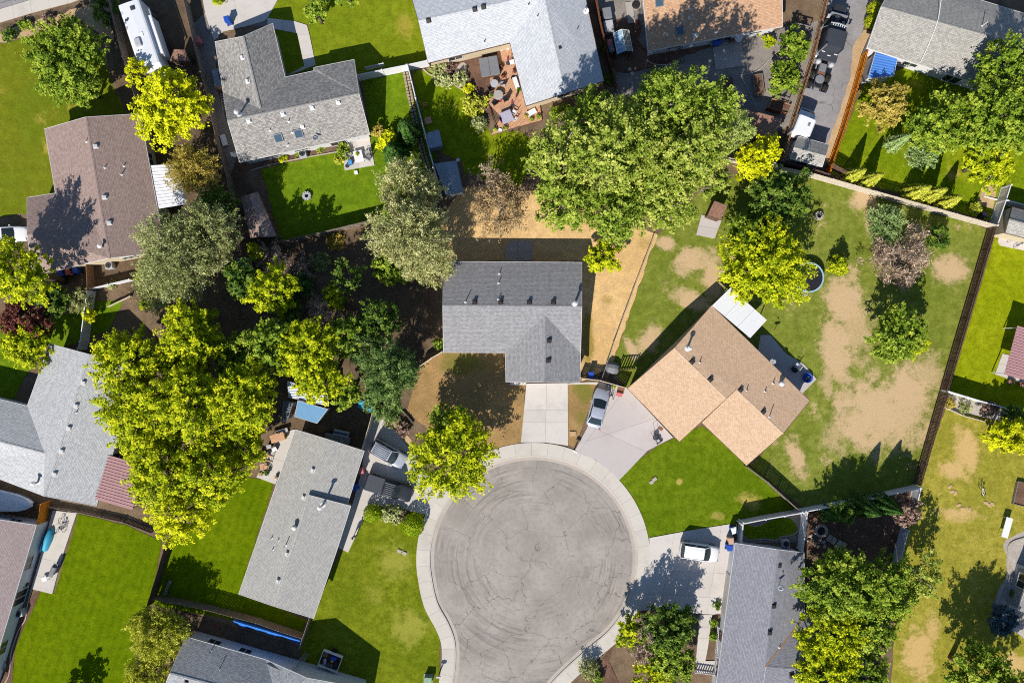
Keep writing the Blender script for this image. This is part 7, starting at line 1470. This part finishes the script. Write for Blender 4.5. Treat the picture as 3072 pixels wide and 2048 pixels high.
bicycle('dark bicycle leaning near the silver sedan', T1(2, 2, 912, 470), 1.9, m_dsteel); pot('green plant pot beside the kettle grill', T1(2, 2, 935, 410), .2, m_black, 'green')
table('brown outdoor mat table at the tan fence', T1(2, 2, 1000, 440), -.25, .8, .8, m_brown, m_brown, h=.1); table('pink crate beside the garage wall', T1(2, 2, 985, 488), -.25, .7, .4, m_pinkc, m_pinkc, h=.35, name='crate'); 
w = at_(T1(2, 2, 1335, 895), .5); o = empty('lawn_mower', (w.x, w.y, .1), hd(T1(2, 2, 1300, 840), T1(2, 2, 1350, 910)), 'blue-grey push lawn mower beside the tan house garage', 'lawn mower'); MB().box((.2, 0, .24), (.75, .55, .18), taper=.85).build('deck', m_dsteel, o, bevel=.04); MB().box((.2, 0, .42), (.36, .34, .2), taper=.8).build('engine', m_lgrey, o, bevel=.04); MB().box((-.35, 0, .36), (.4, .42, .34)).build('grass_bag', m_dsteel, o, bevel=.05)
for y in (-.24, .24): MB().tube([(-.1, y, .3), (-1.1, y, .95)], .018, 6).build('handle_bar', m_black, o)
MB().tube([(-1.1, -.24, .95), (-1.1, .24, .95)], .02, 6).build('grip', m_black, o)
for x in (-.15, .52):
    for y in (-.31, .31): k = MB().lathe([(.05, -.03), (.12, -.03), (.12, .03), (.05, .03)], (0, 0, 0), 12); k.v = [(x + a, y + q, .12 + b) for a, b, q in k.v]; k.build('wheel', m_tyre, o)
w = at_(T1(2, 2, 1362, 798)); o = empty('door_mat', (w.x, w.y, .11), -.5, 'small brown mat beside the garage door', 'mat'); MB().box((0, 0, .02), (.55, .35, .04)).build('mat', m_brown, o)
# mailboxes and utility boxes
for p, a, lb in [(T1(2, 2, 578, 1006), -.4, 'mailbox at the edge of the pinkish driveway'), (T1(1, 3, 1678, 1505), 0, 'white mailbox on the lower left sidewalk')]:
    w = at_(p, 1.0); o = empty('mailbox', (w.x, w.y, .08), a, lb, 'mailbox'); MB().beam((0, 0, 0), (0, 0, 1.0), .1, .1).build('post', m_wood_d, o); MB().loft([[(x, y, 1.0 + z) for y, z in ((.1, 0), (.1, .14), (.07, .21), (0, .24), (-.07, .21), (-.1, .14), (-.1, 0))] for x in (-.26, .26)]).build('box', m_white, o); MB().box((.0, .12, 1.18), (.06, .02, .12)).build('flag', m_red, o)
w = at_(T1(1, 3, 1578, 1545), .7); o = empty('transformer_box', (w.x, w.y, .02), -.05, 'pale green utility box on the lower left lawn', 'utility box'); MB().box((0, 0, .05), (1.0, .95, .1)).build('pad', m_conc_d, o); MB().box((0, 0, .45), (.85, .75, .7), taper=.96).build('cabinet', m_green, o, bevel=.03); MB().box((0, 0, .82), (.9, .8, .06)).build('lid', m_green, o, bevel=.02)
for lb, pts in [('meter lids on the tan house lawn', ((2, 2, 1282, 1290), (2, 2, 1310, 1262))), ('meter lids on the left front lawn', ((1, 3, 1318, 355), (1, 3, 1365, 375)))]:
    for k, q in enumerate(pts): w = at_(T1(*q)); o = empty('meter_lid', (w.x, w.y, .04), .6 if q[1] == 2 else -.4, 'pale concrete utility lid, %s of two %s' % (('lower', 'upper')[k] if q[1] == 2 else ('left', 'right')[k], 'on the tan house lawn' if q[1] == 2 else 'on the left front lawn'), 'utility lid', lb); MB().box((0, 0, .05), (.5, .38, .1)).build('lid', m_rock, o, bevel=.02)
w = at_(T1(2, 2, 558, 845)); o = empty('meter_lid', (w.x, w.y, .04), 0, 'tan utility lid in the dry strip', 'utility lid'); MB().box((0, 0, .05), (.75, .5, .1)).build('lid', m_tan, o, bevel=.02)
# ladder against the lower grey house, tarp on the fence, ball
a = W(T1(1, 3, 475, 1288), 0.05); b = W(T1(1, 3, 345, 1455), 3.0); o = empty('ladder', (a.x, a.y, .05), 0, 'aluminium ladder leaning on the lower grey house roof', 'ladder'); d = b - a; sd = Vector((-d.y, d.x, 0)).normalized() * .24; z_ = Vector((0, 0, 0))
for s in (-1, 1): MB().beam(sd * s, d + sd * s, .05, .08).build('rail', m_steel, o)
for k in range(11): q = d * ((k + .5) / 11); MB().beam(q - sd, q + sd, .05, .04).build('rung', m_steel, o)
a = W(T1(0, 3, 2145, 995), 1.6); b = W(T1(1, 3, 408, 1178), 1.6); d = b - a; rz = math.atan2(d.y, d.x); o = empty('tarp', (a.x, a.y, 0), rz, 'bright blue tarp draped over the grey board fence', 'tarp'); L = Vector((d.x, d.y, 0)).length; rnd = random.Random(2); rings = []
for k in range(22):
    x = L * k / 21; e = rnd.uniform(-.15, .2); rings.append([(x, .1, 1.1 + e), (x, .06, 1.62), (x, 0, 1.68), (x, -.09, 1.62), (x, -.4 + e * .3, 1.15), (x, -.8 + e, .55 + e * .5), (x, -1.0 + e, .1)])
MB().loft(rings, closed=False, caps=False).build('cloth', plain('tarp_blue', lit(60, 140, 240), .35, .5), o)
w = at_(T1(0, 3, 2000, 1040)); o = empty('ball', (w.x, w.y, .16), 0, 'pink-red ball in the shaded side yard', 'ball'); MB().lathe([(.01, -.15), (.1, -.11), (.15, 0), (.1, .11), (.01, .15)], (0, 0, 0), 14).build('ball', m_red, o, True)
# raised beds
def raised(label, pts, mat):
    P = [at_(q, .4) for q in pts]; c = sum(P, Vector()) / 4; o = empty('raised_bed', (c.x, c.y, .02), 0, label, 'raised bed')
    for i in range(4): MB().beam(P[i] - c + Vector((0, 0, .2)), P[(i + 1) % 4] - c + Vector((0, 0, .2)), .08, .4 + .01 * i).build('board', mat, o)
    q = inset([p - c for p in P], .05); MB().prism([(p.x, p.y) for p in q], 0, .3).build('soil', m_mulch, o); return o
raised('raised wooden bed, left one beside the gravel path', TT(2, 0, '1938,722 2025,708 2052,900 1965,915'), m_fence_gr); raised('raised wooden bed, right one near the lane fence', TT(2, 0, '2215,690 2298,678 2322,862 2238,878'), m_fence_gr); raised('empty timber frame bed beside the lane fence', TT(3, 0, '40,905 215,965 180,1040 8,990'), m_fence_tan); raised('wire topped raised box at the right edge', TT(3, 2, '2300,1285 2400,1310 2370,1520 2255,1490'), m_fence_gr)
for lb, a, b in [('wooden trellis above the upper garden bush', T1(3, 0, 245, 208), T1(3, 0, 405, 252)), ('wooden trellis above the lower garden bush', T1(3, 0, 145, 562), T1(3, 0, 305, 605)), ('dark timber frame beside the empty bed', T1(3, 0, 85, 880), T1(3, 0, 215, 920))]:
    A, B = at_(a, 1.4), at_(b, 1.4); o = empty('trellis', (A.x, A.y, 0), 0, lb, 'trellis'); D_ = B - A; MB().beam((0, 0, 1.4), D_ + Vector((0, 0, 1.4)), .1, .08).beam((0, 0, .7), D_ + Vector((0, 0, .7)), .05, .06).build('rail', m_fence_gr, o)
    for t in (0, .33, .66, 1): q = D_ * t; MB().beam((q.x, q.y, 0), (q.x, q.y, 1.36), .08, .08).build('post', m_fence_gr, o)
# things beside the greenhouse
w = at_(T1(2, 0, 880, 175), 1.0); o = empty('covered_cart', (w.x, w.y, .05), 1.75, 'grey covered garden cart beside the red-brown fence', 'cart'); MB().box((.7, 0, .5), (1.3, 1.2, .95), taper=.92).build('cover', m_grey, o, bevel=.06); MB().box((-.75, 0, .45), (1.4, 1.15, .85), taper=.92).build('cover', m_lgrey, o, bevel=.06)
w = at_(T1(2, 0, 1142, 38), .4); o = empty('tyre_planter', (w.x, w.y, .05), 0, 'black tyre on a grey slab beside the orange house', 'tyre'); MB().lathe([(.22, 0), (.4, 0), (.46, .1), (.4, .22), (.22, .22)], (0, 0, 0), 20).build('tyre', m_tyre, o, True); MB().box((0, 0, -.02), (1.1, 1.1, .04)).build('slab', m_conc_d, o)
w = at_(T1(2, 0, 1085, 120)); o = empty('plywood_sheet', (w.x, w.y, .05), 1.7, 'pale plywood sheet on the ground by the orange house', 'board'); MB().box((0, 0, .03), (2.4, .8, .06)).build('sheet', m_cloth, o)
table('narrow wooden frame rack at the orange house wall', T1(2, 0, 1155, 235), 1.62, 1.3, .5, m_wood_d, m_wood, h=.8)
for k, (x, y) in enumerate([(1080, 640), (1102, 680)]): w = at_(T1(2, 0, x, y)); o = empty('paving_stone', (w.x, w.y, .05), .3, 'square paving stone in the gravel garden, %s one' % ('upper', 'lower')[k], 'paving stone', 'paving stones in the gravel garden'); MB().box((0, 0, .03), (.4, .4, .06)).build('stone', m_conc_d, o, bevel=.01)
for k, (x0, y0) in enumerate([(1330, 500), (1440, 500), (1560, 500)]):
    w = at_(T1(2, 0, x0, y0), .9); o = empty('plant_stand', (w.x, w.y, .05), .15, 'wooden plant stand under the orange eave, %s one' % ('left', 'middle', 'right')[k], 'plant stand', 'plant stands under the orange eave')
    for s in (-.15, .15): MB().beam((s, -.8, .5), (s, .8, .9), .05, .05).build('rail', m_wood_d, o)
    for y in (-.75, .75): MB().beam((-.2, y, 0), (-.2, y, .8), .05, .05).beam((.2, y, 0), (.2, y, .8), .05, .05).build('leg', m_wood_d, o)
# right edge things
table('white folding table on the straw lawn', T1(3, 3, 2195, 140), hd(T1(3, 3, 2170, 230), T1(3, 3, 2220, 50)), 2.3, .75, m_white, m_lgrey)
bicycle('white bicycle lying on the straw lawn', T1(3, 2, 1970, 1375), 1.9, m_white); rnd = random.Random(4)
for k in range(9):
    x, y = [(1670, 1330), (1690, 1375), (1720, 1390), (1750, 1500), (1790, 1530), (1850, 1540), (2000, 1480), (2030, 1500), (2060, 1490)][k]
    w = at_(T1(3, 2, x, y)); o = empty('flat_stone', (w.x, w.y, .02), rnd.uniform(0, 3), 'flat pale stone in the straw lawn, %s from the left' % 'first second third fourth fifth sixth seventh eighth ninth'.split()[k], 'stone', 'flat stones in the straw lawn'); MB().lathe([(.22, 0), (.25, .05), (.18, .09)], (0, 0, 0), 8, 1.3, .8).build('stone', m_tan, o)
for k, (x, y) in enumerate([(2222, 368), (2330, 395)]): pot('terracotta pot at the maroon roof, %s one' % ('left', 'right')[k], T1(3, 2, x, y), .28, m_terra, 'plum', 'terracotta pots at the maroon roof')
bicycle('blue bicycle on the white rounded patio', T1(3, 1, 2325, 665), .6, m_blue); table('wrought iron table on the white rounded patio', T1(3, 1, 2250, 625), .2, .7, .5, m_lgrey, m_dsteel)
pot('orange pot beside the white vinyl fence', T1(1, 0, 1550, 970), .26, m_terra, 'orange'); table('low wooden table beside the small metal shed', T1(1, 0, 1582, 1108), .25, .75, .75, m_wood, m_wood_d, h=.4); pot('white ring pot beside the larger metal shed', T1(1, 0, 1855, 1470), .2, m_white)
# blue tarp pieces and log near the junipers
w = at_(T1(1, 2, 1015, 590)); o = empty('tarp', (w.x, w.y, .05), -.3, 'crumpled light blue tarp at the thin white fence', 'tarp'); rng = np.random.default_rng(3); g = [[(-.9 + i * .3, -.5 + j * .25, .05 + .25 * rng.random()) for j in range(5)] for i in range(7)]; MB().loft(g, closed=False, caps=False).build('cloth', m_teal, o)
w = at_(T1(1, 2, 1110, 632), .8); o = empty('propane_tank', (w.x, w.y, .05), 0, 'white drum beside the thin white fence', 'drum'); MB().lathe([(.3, 0), (.32, .1), (.32, .75), (.26, .86), (.05, .9)], (0, 0, 0), 16).build('drum', m_white, o, True)
w = at_(T1(1, 2, 1395, 690)); o = empty('log', (w.x, w.y, .15), hd(T1(1, 2, 1350, 640), T1(1, 2, 1440, 740)), 'dark log beside the dry front yard', 'log'); MB().tube([(-.9, 0, 0), (0, .05, .02), (.9, 0, 0)], [.16, .15, .13], 9).build('log', m_bark, o)
w = at_(T1(0, 3, 1540, 690), .4); o = empty('stepladder_bench', (w.x, w.y, .05), 1.2, 'weathered plank bench between the lower left fences', 'bench'); MB().box((0, 0, .4), (1.8, .35, .06)).build('seat', m_fence_gr, o)
for x in (-.7, .7): MB().box((x, 0, .2), (.08, .3, .38)).build('leg', m_fence_gr, o)
# service cable over the upper right roof
pts = [W(T1(3, 0, 1640, -260), 5.4), W(T1(3, 0, 1592, 0), 4.9), W(T1(3, 0, 1560, 190), 4.55), W(T1(3, 0, 1480, 400), 3.7), W(T1(3, 0, 1402, 572), 2.9)]; o = empty('service_cable', tuple(pts[4]), 0, 'thin white cable crossing the upper right roof', 'cable'); MB().tube([p - pts[4] for p in smooth_line([tuple(q) for q in pts], 6)], .035, 6).build('cable', m_white, o)
# ladder rack and hose reel beside the L-shaped house
w = at_(T1(0, 0, 2055, 940)); o = empty('ladder', (w.x, w.y, .08), hd(T1(0, 0, 2045, 860), T1(0, 0, 2068, 1020)), 'white ladder lying beside the L-shaped house', 'ladder')
for s in (-.18, .18): MB().beam((-1.0, s, .05), (1.0, s, .05), .05, .05).build('rail', m_lgrey, o)
for k in range(7): MB().beam((-.85 + k * .28, -.18, .06), (-.85 + k * .28, .18, .06), .05, .03).build('rung', m_lgrey, o)
w = at_(T1(0, 0, 2072, 1300)); o = empty('storage_box', (w.x, w.y, .06), 1.85, 'white storage chest in the gravel strip', 'box'); MB().box((0, 0, .25), (1.2, .5, .5)).build('body', m_lgrey, o, bevel=.05); MB().box((0, 0, .53), (1.26, .56, .08)).build('lid', m_white, o, bevel=.03)
chair('white wire chair at the corner of the L-shaped house', T1(0, 0, 2165, 1420), .4, m_white, m_white)

# ------------------------------------------------------------------ the person on the walk
def person(label, p, face, zf=.1):
    """standing figure grown from joints; one skin"""
    J = {'pelvis': (0, 0, .95, .15, .12), 'waist': (0, 0, 1.1, .145, .105), 'chest': (0.01, 0, 1.32, .17, .12), 'neckb': (0, 0, 1.47, .085, .07), 'neck': (.005, 0, 1.54, .052, .052), 'jaw': (.03, 0, 1.6, .07, .075), 'head': (.01, 0, 1.69, .082, .1), 'crown': (0, 0, 1.765, .05, .06)}
    E = [('pelvis', 'waist'), ('waist', 'chest'), ('chest', 'neckb'), ('neckb', 'neck'), ('neck', 'jaw'), ('jaw', 'head'), ('head', 'crown')]
    for s, n in ((1, 'l'), (-1, 'r')):
        J.update({'hip' + n: (0, s * .1, .88, .098, .098), 'knee' + n: (.015 * s, s * .135, .5, .062, .062), 'calf' + n: (-.01 + .02 * s, s * .145, .34, .056, .056), 'ank' + n: (-.02 + .02 * s, s * .155, .09, .042, .042), 'ball' + n: (.1 + .02 * s, s * .17, .04, .045, .03), 'toe' + n: (.17 + .02 * s, s * .175, .035, .035, .022),
                  'sho' + n: (0, s * .2, 1.42, .062, .062), 'elb' + n: (-.02, s * .29, 1.14, .043, .043), 'wri' + n: (.05, s * .32, .9, .028, .03), 'pal' + n: (.065, s * .322, .83, .032, .018)})
        E += [('pelvis', 'hip' + n), ('hip' + n, 'knee' + n), ('knee' + n, 'calf' + n), ('calf' + n, 'ank' + n), ('ank' + n, 'ball' + n), ('ball' + n, 'toe' + n), ('chest', 'sho' + n), ('sho' + n, 'elb' + n), ('elb' + n, 'wri' + n), ('wri' + n, 'pal' + n)]
        for k, (dy, ln) in enumerate(((-.03, .075), (-.01, .085), (.01, .08), (.028, .065))):
            a, b = 'f%d%s' % (k, n), 'g%d%s' % (k, n); J[a] = (.07 + dy, s * .326, .80, .0095, .0095); J[b] = (.085 + dy, s * .318, .80 - ln, .0085, .0085); E += [('pal' + n, a), (a, b)]
        J['t' + n] = (.115, s * .315, .81, .0105, .0105); J['u' + n] = (.125, s * .308, .775, .009, .009); E += [('wri' + n, 't' + n), ('t' + n, 'u' + n)]
    names = list(J); me = bpy.data.meshes.new('body'); me.from_pydata([J[k][:3] for k in names], [(names.index(a), names.index(b)) for a, b in E], [])
    o = bpy.data.objects.new('body', me); COL.objects.link(o); md = o.modifiers.new('skin', 'SKIN'); md.use_smooth_shade = True
    sv = me.skin_vertices[0].data if me.skin_vertices else None
    if sv is None:
        bm = bmesh.new(); bm.from_mesh(me); bm.verts.layers.skin.verify(); bm.to_mesh(me); bm.free(); sv = me.skin_vertices[0].data
    for i, k in enumerate(names): sv[i].radius = J[k][3:5]; sv[i].use_root = (k == 'pelvis')
    o.modifiers.new('sub', 'SUBSURF').levels = 1
    bpy.context.view_layer.update(); ev = o.evaluated_get(bpy.context.evaluated_depsgraph_get()); m2 = bpy.data.meshes.new_from_object(ev); bpy.data.objects.remove(o)
    for mt in (pm('skin', 216, 164, 138), pm('shirt', 232, 234, 238, .9), pm('trousers', 54, 62, 86, .9), pm('shoe', 60, 58, 60)): m2.materials.append(mt)
    for f in m2.polygons:
        z = f.center.z; y = abs(f.center.y); f.use_smooth = True
        f.material_index = 3 if z < .1 else 2 if z < .98 and y < .25 else 1 if (z < 1.5 and z > .93 and (y < .25 or z > 1.2)) else 0
    w = at_(p); root = empty('person', (w.x, w.y, zf), face, label, 'person'); b = link('body', m2, None, root)
    MB().lathe([(.02, 1.64), (.092, 1.66), (.1, 1.72), (.085, 1.78), (.04, 1.815), (.01, 1.82)], (-.015, 0, 0), 14, 1.05, .92).build('hair', pm('hair', 70, 52, 42, .9), root, True)
    for s in (-1, 1): MB().lathe([(.004, -.008), (.012, 0), (.004, .008)], (.088, s * .032, 1.69), 8).build('eye', m_black, root); MB().lathe([(.005, -.028), (.016, 0), (.005, .028)], (.0, s * .088, 1.685), 8, 1, .5).build('ear', pm('skin', 216, 164, 138), root)
    MB().lathe([(.014, -.02), (.012, 0), (.004, .024)], (.104, 0, 1.665), 8).build('nose', pm('skin', 216, 164, 138), root); MB().box((.096, 0, 1.625), (.012, .045, .01)).build('mouth', pm('lips', 180, 100, 92), root)
    return root
person('person standing on the walk in pale shirt and dark trousers', (1067, 1603), -1.2)
